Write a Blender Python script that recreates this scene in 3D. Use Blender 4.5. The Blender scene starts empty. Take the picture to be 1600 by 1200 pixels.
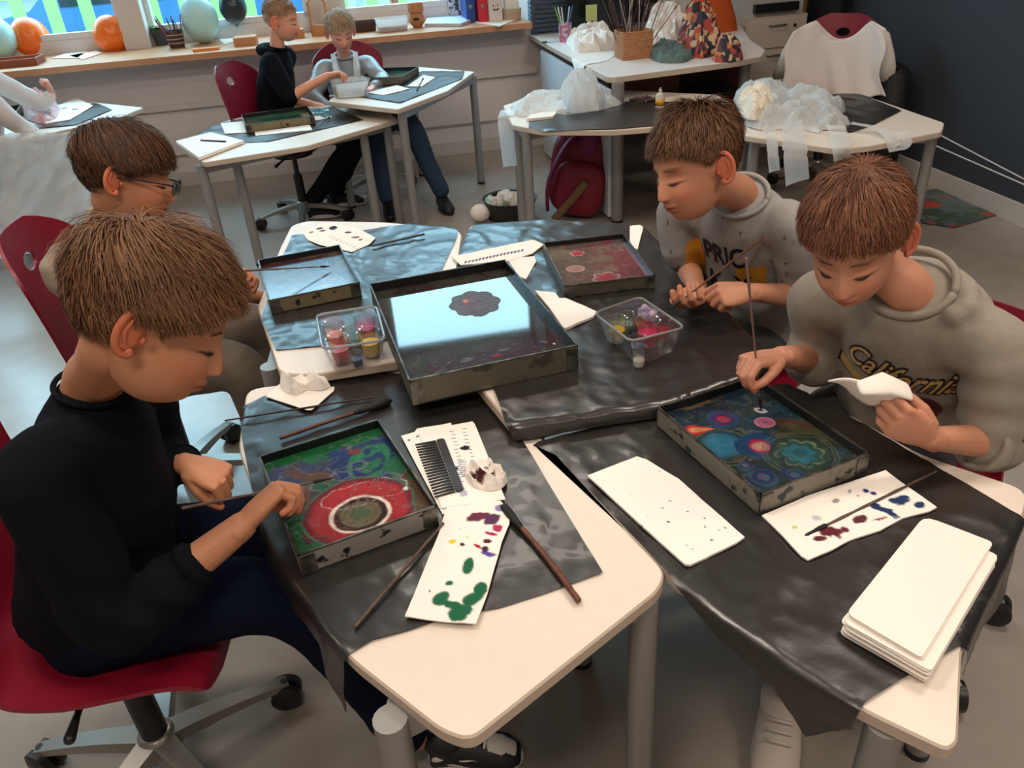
import bpy, bmesh, math, random
import numpy as np
from mathutils import Vector, Matrix, noise as mnoise
from mathutils.geometry import delaunay_2d_cdt
from mathutils.bvhtree import BVHTree
random.seed(4); rng = np.random.default_rng(4)
SC = bpy.context.scene; COL = SC.collection
# ---------------------------------------------------------------- camera, world, lights, exposure
F_PX, PITCH, ROLL, CAM_H = 1228.0, math.radians(31.13), math.radians(4.15), 1.5
V = lambda *a: np.array(a, float)
FWD = V(0, math.cos(PITCH), -math.sin(PITCH))
_R = V(1, 0, 0); _D = V(0, -math.sin(PITCH), -math.cos(PITCH))
RGT = _R*math.cos(ROLL)+_D*math.sin(ROLL)
DWN = -_R*math.sin(ROLL)+_D*math.cos(ROLL)
CAMP = V(0, 0, CAM_H)
cd = bpy.data.cameras.new('camera'); co = bpy.data.objects.new('camera', cd); COL.objects.link(co)
cd.sensor_width = 36; cd.lens = F_PX/1600*36; cd.clip_start = .02; cd.clip_end = 300
M = Matrix.Identity(4)
for i in range(3):
    M[i][0] = RGT[i]; M[i][1] = -DWN[i]; M[i][2] = -FWD[i]; M[i][3] = CAMP[i]
co.matrix_world = M; SC.camera = co
SC.view_settings.view_transform = 'Standard'; SC.view_settings.look = 'None'
SC.view_settings.gamma = 1; SC.view_settings.use_curve_mapping = False
SC.view_settings.exposure = -0.06
SC.cycles.max_bounces = 6; SC.cycles.diffuse_bounces = 3; SC.cycles.glossy_bounces = 3
SC.cycles.transmission_bounces = 4; SC.cycles.transparent_max_bounces = 12
SC.cycles.caustics_reflective = False; SC.cycles.caustics_refractive = False
SC.cycles.use_denoising = True; SC.cycles.sample_clamp_indirect = 6
w = bpy.data.worlds.new('world'); SC.world = w; w.use_nodes = True
w.node_tree.nodes['Background'].inputs[0].default_value = (.50, .84, 1.0, 1)
w.node_tree.nodes['Background'].inputs[1].default_value = 11.0
YAW = math.radians(9.5)
EX = V(math.cos(YAW), math.sin(YAW), 0); EY = V(-math.sin(YAW), math.cos(YAW), 0); EZ = V(0, 0, 1)
RO = V(-1.0, 5.65, 0)
def room(u, v, z=0): return RO+EX*u+EY*v+EZ*z
def area_light(name, loc, sx, sy, power, color, rot=None):
    l = bpy.data.lights.new(name, 'AREA'); l.shape = 'RECTANGLE'; l.size = sx; l.size_y = sy
    l.energy = power; l.color = color
    o = bpy.data.objects.new(name, l); COL.objects.link(o); o.location = loc
    o.rotation_euler = rot if rot else (0, 0, YAW)
    return o
WARM = (1.0, .87, .74)
for (u, v, p) in ((-.6, -4.3, 24), (1.9, -4.3, 26), (-.6, -6.3, 26), (1.9, -6.3, 26), (.6, -1.9, 15), (-2.2, -3.2, 14)):
    area_light('ceiling_lamp_light', room(u, v, 3.2), 1.2, .3, p*1.3, WARM)
# ---------------------------------------------------------------- helpers
def ray(px, py): return FWD*F_PX+RGT*(px-800)+DWN*(py-600)
def P(px, py, z=0.0):
    v = ray(px, py); return CAMP+v*((z-CAM_H)/v[2])
def PY(px, py, y):
    v = ray(px, py); return CAMP+v*(y/v[1])
def s2l(c):
    c = np.asarray(c, float)/255.0
    return np.where(c <= .04045, c/12.92, ((c+.055)/1.055)**2.4)
def unit(v):
    v = np.asarray(v, float); return v/(np.linalg.norm(v)+1e-12)
_mats = {}
def mat(name, col=(200, 200, 200), rough=.5, metal=0, spec=.5, bump=None, attr=None, alpha_rough=False, var=None, coat=0, sss=0, emit=None, sheen=0, aniso=0, trans=0):
    """procedural principled material; bump=(scale,strength[,distance]); var=(scale, col2, contrast)"""
    if name in _mats: return _mats[name]
    m = bpy.data.materials.new(name); m.use_nodes = True; nt = m.node_tree; N = nt.nodes; L = nt.links
    b = N['Principled BSDF']; c = tuple(s2l(col))+(1,)
    b.inputs['Base Color'].default_value = c; b.inputs['Roughness'].default_value = rough
    b.inputs['Metallic'].default_value = metal; b.inputs['Specular IOR Level'].default_value = spec
    b.inputs['Coat Weight'].default_value = coat; b.inputs['Sheen Weight'].default_value = sheen
    if trans: b.inputs['Transmission Weight'].default_value = trans
    if sss:
        b.inputs['Subsurface Weight'].default_value = sss; b.inputs['Subsurface Radius'].default_value = (.012, .004, .002)
        b.inputs['Subsurface Scale'].default_value = 1.0
    tc = N.new('ShaderNodeTexCoord')
    if attr:
        a = N.new('ShaderNodeAttribute'); a.attribute_name = attr
        L.new(a.outputs['Color'], b.inputs['Base Color'])
        if alpha_rough: L.new(a.outputs['Alpha'], b.inputs['Roughness'])
    if var:
        n = N.new('ShaderNodeTexNoise'); n.inputs['Scale'].default_value = var[0]; n.inputs['Detail'].default_value = 5
        r = N.new('ShaderNodeValToRGB'); k = var[2] if len(var) > 2 else .2; ce = var[3] if len(var) > 3 else .5
        r.color_ramp.elements[0].position = ce-k; r.color_ramp.elements[1].position = ce+k
        r.color_ramp.elements[0].color = c; r.color_ramp.elements[1].color = tuple(s2l(var[1]))+(1,)
        L.new(tc.outputs['Object'], n.inputs['Vector']); L.new(n.outputs['Fac'], r.inputs['Fac'])
        L.new(r.outputs['Color'], b.inputs['Base Color'])
    if bump:
        n = N.new('ShaderNodeTexNoise'); n.inputs['Scale'].default_value = bump[0]; n.inputs['Detail'].default_value = 4
        bp = N.new('ShaderNodeBump'); bp.inputs['Strength'].default_value = bump[1]
        bp.inputs['Distance'].default_value = bump[2] if len(bump) > 2 else .002
        L.new(tc.outputs['Object'], n.inputs['Vector']); L.new(n.outputs['Fac'], bp.inputs['Height'])
        L.new(bp.outputs['Normal'], b.inputs['Normal'])
    if emit:
        b.inputs['Emission Color'].default_value = tuple(s2l(emit[0]))+(1,); b.inputs['Emission Strength'].default_value = emit[1]
    _mats[name] = m; return m
def clear_mat(name, tint=(255, 255, 255), amount=.12, rough=.08, milky=0.0):
    if name in _mats: return _mats[name]
    m = bpy.data.materials.new(name); m.use_nodes = True; nt = m.node_tree; N = nt.nodes; L = nt.links
    out = N['Material Output']; N.remove(N['Principled BSDF'])
    t = N.new('ShaderNodeBsdfTransparent'); t.inputs[0].default_value = tuple(s2l(tint))+(1,)
    g = N.new('ShaderNodeBsdfGlossy'); g.inputs['Roughness'].default_value = rough
    fr = N.new('ShaderNodeLayerWeight'); fr.inputs['Blend'].default_value = .5
    pw = N.new('ShaderNodeMath'); pw.operation = 'POWER'; pw.inputs[1].default_value = 3.5; L.new(fr.outputs['Facing'], pw.inputs[0])
    ad = N.new('ShaderNodeMath'); ad.operation = 'MULTIPLY_ADD'; ad.inputs[1].default_value = .55; ad.inputs[2].default_value = amount*.4; ad.use_clamp = True
    L.new(pw.outputs[0], ad.inputs[0])
    mx = N.new('ShaderNodeMixShader'); L.new(ad.outputs[0], mx.inputs[0]); L.new(t.outputs[0], mx.inputs[1]); L.new(g.outputs[0], mx.inputs[2])
    last = mx
    if milky:
        d = N.new('ShaderNodeBsdfDiffuse'); d.inputs[0].default_value = (.85, .87, .88, 1)
        tl = N.new('ShaderNodeBsdfTranslucent'); tl.inputs[0].default_value = (.85, .87, .88, 1)
        dm = N.new('ShaderNodeMixShader'); dm.inputs[0].default_value = .4; L.new(d.outputs[0], dm.inputs[1]); L.new(tl.outputs[0], dm.inputs[2])
        m2 = N.new('ShaderNodeMixShader'); m2.inputs[0].default_value = milky
        L.new(mx.outputs[0], m2.inputs[1]); L.new(dm.outputs[0], m2.inputs[2]); last = m2
    L.new(last.outputs[0], out.inputs['Surface'])
    _mats[name] = m; return m
# ---- numpy noise
def _hash(ix, iy, s):
    h = (ix.astype(np.int64)*374761393+iy.astype(np.int64)*668265263+s*2147483647) & 0xffffffff
    h = ((h ^ (h >> 13))*1274126177) & 0xffffffff
    return ((h ^ (h >> 16)) & 0xffff)/65535.0
def vnoise(x, y, s=0):
    ix = np.floor(x); iy = np.floor(y); fx = x-ix; fy = y-iy
    fx = fx*fx*(3-2*fx); fy = fy*fy*(3-2*fy)
    a = _hash(ix, iy, s); b = _hash(ix+1, iy, s); c = _hash(ix, iy+1, s); d = _hash(ix+1, iy+1, s)
    return (a*(1-fx)+b*fx)*(1-fy)+(c*(1-fx)+d*fx)*fy
def fbm(x, y, s=0, o=4):
    r = 0; a = .5
    for i in range(o): r = r+a*vnoise(x*2**i, y*2**i, s+i*17); a *= .5
    return r/(1-.5**o)
def sstep(a, b, x):
    t = np.clip((x-a)/(b-a), 0, 1); return t*t*(3-2*t)
def lerp(a, b, t):
    t = np.asarray(t)[..., None] if np.ndim(t) else t
    return a*(1-t)+b*t
# ---- mesh builder
class MB:
    def __init__(s): s.v = []; s.f = []; s.n = 0; s.mi = []; s.c = []
    def add(s, verts, faces, mi=0, col=None):
        verts = np.asarray(verts, float).reshape(-1, 3); o = s.n
        s.v.append(verts); s.n += len(verts)
        s.f.extend([tuple(int(i)+o for i in f) for f in faces]); s.mi.extend([mi]*len(faces))
        if col is None: col = np.ones((len(verts), 4))
        col = np.asarray(col, float)
        if col.ndim == 1: col = np.tile(col, (len(verts), 1))
        s.c.append(col)
        return s
    def box(s, c, size, R=None, mi=0):
        c = V(*c); h = np.array(size)/2
        p = np.array([[x, y, z] for x in (-1, 1) for y in (-1, 1) for z in (-1, 1)])*h
        if R is not None: p = p@np.array(R)       # rows of R are the box axes
        return s.add(p+c, [(0, 1, 3, 2), (4, 6, 7, 5), (0, 4, 5, 1), (2, 3, 7, 6), (0, 2, 6, 4), (1, 5, 7, 3)], mi)
    def loft(s, C, A, B, n=16, dome=(1, 1), mi=0, col=None, capz=None):
        C = [V(*c) for c in C]; A = [V(*a) for a in A]; B = [V(*b) for b in B]
        def ext(c, a, b, d):  # dome rings going outwards from the end
            L = (np.linalg.norm(a)+np.linalg.norm(b))/2; out = []
            for t in (.45, .8, .97): out.append((c+d*L*t*capf, a*math.sqrt(1-t*t), b*math.sqrt(1-t*t)))
            return out
        capf = capz if capz is not None else 1.0
        rings = list(zip(C, A, B))
        if dome[0]: rings = ext(C[0], A[0], B[0], unit(C[0]-C[1]))[::-1]+rings
        if dome[1]: rings = rings+ext(C[-1], A[-1], B[-1], unit(C[-1]-C[-2]))
        th = np.linspace(0, 2*math.pi, n, endpoint=False); ct, st = np.cos(th)[:, None], np.sin(th)[:, None]
        vs = np.concatenate([c+ct*a+st*b for c, a, b in rings]); fs = []
        for i in range(len(rings)-1):
            for j in range(n): k = (j+1) % n; fs.append((i*n+j, i*n+k, (i+1)*n+k, (i+1)*n+j))
        fs.append(tuple(range(n))[::-1]); m = (len(rings)-1)*n; fs.append(tuple(range(m, m+n)))
        return s.add(vs, fs, mi, col)
    def tube(s, pts, r, n=10, dome=(0, 0), mi=0, flat=None, col=None):
        pts = [V(*p) for p in pts]; m = len(pts)
        r = [r]*m if np.isscalar(r) else list(r)
        T = [unit(pts[min(i+1, m-1)]-pts[max(i-1, 0)]) for i in range(m)]
        up = V(0, 0, 1) if abs(T[0][2]) < .9 else V(1, 0, 0)
        if flat is not None: up = V(*flat)
        A = []; B = []; a = unit(np.cross(T[0], up))
        for i in range(m):
            a = unit(a-T[i]*(a@T[i])); b = np.cross(T[i], a); rr = r[i]
            ra, rb = (rr, rr) if np.isscalar(rr) else rr
            A.append(a*ra); B.append(b*rb)
        return s.loft(pts, A, B, n, dome, mi, col)
    def prism(s, poly, z0, z1, ch=.002, mi=0, mside=None):
        poly = np.asarray(poly, float)[:, :2]
        if area2(poly) < 0: poly = poly[::-1]
        n = len(poly); ins = offset_poly(poly, -ch) if ch else poly
        rings = [(ins, z0), (poly, z0+ch), (poly, z1-ch), (ins, z1)] if ch else [(poly, z0), (poly, z1)]
        vs = np.concatenate([np.c_[p, np.full(n, z)] for p, z in rings]); k = len(rings)
        sf = [(i*n+j, i*n+(j+1) % n, (i+1)*n+(j+1) % n, (i+1)*n+j) for i in range(k-1) for j in range(n)]
        o = s.n; s.add(vs, sf, mi if mside is None else mside)
        s.f.append(tuple(range(o+n-1, o-1, -1))); s.f.append(tuple(range(o+(k-1)*n, o+k*n))); s.mi += [mi, mi]
        return s
    def lathe(s, prof, c, axis=(0, 0, 1), n=24, mi=0, closed=False, col=None):
        ax = unit(axis); up = V(1, 0, 0) if abs(ax[0]) < .9 else V(0, 1, 0)
        a = unit(np.cross(ax, up)); b = np.cross(ax, a); c = V(*c)
        th = np.linspace(0, 2*math.pi, n, endpoint=False)
        d = np.cos(th)[:, None]*a+np.sin(th)[:, None]*b
        vs = np.concatenate([c+ax*h+d*r for r, h in prof]); k = len(prof)
        fs = [(i*n+j, i*n+(j+1) % n, (i+1)*n+(j+1) % n, (i+1)*n+j) for i in range(k-1) for j in range(n)]
        if prof[0][0] > 1e-6: fs.append(tuple(range(n-1, -1, -1)))
        if prof[-1][0] > 1e-6 and not closed: fs.append(tuple(range((k-1)*n, k*n)))
        return s.add(vs, fs, mi, col)
    def ball(s, c, r, n=16, mi=0, col=None, R=None):
        c = V(*c); r = V(*( (r, r, r) if np.isscalar(r) else r)); m = max(6, n//2)
        vs = []; fs = []
        for i in range(m+1):
            ph = math.pi*i/m
            for j in range(n):
                t = 2*math.pi*j/n; vs.append([math.sin(ph)*math.cos(t), math.sin(ph)*math.sin(t), math.cos(ph)])
        vs = np.array(vs)*r
        if R is not None: vs = vs@np.array(R)
        for i in range(m):
            for j in range(n): k = (j+1) % n; fs.append((i*n+j, (i+1)*n+j, (i+1)*n+k, i*n+k))
        return s.add(vs+c, fs, mi, col)
    def grid(s, pts, mi=0, col=None, closed=False):
        pts = np.asarray(pts); a, b = pts.shape[:2]
        fs = [(i*b+j, (i+1)*b+j, (i+1)*b+j+1, i*b+j+1) for i in range(a-1) for j in range(b-1)]
        return s.add(pts.reshape(-1, 3), fs, mi, col)
    def mesh(s, name, smooth=True, colors=False):
        me = bpy.data.meshes.new(name); vs = np.concatenate(s.v)
        me.from_pydata(vs.tolist(), [], s.f)
        if colors:
            ca = me.color_attributes.new('Col', 'FLOAT_COLOR', 'POINT')
            ca.data.foreach_set('color', np.concatenate(s.c).astype(np.float32).ravel())
        me.polygons.foreach_set('material_index', s.mi)
        me.polygons.foreach_set('use_smooth', [bool(smooth)]*len(me.polygons))
        me.update(); return me
    def build(s, name, m, parent=None, smooth=True, colors=False, auto=None, weld=False):
        me = s.mesh(name, smooth, colors)
        if auto is not None and smooth:
            try: me.set_sharp_from_angle(angle=math.radians(auto))
            except Exception: pass
        o = bpy.data.objects.new(name, me); COL.objects.link(o)
        for mm in (m if isinstance(m, (list, tuple)) else [m]): me.materials.append(mm)
        if parent is not None:
            o.parent = parent
            b = bpy.context if False else None
            o.matrix_parent_inverse = world_of(parent).inverted()
        return o
def world_of(o):
    m = o.matrix_basis.copy()
    if o.parent: m = world_of(o.parent)@o.matrix_parent_inverse@m
    return m
def area2(p):
    x, y = p[:, 0], p[:, 1]; return float(np.sum(x*np.roll(y, -1)-np.roll(x, -1)*y))/2
def offset_poly(p, d):
    p = np.asarray(p, float)[:, :2]; n = len(p); out = []
    for i in range(n):
        a, b, c = p[i-1], p[i], p[(i+1) % n]; e1 = unit(b-a); e2 = unit(c-b)
        n1 = np.array([e1[1], -e1[0]]); n2 = np.array([e2[1], -e2[0]]); m = unit(n1+n2)
        out.append(b+m*d/max(.5, m@n1))
    return np.array(out)
def round_poly(pts, rad, n=5):
    p = [np.asarray(q, float)[:2] for q in pts]; out = []; m = len(p)
    rad = [rad]*m if np.isscalar(rad) else rad
    for i in range(m):
        a, b, c = p[i-1], p[i], p[(i+1) % m]; r = min(rad[i], .45*np.linalg.norm(a-b), .45*np.linalg.norm(c-b))
        if r < 1e-4: out.append(b); continue
        s_, e_ = b+unit(a-b)*r, b+unit(c-b)*r
        for t in np.linspace(0, 1, n): out.append((1-t)**2*s_+2*t*(1-t)*b+t*t*e_)
    return np.array(out)
def tag(o, label=None, cat=None, group=None, kind=None):
    if label: o['label'] = label
    if cat: o['category'] = cat
    if group: o['group'] = group
    if kind: o['kind'] = kind
    return o
def thing(name, label, cat, loc=(0, 0, 0), group=None):
    o = bpy.data.objects.new(name, None); COL.objects.link(o); o.location = [float(q) for q in loc]
    o.empty_display_size = .05
    return tag(o, label, cat, group)
def struct(name, mb, m, **k):
    return tag(mb.build(name, m, **k), kind='structure')
def in_poly(poly, pt):
    x, y = pt[..., 0], pt[..., 1]; c = np.zeros(x.shape, bool); n = len(poly)
    for i in range(n):
        x1, y1 = poly[i-1][:2]; x2, y2 = poly[i][:2]
        hit = ((y1 > y) != (y2 > y)) & (x < (x2-x1)*(y-y1)/((y2-y1) if y2 != y1 else 1e-9)+x1)
        c ^= hit
    return c
def poly_dist(poly, pt):
    """distance to the outline, nearest point; pt (n,2)"""
    best = np.full(len(pt), 1e9); near = np.zeros((len(pt), 2)); n = len(poly)
    for i in range(n):
        a = np.asarray(poly[i-1][:2]); b = np.asarray(poly[i][:2]); ab = b-a
        t = np.clip(((pt-a)@ab)/(ab@ab+1e-12), 0, 1); q = a+t[:, None]*ab; d = np.linalg.norm(pt-q, axis=1)
        m = d < best; best[m] = d[m]; near[m] = q[m]
    return best, near
def sheet(name, poly, sp, fmap, m, parent=None, thick=.0, color=None, smooth=True, jit=.0, auto=50):
    """triangulated thin sheet from a flat outline; fmap maps (n,2) -> (n,3); optional thickness and vertex colours"""
    poly = np.asarray(poly, float)[:, :2]; n = len(poly)
    if area2(poly) < 0: poly = poly[::-1]
    bp = []
    for i in range(n):
        a, b = poly[i], poly[(i+1) % n]; k = max(1, int(np.linalg.norm(b-a)/sp))
        for j in range(k): bp.append(a+(b-a)*j/k)
    bp = np.array(bp)
    if jit: bp = bp+(vnoise(bp[:, 0]*60, bp[:, 1]*60, 3)[:, None]-.5)*jit
    lo, hi = poly.min(0), poly.max(0)
    gx, gy = np.meshgrid(np.arange(lo[0], hi[0], sp), np.arange(lo[1], hi[1], sp))
    g = np.c_[gx.ravel(), gy.ravel()]; g = g[in_poly(bp, g)]
    if len(g):
        d, _ = poly_dist(bp, g); g = g[d > sp*.4]
    pts = np.vstack([bp, g]) if len(g) else bp; nb = len(bp)
    r = delaunay_2d_cdt([Vector(q) for q in pts], [(i, (i+1) % nb) for i in range(nb)], [], 1, 1e-7)
    v2 = np.array([[q.x, q.y] for q in r[0]]); F = [tuple(f) for f in r[2]]
    v3 = fmap(v2); mb = MB(); c = None
    if color is not None:
        c = color(v2)
        if c.shape[1] == 3: c = np.c_[c, np.ones(len(c))]
    if thick:
        ed = {}
        for f in F:
            for i in range(len(f)):
                e = (f[i], f[(i+1) % len(f)]); ed[e] = 1
        be = [e for e in ed if (e[1], e[0]) not in ed]
        k = len(v3); low = v3.copy(); low[:, 2] -= thick
        allf = F+[tuple(i+k for i in f[::-1]) for f in F]+[(e[1], e[0], e[0]+k, e[1]+k) for e in be]
        mb.add(np.vstack([v3, low]), allf, col=None if c is None else np.vstack([c, c]))
    else: mb.add(v3, F, col=c)
    return mb.build(name, m, parent, smooth=smooth, colors=color is not None, auto=auto)
def bez(pts, n=12):
    """Catmull-Rom through points"""
    p = [V(*q) for q in pts]; p = [2*p[0]-p[1]]+p+[2*p[-1]-p[-2]]; out = []
    for i in range(1, len(p)-2):
        for t in np.linspace(0, 1, n, endpoint=False):
            a, b, c, d = p[i-1:i+3]
            out.append(.5*((2*b)+(-a+c)*t+(2*a-5*b+4*c-d)*t*t+(-a+3*b-3*c+d)*t**3))
    out.append(p[-2]); return out
# ---------------------------------------------------------------- materials
M_floor = mat('floor_vinyl', (164, 153, 143), .24, spec=.5, var=(9, (148, 138, 130), .35), bump=(40, .02))
M_wall = mat('wall_paint_white', (220, 211, 208), .8)
M_dark = mat('wall_paint_dark', (54, 58, 66), .75, bump=(60, .05))
M_ceil = mat('ceiling_paint', (225, 220, 212), .9)
M_trim = mat('trim_white', (205, 198, 192), .5)
M_frame = mat('window_frame', (225, 222, 222), .4)
M_wood = mat('sill_wood', (205, 150, 108), .4, var=(14, (190, 132, 92), .3))
M_top = mat('table_laminate', (236, 222, 208), .38, var=(30, (232, 217, 203), .3))
M_band = mat('table_edge_band', (200, 182, 165), .5)
M_leg = mat('leg_grey_metal', (152, 150, 148), .4, metal=.35)
M_plastic_b = mat('black_plastic', (25, 25, 27), .4)
M_poly = mat('black_polythene', (38, 35, 34), .30, spec=.8, bump=(20, .18, .005), coat=.1)
M_red = mat('red_chair_plastic', (134, 18, 44), .38, var=(6, (124, 14, 38), .3), bump=(300, .05))
M_star = mat('chair_base_metal', (150, 146, 140), .35, metal=.6)
M_paper = mat('paper_towel', (250, 240, 230), .9, bump=(220, .25, .001))
M_paperc = mat('painted_paper_towel', attr='Col', rough=.85, bump=(220, .25, .001))
M_clear = clear_mat('clear_plastic', amount=.35, rough=.10, milky=.02)
M_milky = clear_mat('milky_plastic', amount=.1, milky=.45)
M_apron = clear_mat('thin_white_film', amount=.12, rough=.3, milky=.82)
M_filmfold = clear_mat('thin_white_film_single', amount=.1, rough=.3, milky=.6)
# ---------------------------------------------------------------- room shell
CEIL = 3.4; UL, UR, VB = -5.2, 3.2, -8.2      # left wall, dark wall, rear wall in room coordinates
def rbox(mb, u0, u1, v0, v1, z0, z1, mi=0):
    c = room((u0+u1)/2, (v0+v1)/2, (z0+z1)/2)
    return mb.box(c, (u1-u0, v1-v0, z1-z0), R=[EX, EY, EZ], mi=mi)
struct('floor', rbox(MB(), UL-.2, UR+.2, VB-.2, .6, -.1, 0), M_floor, smooth=False)
struct('ceiling', rbox(MB(), UL-.2, UR+.2, VB-.2, .62, CEIL, CEIL+.1), M_ceil, smooth=False)
struct('wall_left', rbox(MB(), UL-.2, UL, VB, .62, 0, CEIL), M_wall, smooth=False)
struct('wall_right', rbox(MB(), UR, UR+.2, VB, .62, 0, CEIL), M_dark, smooth=False)
struct('wall_rear', rbox(MB(), UL-.2, UR+.2, VB-.2, VB, 0, CEIL), M_wall, smooth=False)
WZ0, WZ1 = .94, 3.24
wins = [(-4.9, -3.3), (-3.1, -1.38), (-1.22, -.15), (.07, 1.33)]
mb = MB(); rbox(mb, UL, UR, 0, .62, 0, .80); rbox(mb, UL, UR, .45, .62, .80, WZ0-.01); rbox(mb, UL, UR, .0, .62, WZ1, CEIL)
pu = UL
for a, b in wins+[(UR, UR)]:
    if a > pu: rbox(mb, pu, a, .34 if pu < 1.2 else -.0, .62, .80, WZ1)
    pu = b
struct('wall_back', mb, M_wall, smooth=False)
for i, (a, b) in enumerate(wins):
    mb = MB(); t = .035
    rbox(mb, a, b, .46, .52, WZ0-.01, WZ0+.03); rbox(mb, a, b, .46, .52, WZ1-.05, WZ1)
    for u in (a, b-t): rbox(mb, u, u+t, .46, .52, WZ0, WZ1)
    wf = struct('window_%d' % (i+1), mb, M_frame, smooth=False)
    rbox(MB(), a+t, b-t, .485, .495, WZ0+.03, WZ1-.05).build('window_pane', clear_mat('window_glass', (245, 250, 252), .02, .0), wf, smooth=False)
struct('trim_1', rbox(MB(), UL, 1.29, -.20, .46, .812, .848), M_wood, smooth=False)
struct('trim_2', rbox(MB(), UL, 1.35, -.022, 0, .50, .535), M_trim, smooth=False)
struct('trim_3', rbox(MB(), UL, 1.35, -.012, 0, .20, .21), mat('trim_grey', (172, 165, 160), .6), smooth=False)  # thin strip in a greyer trim colour
struct('baseboard_back', rbox(MB(), UL, UR, -.014, 0, 0, .09), M_trim, smooth=False)
struct('baseboard_right', rbox(MB(), UR-.014, UR, VB, 0, 0, .10), M_trim, smooth=False)
# ---------------------------------------------------------------- outside
def obox(mb, u0, u1, v0, v1, z0, z1, mi=0): return rbox(mb, u0, u1, v0, v1, z0, z1, mi)
struct('ground_outside', obox(MB(), -40, 40, .5, 60, -.3, -.1), mat('asphalt', (92, 104, 112), .8, var=(3, (110, 120, 126), .3)), smooth=False)
bld = thing('street_building', 'long pale grey building across the street outside the windows', 'building', room(0, 26, 0))
obox(MB(), -38, 38, 26, 32, -.1, 13.0).build('facade', mat('facade_render', (70, 80, 90), .9), bld, smooth=False)
for i in range(14):
    for z in (1.0, 4.2, 7.4):
        obox(MB(), -24+i*3.2, -22.4+i*3.2, 25.94, 26.02, z, z+1.5).build('window', mat('far_window', (34, 50, 62), .2), bld, smooth=False)
fen = thing('picket_fence', 'bright green picket fence outside the windows', 'fence', room(-.5, 3.4, -.1))
M_green = mat('green_fence_paint', (146, 196, 112), .5)
for i in range(40):
    u = -5.6+i*.30; v = 3.2
    mb = MB(); p = room(u, v, .55); mb.box(p, (.115, .02, 1.5), R=[unit(EX-EZ*.0), EY, EZ]); mb.build('picket', M_green, fen, smooth=False)
for z in (.1, 1.05): obox(MB(), -5.7, 7.2, 3.225, 3.25, z, z+.06).build('rail', M_green, fen, smooth=False)
def car(u, v, colr, label):
    t = thing('car', label, 'car', room(u, v, -.1), 'cars parked outside')
    m = mat('car_paint_%d' % colr[2], colr, .25, coat=.5)
    prof = [(0, .3), (.0, .62), (.15, .78), (.95, .92), (1.5, 1.38), (2.9, 1.42), (3.7, .98), (4.2, .9), (4.3, .5), (4.25, .28)]
    mb = MB(); n = len(prof)
    for s_, vv in ((0, 0), (1, 1.7)):
        mb.add([room(u+x, v+vv, z-.1) for x, z in prof], [tuple(range(n)) if s_ else tuple(range(n-1, -1, -1))])
    mb.f += [(i, (i+1) % n, n+(i+1) % n, n+i) for i in range(n)]; mb.mi += [0]*n
    mb.build('body', m, t, smooth=False)
    for x0, x1 in ((1.3, 2.1), (2.2, 3.1)):
        obox(MB(), u+x0, u+x1, v-.012, v+.01, .84, 1.2).build('side_window', mat('car_glass', (20, 34, 44), .1), t, smooth=False)
    for x in (.85, 3.35):
        w_ = MB().lathe([(0, -.1), (.2, -.1), (.31, -.09), (.31, .09), (.2, .1), (0, .1)], room(u+x, v+.02, .21), EY, 20).build('wheel', M_plastic_b, t)
        MB().lathe([(0, -.115), (.19, -.11), (.19, -.09)], room(u+x, v+.02, .21), EY, 16).build('hub', mat('hub', (150, 155, 160), .3, metal=.6), w_)
car(-4.4, 5.2, (40, 92, 140), 'blue parked car seen through the left window')
car(.3, 5.4, (150, 160, 168), 'silver parked car seen through the middle windows')
car(-9.4, 5.6, (165, 172, 178), 'white parked car outside at the far left')
tree = thing('street_tree', 'dark leafy tree outside, standing before the far building', 'tree', room(2.6, 12, -.1))
MB().tube([room(2.6, 12, -.1), room(2.65, 12, 3), room(2.6, 12, 5.5)], [.18, .13, .05], 10).build('trunk', mat('bark', (70, 58, 48), .9), tree)
mb = MB()
for i in range(420):
    d = unit(rng.normal(size=3)); p = room(2.6, 12, 5.3)+d*V(1.2, 1.2, 1.9)*rng.uniform(.3, 1)
    a = unit(rng.normal(size=3))*.14; b = unit(np.cross(a, rng.normal(size=3)))*.09
    mb.add([p-a, p+b, p+a, p-b], [(0, 1, 2, 3)])
tag(mb.build('foliage', mat('leaf_dark', (40, 66, 50), .8), tree), kind='stuff')
# ---------------------------------------------------------------- tables
ZT, ZB = .64, .673
def leg_post(root, p, z1, r=.023, foot=True):
    MB().lathe([(r, .012), (r, z1)], (p[0], p[1], 0), n=16).build('leg', M_leg, root, auto=40)
    if foot: MB().lathe([(0, 0), (r+.001, 0), (r+.001, .014), (0, .014)], (p[0], p[1], 0), n=16).build('foot_cap', M_plastic_b, root, auto=40)
def table(name, label, poly, z, legs, th=.024, rad=.03, group='white laminate tables', sq=False):
    poly = np.asarray(poly)[:, :2]; c = poly.mean(0)
    t = thing(name, label, 'table', (c[0], c[1], 0), group)
    rp = round_poly(poly, rad); MB().prism(rp, z-th, z, .003, 0, 1).build('tabletop', [M_top, M_band], t, auto=40)
    ap = offset_poly(poly if area2(poly) > 0 else poly[::-1], -.07)
    mb = MB()
    for i in range(len(legs)):
        a, b = V(*legs[i-1][:2]), V(*legs[i][:2])
        if np.linalg.norm(a-b) < .1: continue
        d = unit(b-a); nrm = np.array([-d[1], d[0]])
        mb.box(((a[0]+b[0])/2, (a[1]+b[1])/2, z-th-.022), (np.linalg.norm(b-a), .02, .04), R=[[d[0], d[1], 0], [nrm[0], nrm[1], 0], EZ])
    mb.build('apron_frame', M_leg, t, smooth=False)
    for p in legs: leg_post(t, p, z-th)
    return t, rp
px = lambda L, z: np.array([P(a, b, z)[:2] for a, b in L])
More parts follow.
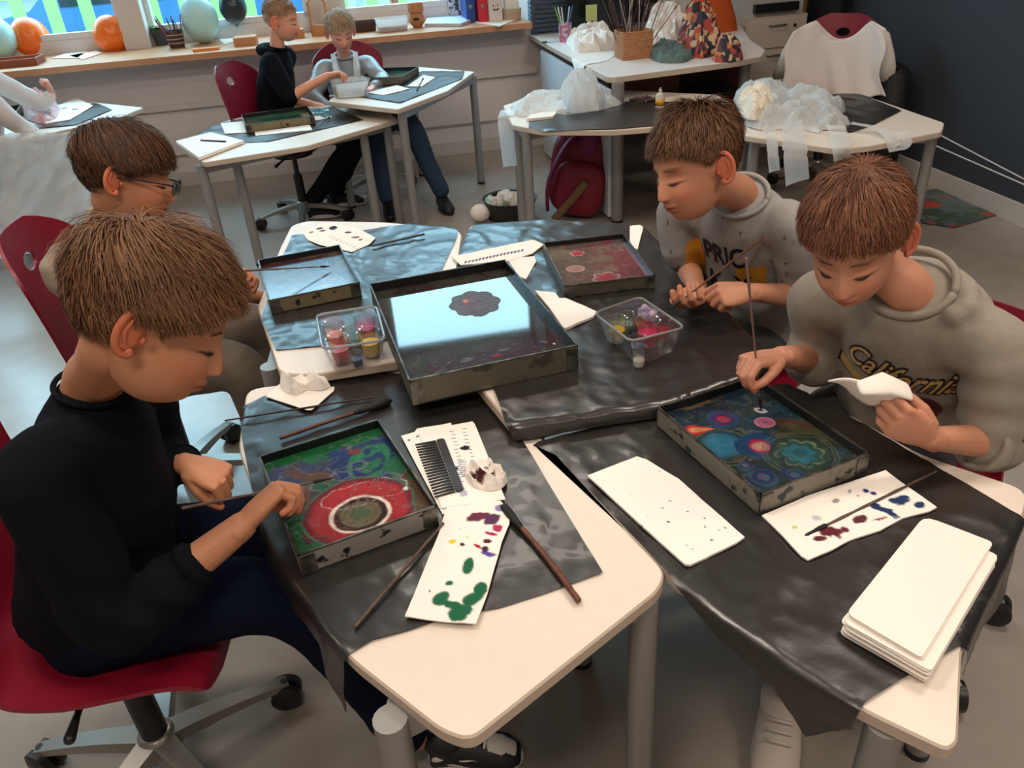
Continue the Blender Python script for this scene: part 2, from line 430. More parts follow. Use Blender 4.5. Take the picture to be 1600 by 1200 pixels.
T1p = px([(385, 608), (620, 577), (772, 604), (1040, 893), (1030, 922), (735, 1157), (690, 1142), (540, 1024), (430, 870), (372, 700)], ZT)
seam = px([(1182, 583), (1030, 632), (800, 666)], ZB)
T2p = np.vstack([px([(1232, 598), (1300, 632), (1440, 710), (1606, 765), (1602, 800), (1503, 1008), (1497, 1160), (1480, 1172), (1345, 1108), (1120, 960), (1042, 893)], ZT), seam[2]+[.03, -.012], seam[0]+[.01, -.012]])
T3p = px([(425, 548), (436, 582), (482, 586), (696, 552), (722, 366), (712, 357), (600, 347), (480, 345), (455, 352), (437, 388), (402, 480)], ZB)
T4p = np.vstack([px([(735, 352), (850, 344), (1000, 352), (1012, 363), (1200, 556)], ZB), seam, px([(705, 552), (727, 372)], ZB)])
t1, T1 = table('craft_table', 'white craft table in front left, corner bare and rounded', T1p, ZT, [P(612, 1135, .60)[:2], P(1008, 905, ZT)[:2], P(420, 640, ZT)[:2]+[.03, 0], P(740, 615, ZT)[:2]+[-.02, -.03]], rad=.035)
t2, T2 = table('craft_table', 'white craft table in front right under the stack of towels', T2p, ZT, [P(1375, 1158, .58)[:2], P(1560, 790, ZT)[:2], P(1235, 612, ZT)[:2], P(900, 680, ZT)[:2]], rad=.03)
t3, T3 = table('craft_table', 'white craft table at the back left of the group, beside the glasses person', T3p, ZB, [P(425, 583, .63)[:2], P(470, 365, ZB)[:2], P(695, 370, ZB)[:2], P(670, 540, ZB)[:2]], rad=.025)
t4, T4 = table('craft_table', 'white craft table at the back right of the group, holding the large tray', T4p, ZB, [P(760, 365, ZB)[:2], P(990, 368, ZB)[:2], P(1150, 560, ZB)[:2], P(830, 640, ZB)[:2]], rad=.02)
# far tables
FA = px([(512, 158), (622, 171), (700, 142), (742, 112), (650, 104), (575, 112)], .68)
ft, FAr = table('school_table', 'taller white table below the window with a tilted tray', FA, .68, [P(627, 172, .66)[:2], P(738, 117, .66)[:2], P(520, 148, .66)[:2], P(640, 112, .66)[:2]], rad=.02)
FB = px([(275, 224), (318, 254), (480, 228), (622, 186), (600, 168), (470, 158), (350, 190)], .60)
fb, FBr = table('school_table', 'lower white table in the back with green tray and stack of paper', FB, .60, [P(313, 256, .58)[:2], P(365, 238, .58)[:2], P(603, 190, .58)[:2], P(566, 200, .58)[:2]], rad=.02)
FC = px([(-60, 196), (-40, 226), (60, 212), (180, 186), (224, 168), (150, 160), (40, 165)], .65)
fc, FCr = table('school_table', 'white table at the left edge with crumpled napkins and tray', FC, .65, [P(95, 208, .62)[:2], P(200, 178, .62)[:2], P(10, 215, .62)[:2], P(30, 180, .62)[:2]], rad=.02)
FD = px([(786, 165), (800, 195), (846, 204), (960, 204), (1060, 196), (1150, 165), (1120, 148), (960, 140), (870, 140)], .62)
fd, FDr = table('school_table', 'white table before the desk under black sheet, plastic aprons and glue', FD, .62, [P(822, 204, .6)[:2], P(808, 190, .6)[:2], P(1090, 186, .6)[:2], P(1050, 150, .6)[:2]], rad=.02)
FE = px([(1150, 146), (1345, 147), (1476, 192), (1472, 206), (1360, 228), (1310, 233), (1150, 210)], .62)
fe, FEr = table('school_table', 'white table by the dark wall draped with white plastic aprons', FE, .62, [P(1458, 205, .6)[:2], P(1345, 158, .6)[:2], P(1165, 160, .6)[:2], P(1180, 212, .6)[:2]], rad=.02)
# ---------------------------------------------------------------- black polythene sheets
def drape(polys, z, amp=.0022, sc=14, seed=0, r=.008, big=.0):
    def f(p):
        n = len(p); zz = np.full(n, z); out = np.c_[p, zz]
        ins = np.zeros(n, bool)
        for q in polys: ins |= in_poly(q, p)
        rid = 1-np.abs(2*fbm(p[:, 0]*sc+3.1, p[:, 1]*sc*.7, seed)-1)*2.2
        wob = np.clip(rid, 0, 1)**2*amp+fbm(p[:, 0]*6, p[:, 1]*6, seed+5)*amp*1.2+.0012
        out[:, 2] = z+wob
        o = ~ins
        if o.any():
            best = np.full(o.sum(), 1e9); near = np.zeros((o.sum(), 2))
            for q in polys:
                d, nn = poly_dist(q, p[o]); m = d < best; best[m] = d[m]; near[m] = nn[m]
            d = best; dr = (p[o]-near)/(d[:, None]+1e-9)
            ang = np.minimum(d/r, math.radians(80)); rest = np.maximum(d-r*math.radians(80), 0)
            h = r*np.sin(ang)+rest*math.cos(math.radians(80)); v = r*(1-np.cos(ang))+rest*math.sin(math.radians(80))
            wv = (fbm(p[o][:, 0]*9, p[o][:, 1]*9, seed+2)-.5)*.03*np.clip(d/.05, 0, 1)
            out[o, :2] = near+dr*(h+wv)[:, None]; out[o, 2] = z+.002-v
        return out
    return f
def outward(poly, a, b):
    d = unit(np.asarray(b)-np.asarray(a)); n = np.array([d[1], -d[0]]); c = np.mean(poly, 0)
    return n if n@((np.asarray(a)+np.asarray(b))/2-c) > 0 else -n
e1, e2 = P(425, 858, ZT)[:2], P(541, 1026, ZT)[:2]; on = outward(T1, e1, e2)
c1 = list(px([(361, 645), (430, 613), (600, 583), (766, 604), (808, 676), (942, 897), (850, 930), (780, 952), (700, 967), (640, 987), (583, 1003), (543, 1026)], ZT))
c1 += [e2+on*.10+unit(e2-e1)*.02, e2+on*.045-unit(e2-e1)*.08, e1+on*.04, P(408, 825, ZT)[:2]+on*.004] + list(px([(396, 775), (379, 690), (376, 660)], ZT))
cs = sheet('plastic_sheet', c1, .010, drape([T1], ZT, .002, 12, 1), M_poly, color=None)
tag(cs, 'black plastic sheet under the green tray, flap hanging at the left', 'plastic sheet', 'black plastic table covers')
a2, b2 = P(1125, 960, ZT)[:2], P(1348, 1101, ZT)[:2]; on2 = outward(T2, a2, b2)
c3, d3 = P(1503, 1008, ZT)[:2], P(1596, 812, ZT)[:2]; on3 = outward(T2, c3, d3)
c2 = [seam[2]+[.035, -.02]]+list(px([(1010, 645), (1190, 598), (1232, 602), (1300, 637), (1432, 714), (1510, 757), (1580, 800)], ZT))+[d3+on3*.02, (c3+d3)/2+on3*.065, c3+on3*.05+unit(c3-d3)*.01]
c2 += list(px([(1500, 1012), (1408, 1064), (1352, 1100)], ZT))+[b2+on2*.05, b2+on2*.10-unit(b2-a2)*.05, (a2+b2)/2+on2*.05, a2+on2*.035]+list(px([(1042, 895), (950, 800), (870, 715)], ZT))
cs = sheet('plastic_sheet', c2, .010, drape([T2], ZT, .0028, 13, 9), M_poly)
tag(cs, 'black plastic sheet under the blue tray and towel stack, corner flap hanging', 'plastic sheet', 'black plastic table covers')
cs = sheet('plastic_sheet', px([(457, 369), (560, 362), (650, 349), (716, 358), (714, 372), (690, 424), (682, 530), (605, 533), (432, 549), (408, 500), (445, 395)], ZB), .010, drape([T3], ZB, .0026, 14, 20), M_poly)
tag(cs, 'black plastic sheet reflecting window light beneath the palette napkin', 'plastic sheet', 'black plastic table covers')
c4 = list(px([(744, 346), (842, 339), (880, 340), (1020, 358), (1205, 560)], ZB))+[seam[0]+[.0, -.02], seam[1]+[0, -.03], seam[2]+[-.005, -.03]]+list(px([(770, 606), (690, 566), (700, 480), (722, 380)], ZB))
cs = sheet('plastic_sheet', c4, .010, drape([T4, T3], ZB, .0032, 11, 33), M_poly)
tag(cs, 'black plastic sheet under the large tray and red tray', 'plastic sheet', 'black plastic table covers')
def farsheet(pxs, z, tp, label, seed):
    cs = sheet('plastic_sheet', px(pxs, z), .025, drape([tp], z, .003, 9, seed), M_poly)
    tag(cs, label, 'plastic sheet', 'black plastic table covers')
farsheet([(575, 132), (660, 112), (726, 112), (722, 124), (625, 162), (560, 152)], .68, FAr, 'black plastic sheet on the taller back table by the window', 41)
farsheet([(290, 214), (350, 192), (470, 170), (520, 168), (568, 188), (420, 222), (330, 226)], .60, FBr, 'black plastic sheet beneath the green tray in the back', 42)
farsheet([(40, 204), (100, 168), (150, 162), (176, 172), (120, 196)], .65, FCr, 'black plastic sheet on the far left table', 43)
farsheet([(826, 200), (828, 176), (960, 160), (1060, 160), (1148, 165), (1060, 194), (960, 203), (850, 205)], .62, FDr, 'black plastic sheet under the glue bottle table', 44)
farsheet([(1150, 140), (1345, 148), (1408, 174), (1365, 196), (1330, 208), (1150, 190)], .62, FEr, 'black plastic sheet on the table by the dark wall', 45)
# ---------------------------------------------------------------- marbling trays
def paint_canvas(uv, base): return np.tile(np.array(s2l(base)), (len(uv), 1))
class Paint:
    """paint colours floating on the size, laid out in the tray's own plane (metres)"""
    def __init__(s, p, base, rough=.04):
        s.p = p; s.c = np.tile(s2l(base), (len(p), 1)); s.r = np.full(len(p), rough)
    def mix(s, m, col):
        s.c = lerp(s.c, s2l(col), m)
    def warp(s, amt, sc, seed):
        q = s.p.copy(); q[:, 0] += (fbm(s.p[:, 0]*sc, s.p[:, 1]*sc, seed)-.5)*amt; q[:, 1] += (fbm(s.p[:, 0]*sc+9, s.p[:, 1]*sc, seed+3)-.5)*amt
        return q
    def ell(s, c, rx, ry, ang=0, warp=0, seed=0, soft=.06):
        q = s.warp(warp*1.25, 30, seed) if warp else s.p
        if warp: q = q+np.c_[fbm(s.p[:, 0]*110, s.p[:, 1]*110, seed+40, 2)-.5, fbm(s.p[:, 0]*110+5, s.p[:, 1]*110, seed+41, 2)-.5]*warp*.35
        d = q-np.asarray(c)[:2]; ca, sa = math.cos(ang), math.sin(ang)
        x = (d[:, 0]*ca+d[:, 1]*sa)/rx; y = (-d[:, 0]*sa+d[:, 1]*ca)/ry
        r = np.hypot(x, y); s.th = np.arctan2(y, x); s.rr = r
        return 1-sstep(1-soft, 1+soft, r)
    def ring(s, c, rx, ry, w, ang=0, **k):
        s.ell(c, rx, ry, ang, **k); return 1-sstep(w*.6, w, np.abs(s.rr-1))
    def veins(s, sc, seed, w=.03, amt=.05):
        q = s.warp(amt, 22, seed); n = fbm(q[:, 0]*sc, q[:, 1]*sc, seed+1, 3)
        return 1-sstep(w*.4, w, np.abs(n-.5))
    def blob(s, sc, seed, t=.5, w=.03, amt=.05):
        q = s.warp(amt, 22, seed); n = fbm(q[:, 0]*sc, q[:, 1]*sc, seed+1, 3)
        return sstep(t-w, t+w, n)
M_liquid = mat('marbling_paint', attr='Col', rough=.04, spec=.6, alpha_rough=True)
def tray_metal(name, a, b, sc):
    if name in _mats: return _mats[name]
    m = mat(name, a, .5, metal=.2, var=(sc, b, .025, .60), bump=(90, .3, .001))
    return m
M_tray_in = mat('tray_dark_inside', (22, 22, 24), .35)
M_tray_rim = mat('tray_rim_metal', (120, 116, 108), .35, metal=.7, var=(40, (60, 58, 56), .15))
def tray(x, y, a, w_, l, h, z, label, out, pfun, wl=None, res=.0018, name='marbling_tray', tilt=0):
    S = .86; x, y, w_, l, h = x*S, y*S, w_*S, l*S, h*S
    u = V(math.cos(a), math.sin(a), 0); v = V(math.sin(a), -math.cos(a), 0); o = V(x, y, z)
    return tray_at(o, u, v, w_, l, h, label, out, pfun, wl, res, name)
def tray_at(o, u, v, w_, l, h, label, out, pfun, wl=None, res=.0018, name='marbling_tray', group='metal marbling trays'):
    t = .0022; z = EZ; cen = o+u*w_/2+v*l/2
    if abs(np.cross(u, v)[2]) and np.cross(u, v)[2] < 0: z = -np.cross(u, v)
    root = thing(name, label, 'tray', cen, group)
    R = [u, v, z]
    MB().box(cen+z*.0015, (w_, l, .003), R=R).build('tray_bottom', M_tray_in, root, smooth=False)
    sides = [(o+v*0+u*w_/2+v*t/2, (w_, t)), (o+u*w_/2+v*(l-t/2), (w_, t)), (o+v*l/2+u*t/2, (t, l)), (o+v*l/2+u*(w_-t/2), (t, l))]
    for c, (sx, sy) in sides:
        mb = MB(); mb.box(c+z*h/2, (sx, sy, h), R=R)
        # inner face dark, the outside splashed
        inn = unit(cen-c); inn = inn-z*(inn@z)
        mb2 = MB(); mb2.box(c+z*h/2+inn*(t*.5+.0004), (sx-(t*2 if sx > sy else -0), sy-(t*2 if sy > sx else 0), h*.985) if True else 0, R=R)
        s_ = mb.build('tray_side', out, root, smooth=False); 
        mb3 = MB(); mb3.box(c+z*h/2+inn*(t*.5+.0004), ((sx-.004) if sx > sy else .0008, (sy-.004) if sy > sx else .0008, h*.98), R=R)
        mb3.build('inner_face', M_tray_in, s_, smooth=False)
        mb4 = MB(); mb4.box(c+z*(h+.0006), (sx+.0012, sy+.0012, .0024), R=R); mb4.build('rim', M_tray_rim, s_, smooth=False)
    for su, sv in ((0, 0), (1, 0), (0, 1), (1, 1)):       # folded corner tabs
        c = o+u*(w_*su)+v*(l*sv); e = u*(1 if su == 0 else -1)
        MB().box(c+e*.0125+v*(.0012 if sv else -.0012)+z*h*.48, (.024, .0016, h*.9), R=R).build('corner_tab', M_tray_rim, root, smooth=False)
    wl = wl or h*.62
    nu, nv = int(w_/res), int(l/res); g = np.zeros((nv, nu, 3))
    uu, vv = np.meshgrid(np.linspace(.003, w_-.003, nu), np.linspace(.003, l-.003, nv))
    g = o+uu[..., None]*u+vv[..., None]*v+z*wl
    pt = Paint(g.reshape(-1, 3)[:, :2], (80, 80, 70)) if name != 'x' else None
    pt.uv = np.c_[uu.ravel()/w_, vv.ravel()/l]; pt.l = np.c_[uu.ravel(), vv.ravel()]; pt.zl = (o+z*wl)[2]
    pfun(pt)
    g1 = pt.veins(34, 91, .012, .06); g2 = fbm(pt.p[:, 0]*60, pt.p[:, 1]*60, 77); g3 = pt.veins(20, 71, .010, .10)
    pt.c = pt.c*(.62+.42*g2)[:, None]; lum = pt.c.mean(1)[:, None]; pt.c = pt.c*.86+lum*.14
    pt.mix(g1*.15, (120, 116, 100)); pt.mix(g3*.35, (22, 22, 28))
    mb = MB(); mb.grid(g, col=np.c_[np.clip(pt.c, 0, 1), pt.r]); mb.build('paint_surface', M_liquid, root, colors=True)
    return root
Q = lambda pt, a, b: P(a, b, pt.zl)[:2]
def p_green(t):
    t.mix(np.ones(len(t.p)), (62, 56, 62))
    v = t.uv[:, 1]+(fbm(t.p[:, 0]*14, t.p[:, 1]*14, 5)-.5)*.35; u = t.uv[:, 0]
    t.mix(t.blob(16, 11, .52, .06), (52, 58, 92)); t.mix(t.blob(20, 31, .6, .05), (96, 60, 44)); t.mix(t.blob(24, 37, .66, .05), (40, 96, 66))
    t.mix(1-sstep(.14, .17, v), (16, 98, 52))
    q = t.uv+np.c_[fbm(t.p[:, 0]*20, t.p[:, 1]*20, 8)-.5, fbm(t.p[:, 0]*20, t.p[:, 1]*20, 9)-.5]*.3
    d = np.hypot((q[:, 0]-.74)/.30, (q[:, 1]-.32)/.22); t.mix(1-sstep(.9, 1, d), (28, 46, 104)); t.mix(1-sstep(.06, .1, np.abs(d-.62)), (24, 118, 74)); t.mix(1-sstep(.3, .36, d), (22, 104, 66))
    t.mix((q[:, 0] > .86)*(q[:, 1] > .35)*1., (20, 100, 62)); t.mix(((q[:, 0] > .8)*(q[:, 1] > .62))*.8, (104, 58, 34))
    t.mix((q[:, 0] < .12)*(q[:, 1] > .55)*.9, (24, 92, 60))
    for k, (a, b) in enumerate(((500, 760), (560, 728), (610, 745), (530, 745))):
        t.mix(t.ring(Q(t, a, b), .018, .012, .2, seed=k, warp=.01)*.6, (110, 110, 130))
    c = Q(t, 562, 797); A = .25
    t.mix(t.ell(c, .092, .088, A, .010, 2), (120, 26, 40)); t.mix(t.ring(c, .092, .088, .03, A, warp=.01, seed=2), (70, 110, 90))
    t.mix(t.ell(c, .080, .076, A, .008, 2), (176, 14, 34)); 
    c2 = Q(t, 562, 803); t.mix(t.ell(c2, .050, .047, A, .006, 4, .03), (244, 226, 208)); t.mix(t.ell(c2+[.001, 0], .045, .042, A, .006, 6, .03), (84, 22, 30))
    t.mix(t.ell(c2+[.002, 0], .040, .037, A, .005, 4, .04), (60, 34, 34)); t.mix(t.ell(c2+[.002, 0], .034, .032, A, .005, 8), (112, 96, 66))
    t.mix(t.ell(c2+[.003, 0], .018, .017, A, .01, 9), (78, 96, 66)); t.mix(t.ring(c2, .026, .024, .07, A, warp=.01, seed=3)*.6, (60, 84, 60))
    t.mix(t.ell(Q(t, 634, 763), .0045, .005), (214, 240, 222)); t.mix(t.ell(Q(t, 594, 763), .001, .001), (230, 230, 230))
    t.mix(t.veins(26, 55, .02)*.4, (130, 128, 120)); t.mix(t.ell(Q(t, 550, 706), .012, .011, 0, .02, 4), (120, 44, 50))
    d = t.ring(Q(t, 568, 770), .075, .03, .02, .3, warp=.015, seed=3); t.mix(d*.7, (200, 190, 180))
def p_blue(t):
    t.mix(np.ones(len(t.p)), (44, 58, 52))
    t.mix(t.blob(14, 3, .5, .1), (36, 66, 82)); t.mix(t.blob(18, 8, .6, .1)*.8, (84, 84, 52)); t.mix(t.veins(24, 14, .02)*.5, (118, 128, 96)); t.mix(t.veins(30, 24, .02)*.6, (20, 44, 54))
    t.mix((1-sstep(.0, .28, t.uv[:, 1]-.25*t.uv[:, 0]+.2*0))*.0, (10, 16, 40))
    t.mix(sstep(.0, .35, .35-t.uv[:, 1])*.75, (14, 30, 52))
    def eye(a, b, r, cols, wv=0, pet=0):
        c = Q(t, a, b)
        for k, (f, col) in enumerate(cols):
            m = t.ell(c, r*f, r*f, 0, .008, k+a)
            if pet: m = 1-sstep(.92, 1.06, t.rr/(.78+.24*np.abs(np.cos(t.th*pet/2)))) 
            t.mix(m, col)
    eye(1128, 695, .036, [(1.25, (52, 76, 66)), (1.12, (30, 70, 88)), (1, (28, 104, 134)), (.72, (24, 118, 152))])
    for k in (1.35, 1.5, 1.65): t.mix(t.ring(Q(t, 1128, 695), .036*k, .036*k, .035, 0, warp=.008, seed=3)*.7, (112, 108, 80) if k != 1.5 else (24, 44, 60))
    eye(1187, 697, .038, [(1.1, (26, 60, 92)), (1, (20, 74, 118)), (.72, (54, 68, 124)), (.5, (190, 34, 52)), (.34, (206, 130, 132)), (.16, (190, 168, 110))])
    eye(1250, 708, .040, [(1.28, (50, 74, 66))]); eye(1250, 708, .036, [(1.16, (130, 146, 112)), (1.08, (46, 84, 80)), (.8, (30, 112, 128)), (.4, (28, 90, 106))], pet=8)
    for k in (1.5, 1.7): t.mix(t.ring(Q(t, 1250, 708), .036*k, .036*k, .035, 0, warp=.01, seed=9)*.6, (104, 112, 84))
    eye(1130, 655, .030, [(1.1, (46, 60, 66)), (1, (34, 70, 112)), (.7, (70, 50, 100)), (.38, (186, 30, 64)), (.16, (150, 60, 80))])
    c = Q(t, 1085, 672); d = unit(Q(t, 1112, 670)-c); n = np.array([-d[1], d[0]]); q = t.p-c; xx = q@d/.024; yy = np.abs(q@n)/.017
    dr = yy/np.clip(1-np.clip(xx, 0, 1.6)/1.6, .02, 1); dr = np.where(xx < 0, np.hypot(xx*1.25, yy), dr); dr = np.where(xx > 1.5, 9, dr)
    for f, col in ((1, (190, 24, 34)), (.62, (222, 96, 50)), (.34, (226, 170, 104)), (.12, (190, 60, 40))): t.mix(1-sstep(f-.08, f+.04, dr), col)
    c = Q(t, 1195, 660); t.mix(t.ell(c, .0175, .016, 0, .002, 2, .05), (190, 96, 134)); t.mix(t.ring(c, .0175, .016, .10), (214, 130, 160)); t.mix(t.ell(c, .003, .003), (140, 30, 60))
    t.mix(t.ell(Q(t, 1186, 640), .011, .008, -.5, .012, 7), (222, 214, 214)); t.mix(t.ell(Q(t, 1188, 641), .006, .003, -.5, .01, 9), (60, 40, 70))
    for a, b, r in ((1192, 746, .030), (1242, 742, .02), (1165, 728, .016)):
        eye(a, b, r, [(1, (40, 50, 90)), (.8, (50, 84, 96)), (.6, (40, 52, 104)), (.35, (60, 100, 120)), (.15, (120, 60, 110))])
    t.mix(t.ell(Q(t, 1240, 664), .03, .006, -.45, .02, 4)*.8, (112, 34, 44)); t.mix(t.ell(Q(t, 1090, 634), .05, .006, .3, .02, 8)*.6, (116, 92, 50))
def p_red(t):
    t.mix(np.ones(len(t.p)), (104, 84, 76)); t.mix(t.blob(9, 3, .46, .12)*.9, (128, 58, 66)); t.mix(sstep(.45, .8, t.uv[:, 0]+(fbm(t.p[:, 0]*10, t.p[:, 1]*10, 2)-.5)*.6)*sstep(.2, .5, t.uv[:, 1])*.9, (134, 52, 68))
    t.mix(t.blob(18, 13, .62, .06)*.7, (120, 112, 86)); t.mix(t.veins(22, 18, .02)*.5, (170, 120, 120)); t.mix(sstep(.7, 1, t.uv[:, 0])*sstep(.3, 0, t.uv[:, 1])*.8, (58, 66, 84))
    t.mix((1-sstep(.05, .3, t.uv[:, 0]))*sstep(.3, .7, t.uv[:, 1])*.8, (96, 92, 84))
    for a, b, r, pet, k in ((902, 396, .020, 5, 0), (948, 434, .036, 6, 1)):
        c = Q(t, a, b); t.ell(c, r, r, .3, .004, k); rr = t.rr/(.75+.3*np.abs(np.cos(t.th*pet/2)))
        t.mix(1-sstep(.97, 1.0, rr), (226, 196, 192)); t.mix(1-sstep(.88, .92, rr), (160, 74, 84) if k else (196, 28, 62)); t.mix((1-sstep(.5, .56, rr)), (180, 34, 66))
    c = Q(t, 899, 420); t.mix(t.ell(c, .024, .022, 0, .002, 3), (214, 176, 170)); t.mix(t.ell(c, .021, .019, 0, .002, 3), (176, 124, 118)); t.mix(t.ring(c, .014, .013, .05), (196, 140, 136))
def p_big(t):
    t.mix(np.ones(len(t.p)), (58, 56, 47)); t.mix(t.blob(10, 3, .55, .08)*.8, (52, 34, 36)); t.mix(t.veins(14, 5, .012, .09)*.8, (28, 20, 26)); t.mix(t.veins(18, 9, .01, .09)*.6, (92, 74, 70))
    v = t.uv[:, 1]; u = t.uv[:, 0]
    t.mix(t.blob(16, 23, .55, .03, .12)*sstep(.7, .85, v)*.9, (64, 22, 34))
    for k, (a, b, r1, r2, an) in enumerate(((705, 566, .045, .014, .3), (730, 562, .06, .018, .5), (790, 545, .05, .012, .4), (690, 580, .05, .01, .6), (850, 535, .03, .02, .2))):
        c = Q(t, a, b)
        for f, col in ((1, (84, 78, 76)), (.93, (40, 24, 34)), (.7, (66, 30, 44)), (.45, (48, 30, 50)), (.3, (90, 84, 84))): t.mix(t.ell(c, r1*f, r2*f, an, .014, k*7+3, .05), col)
    t.mix(t.ell(Q(t, 777, 556), .010, .004, .2, .01, 1), (150, 20, 40)); t.mix(t.ell(Q(t, 716, 580), .008, .003, .2, .01, 4), (190, 130, 130)); t.mix(t.ell(Q(t, 866, 537), .003, .003), (190, 190, 200))
    c = Q(t, 742, 474); t.ell(c, .062, .074, .2, .0, 2); rr = t.rr/(.88+.12*np.abs(np.cos(t.th*4)))
    m = 1-sstep(.97, 1.0, rr); t.mix(m, (40, 34, 44)); m2 = 1-sstep(.93, .96, rr); t.mix(m2, (84, 76, 84)); t.mix((1-sstep(.5, .6, rr))*.7, (96, 70, 88))
    t.mix(m2*t.veins(30, 4, .03)*.7, (60, 40, 70)); t.mix(t.ell(Q(t, 727, 471), .006, .010, 0, .008, 2), (220, 110, 60)); t.mix(t.ell(Q(t, 728, 478), .009, .013, 0, .01, 5)*.6, (110, 60, 90))
    t.r = np.where(m > .5, .55, t.r)
def p_slate_reflection(t):
    t.mix(np.ones(len(t.p)), (66, 74, 92)); t.mix(t.blob(16, 3, .5, .1)*.8, (92, 98, 120)); t.mix(t.veins(24, 5, .02)*.7, (140, 140, 160)); t.mix(sstep(.2, .05, t.uv[:, 1]), (70, 30, 34))  # slate blue paints in the window's reflection; the maroon strip lies outside it
    t.mix(t.blob(18, 13, .6, .08)*.5, (110, 100, 80))
    c = Q(t, 520, 437); 
    for f, col in ((1, (70, 70, 110)), (.8, (120, 120, 150)), (.6, (60, 60, 110)), (.35, (140, 100, 90))): t.mix(t.ell(c, .034*f, .024*f, 0, .008, 3), col)
    t.r = np.full(len(t.p), .13)
M_t1 = tray_metal('tray_splashed_silver', (150, 144, 138), (30, 28, 30), 38)
M_t2 = tray_metal('tray_splashed_grey', (132, 126, 114), (40, 48, 52), 34)
M_t3 = tray_metal('tray_olive_metal', (98, 93, 80), (66, 63, 54), 16)
M_t4 = tray_metal('tray_tan_metal', (124, 112, 84), (34, 30, 26), 34)
HC = .0035
tray(-.54, 1.351, .429, .263, .343, .047, ZT+HC, 'marbling tray with green and blue paint and a red eye shape', M_t1, p_green)
tray(.312, 1.425, .388, .261, .339, .049, ZT+HC, 'marbling tray with dark teal paint, blue flowers and a red drop', M_t2, p_blue)
tray(.131, 2.379, .105, .263, .348, .038, ZB+HC, 'marbling tray with red and pink paint and white-rimmed flowers', M_t3, p_red, res=.0025)
tray(-.784, 2.391, .325, .263, .341, .044, ZB+HC, 'marbling tray with painted-in slate-blue window reflection before the person in glasses', M_t4, p_slate_reflection, res=.0025)
tray(-.385, 2.082, .27, .406, .582, .066, ZB+HC, 'large marbling tray in the middle mirroring the bright window', M_t3, p_big, res=.0024)
# ---------------------------------------------------------------- paper towels
def napkin(pxs, z, label, paint=None, th=.0016, curl=.003, seed=0, rough_edges=0, layers=1, group='paper towels', cat='paper towel', name='paper_towel', sp=.004):
    poly = px(pxs, z)
    cen = poly.mean(0)
    def f(p):
        q = fbm(p[:, 0]*22, p[:, 1]*22, seed)
        return np.c_[p, z+th+q*curl]
    def colr(p):
        c = np.tile(s2l((250, 241, 232)), (len(p), 1)); pa = Paint(p, (250, 241, 232)); pa.zl = z
        pa.c = c; 
        if paint: paint(pa)
        return np.clip(pa.c, 0, 1)
    o = sheet(name, poly, sp if not paint else .0022, f, M_paperc, thick=th, color=colr)
    return tag(o, label, cat, group)
def splat(t, a, b, r, col, seed=0, ry=None, ang=0, w=1.3):
    c = P(a, b, t.zl)[:2]; t.mix(t.ell(c, r, ry or r, ang, r*w, seed, .12), col)
def dots(lst, col=(60, 70, 80)):
    def f(t):
        for i, (a, b, r) in enumerate(lst): splat(t, a, b, r, col, i)
    return f
zt = ZT+.005
napkin([(918, 747), (995, 717), (1010, 722), (1060, 752), (1108, 795), (1163, 843), (1150, 852), (1078, 887), (1070, 886), (1000, 822)], zt, 'folded paper towel speckled with small dark dots',
       dots([(1047, 787, .0016), (1056, 790, .0011), (1035, 798, .0013), (1075, 803, .002), (1044, 819, .002), (1101, 814, .0018), (1101, 827, .0018), (1133, 829, .002), (1124, 832, .0013), (1112, 847, .0022), (1003, 824, .0015), (1073, 857, .001), (1012, 810, .001), (985, 775, .001), (1030, 740, .0012), (1082, 862, .001)]), th=.004, seed=2)
def p_nr(t):
    splat(t, 1300, 838, .018, (92, 18, 34), 1, .013, .5); splat(t, 1283, 845, .008, (92, 18, 34), 5); splat(t, 1342, 814, .012, (88, 30, 44), 2, .009, .6); splat(t, 1318, 830, .006, (100, 30, 50), 3)
    splat(t, 1385, 802, .019, (18, 44, 96), 4, .011, -.5); splat(t, 1366, 794, .010, (18, 44, 90), 5); splat(t, 1404, 786, .016, (16, 46, 92), 6, .010, -.1); splat(t, 1436, 791, .008, (20, 44, 88), 7)
    splat(t, 1352, 770, .005, (38, 40, 120), 8, w=.4); splat(t, 1364, 774, .005, (44, 40, 120), 9, w=.4); splat(t, 1327, 770, .006, (110, 110, 160), 10, .002, .9); splat(t, 1306, 786, .008, (150, 146, 148), 11, .005)
    splat(t, 1272, 812, .007, (196, 194, 200), 12); splat(t, 1240, 828, .004, (200, 206, 120), 13); splat(t, 1340, 778, .002, (120, 110, 150), 4); splat(t, 1370, 812, .012, (140, 40, 60), 21, .002, .3)
napkin([(1190, 808), (1260, 778), (1383, 738), (1392, 745), (1463, 796), (1450, 803), (1410, 812), (1375, 832), (1330, 846), (1300, 862), (1262, 878), (1252, 872), (1222, 840)], zt, 'paper towel smeared with dark red and navy blue paint', p_nr, th=.003, seed=5)
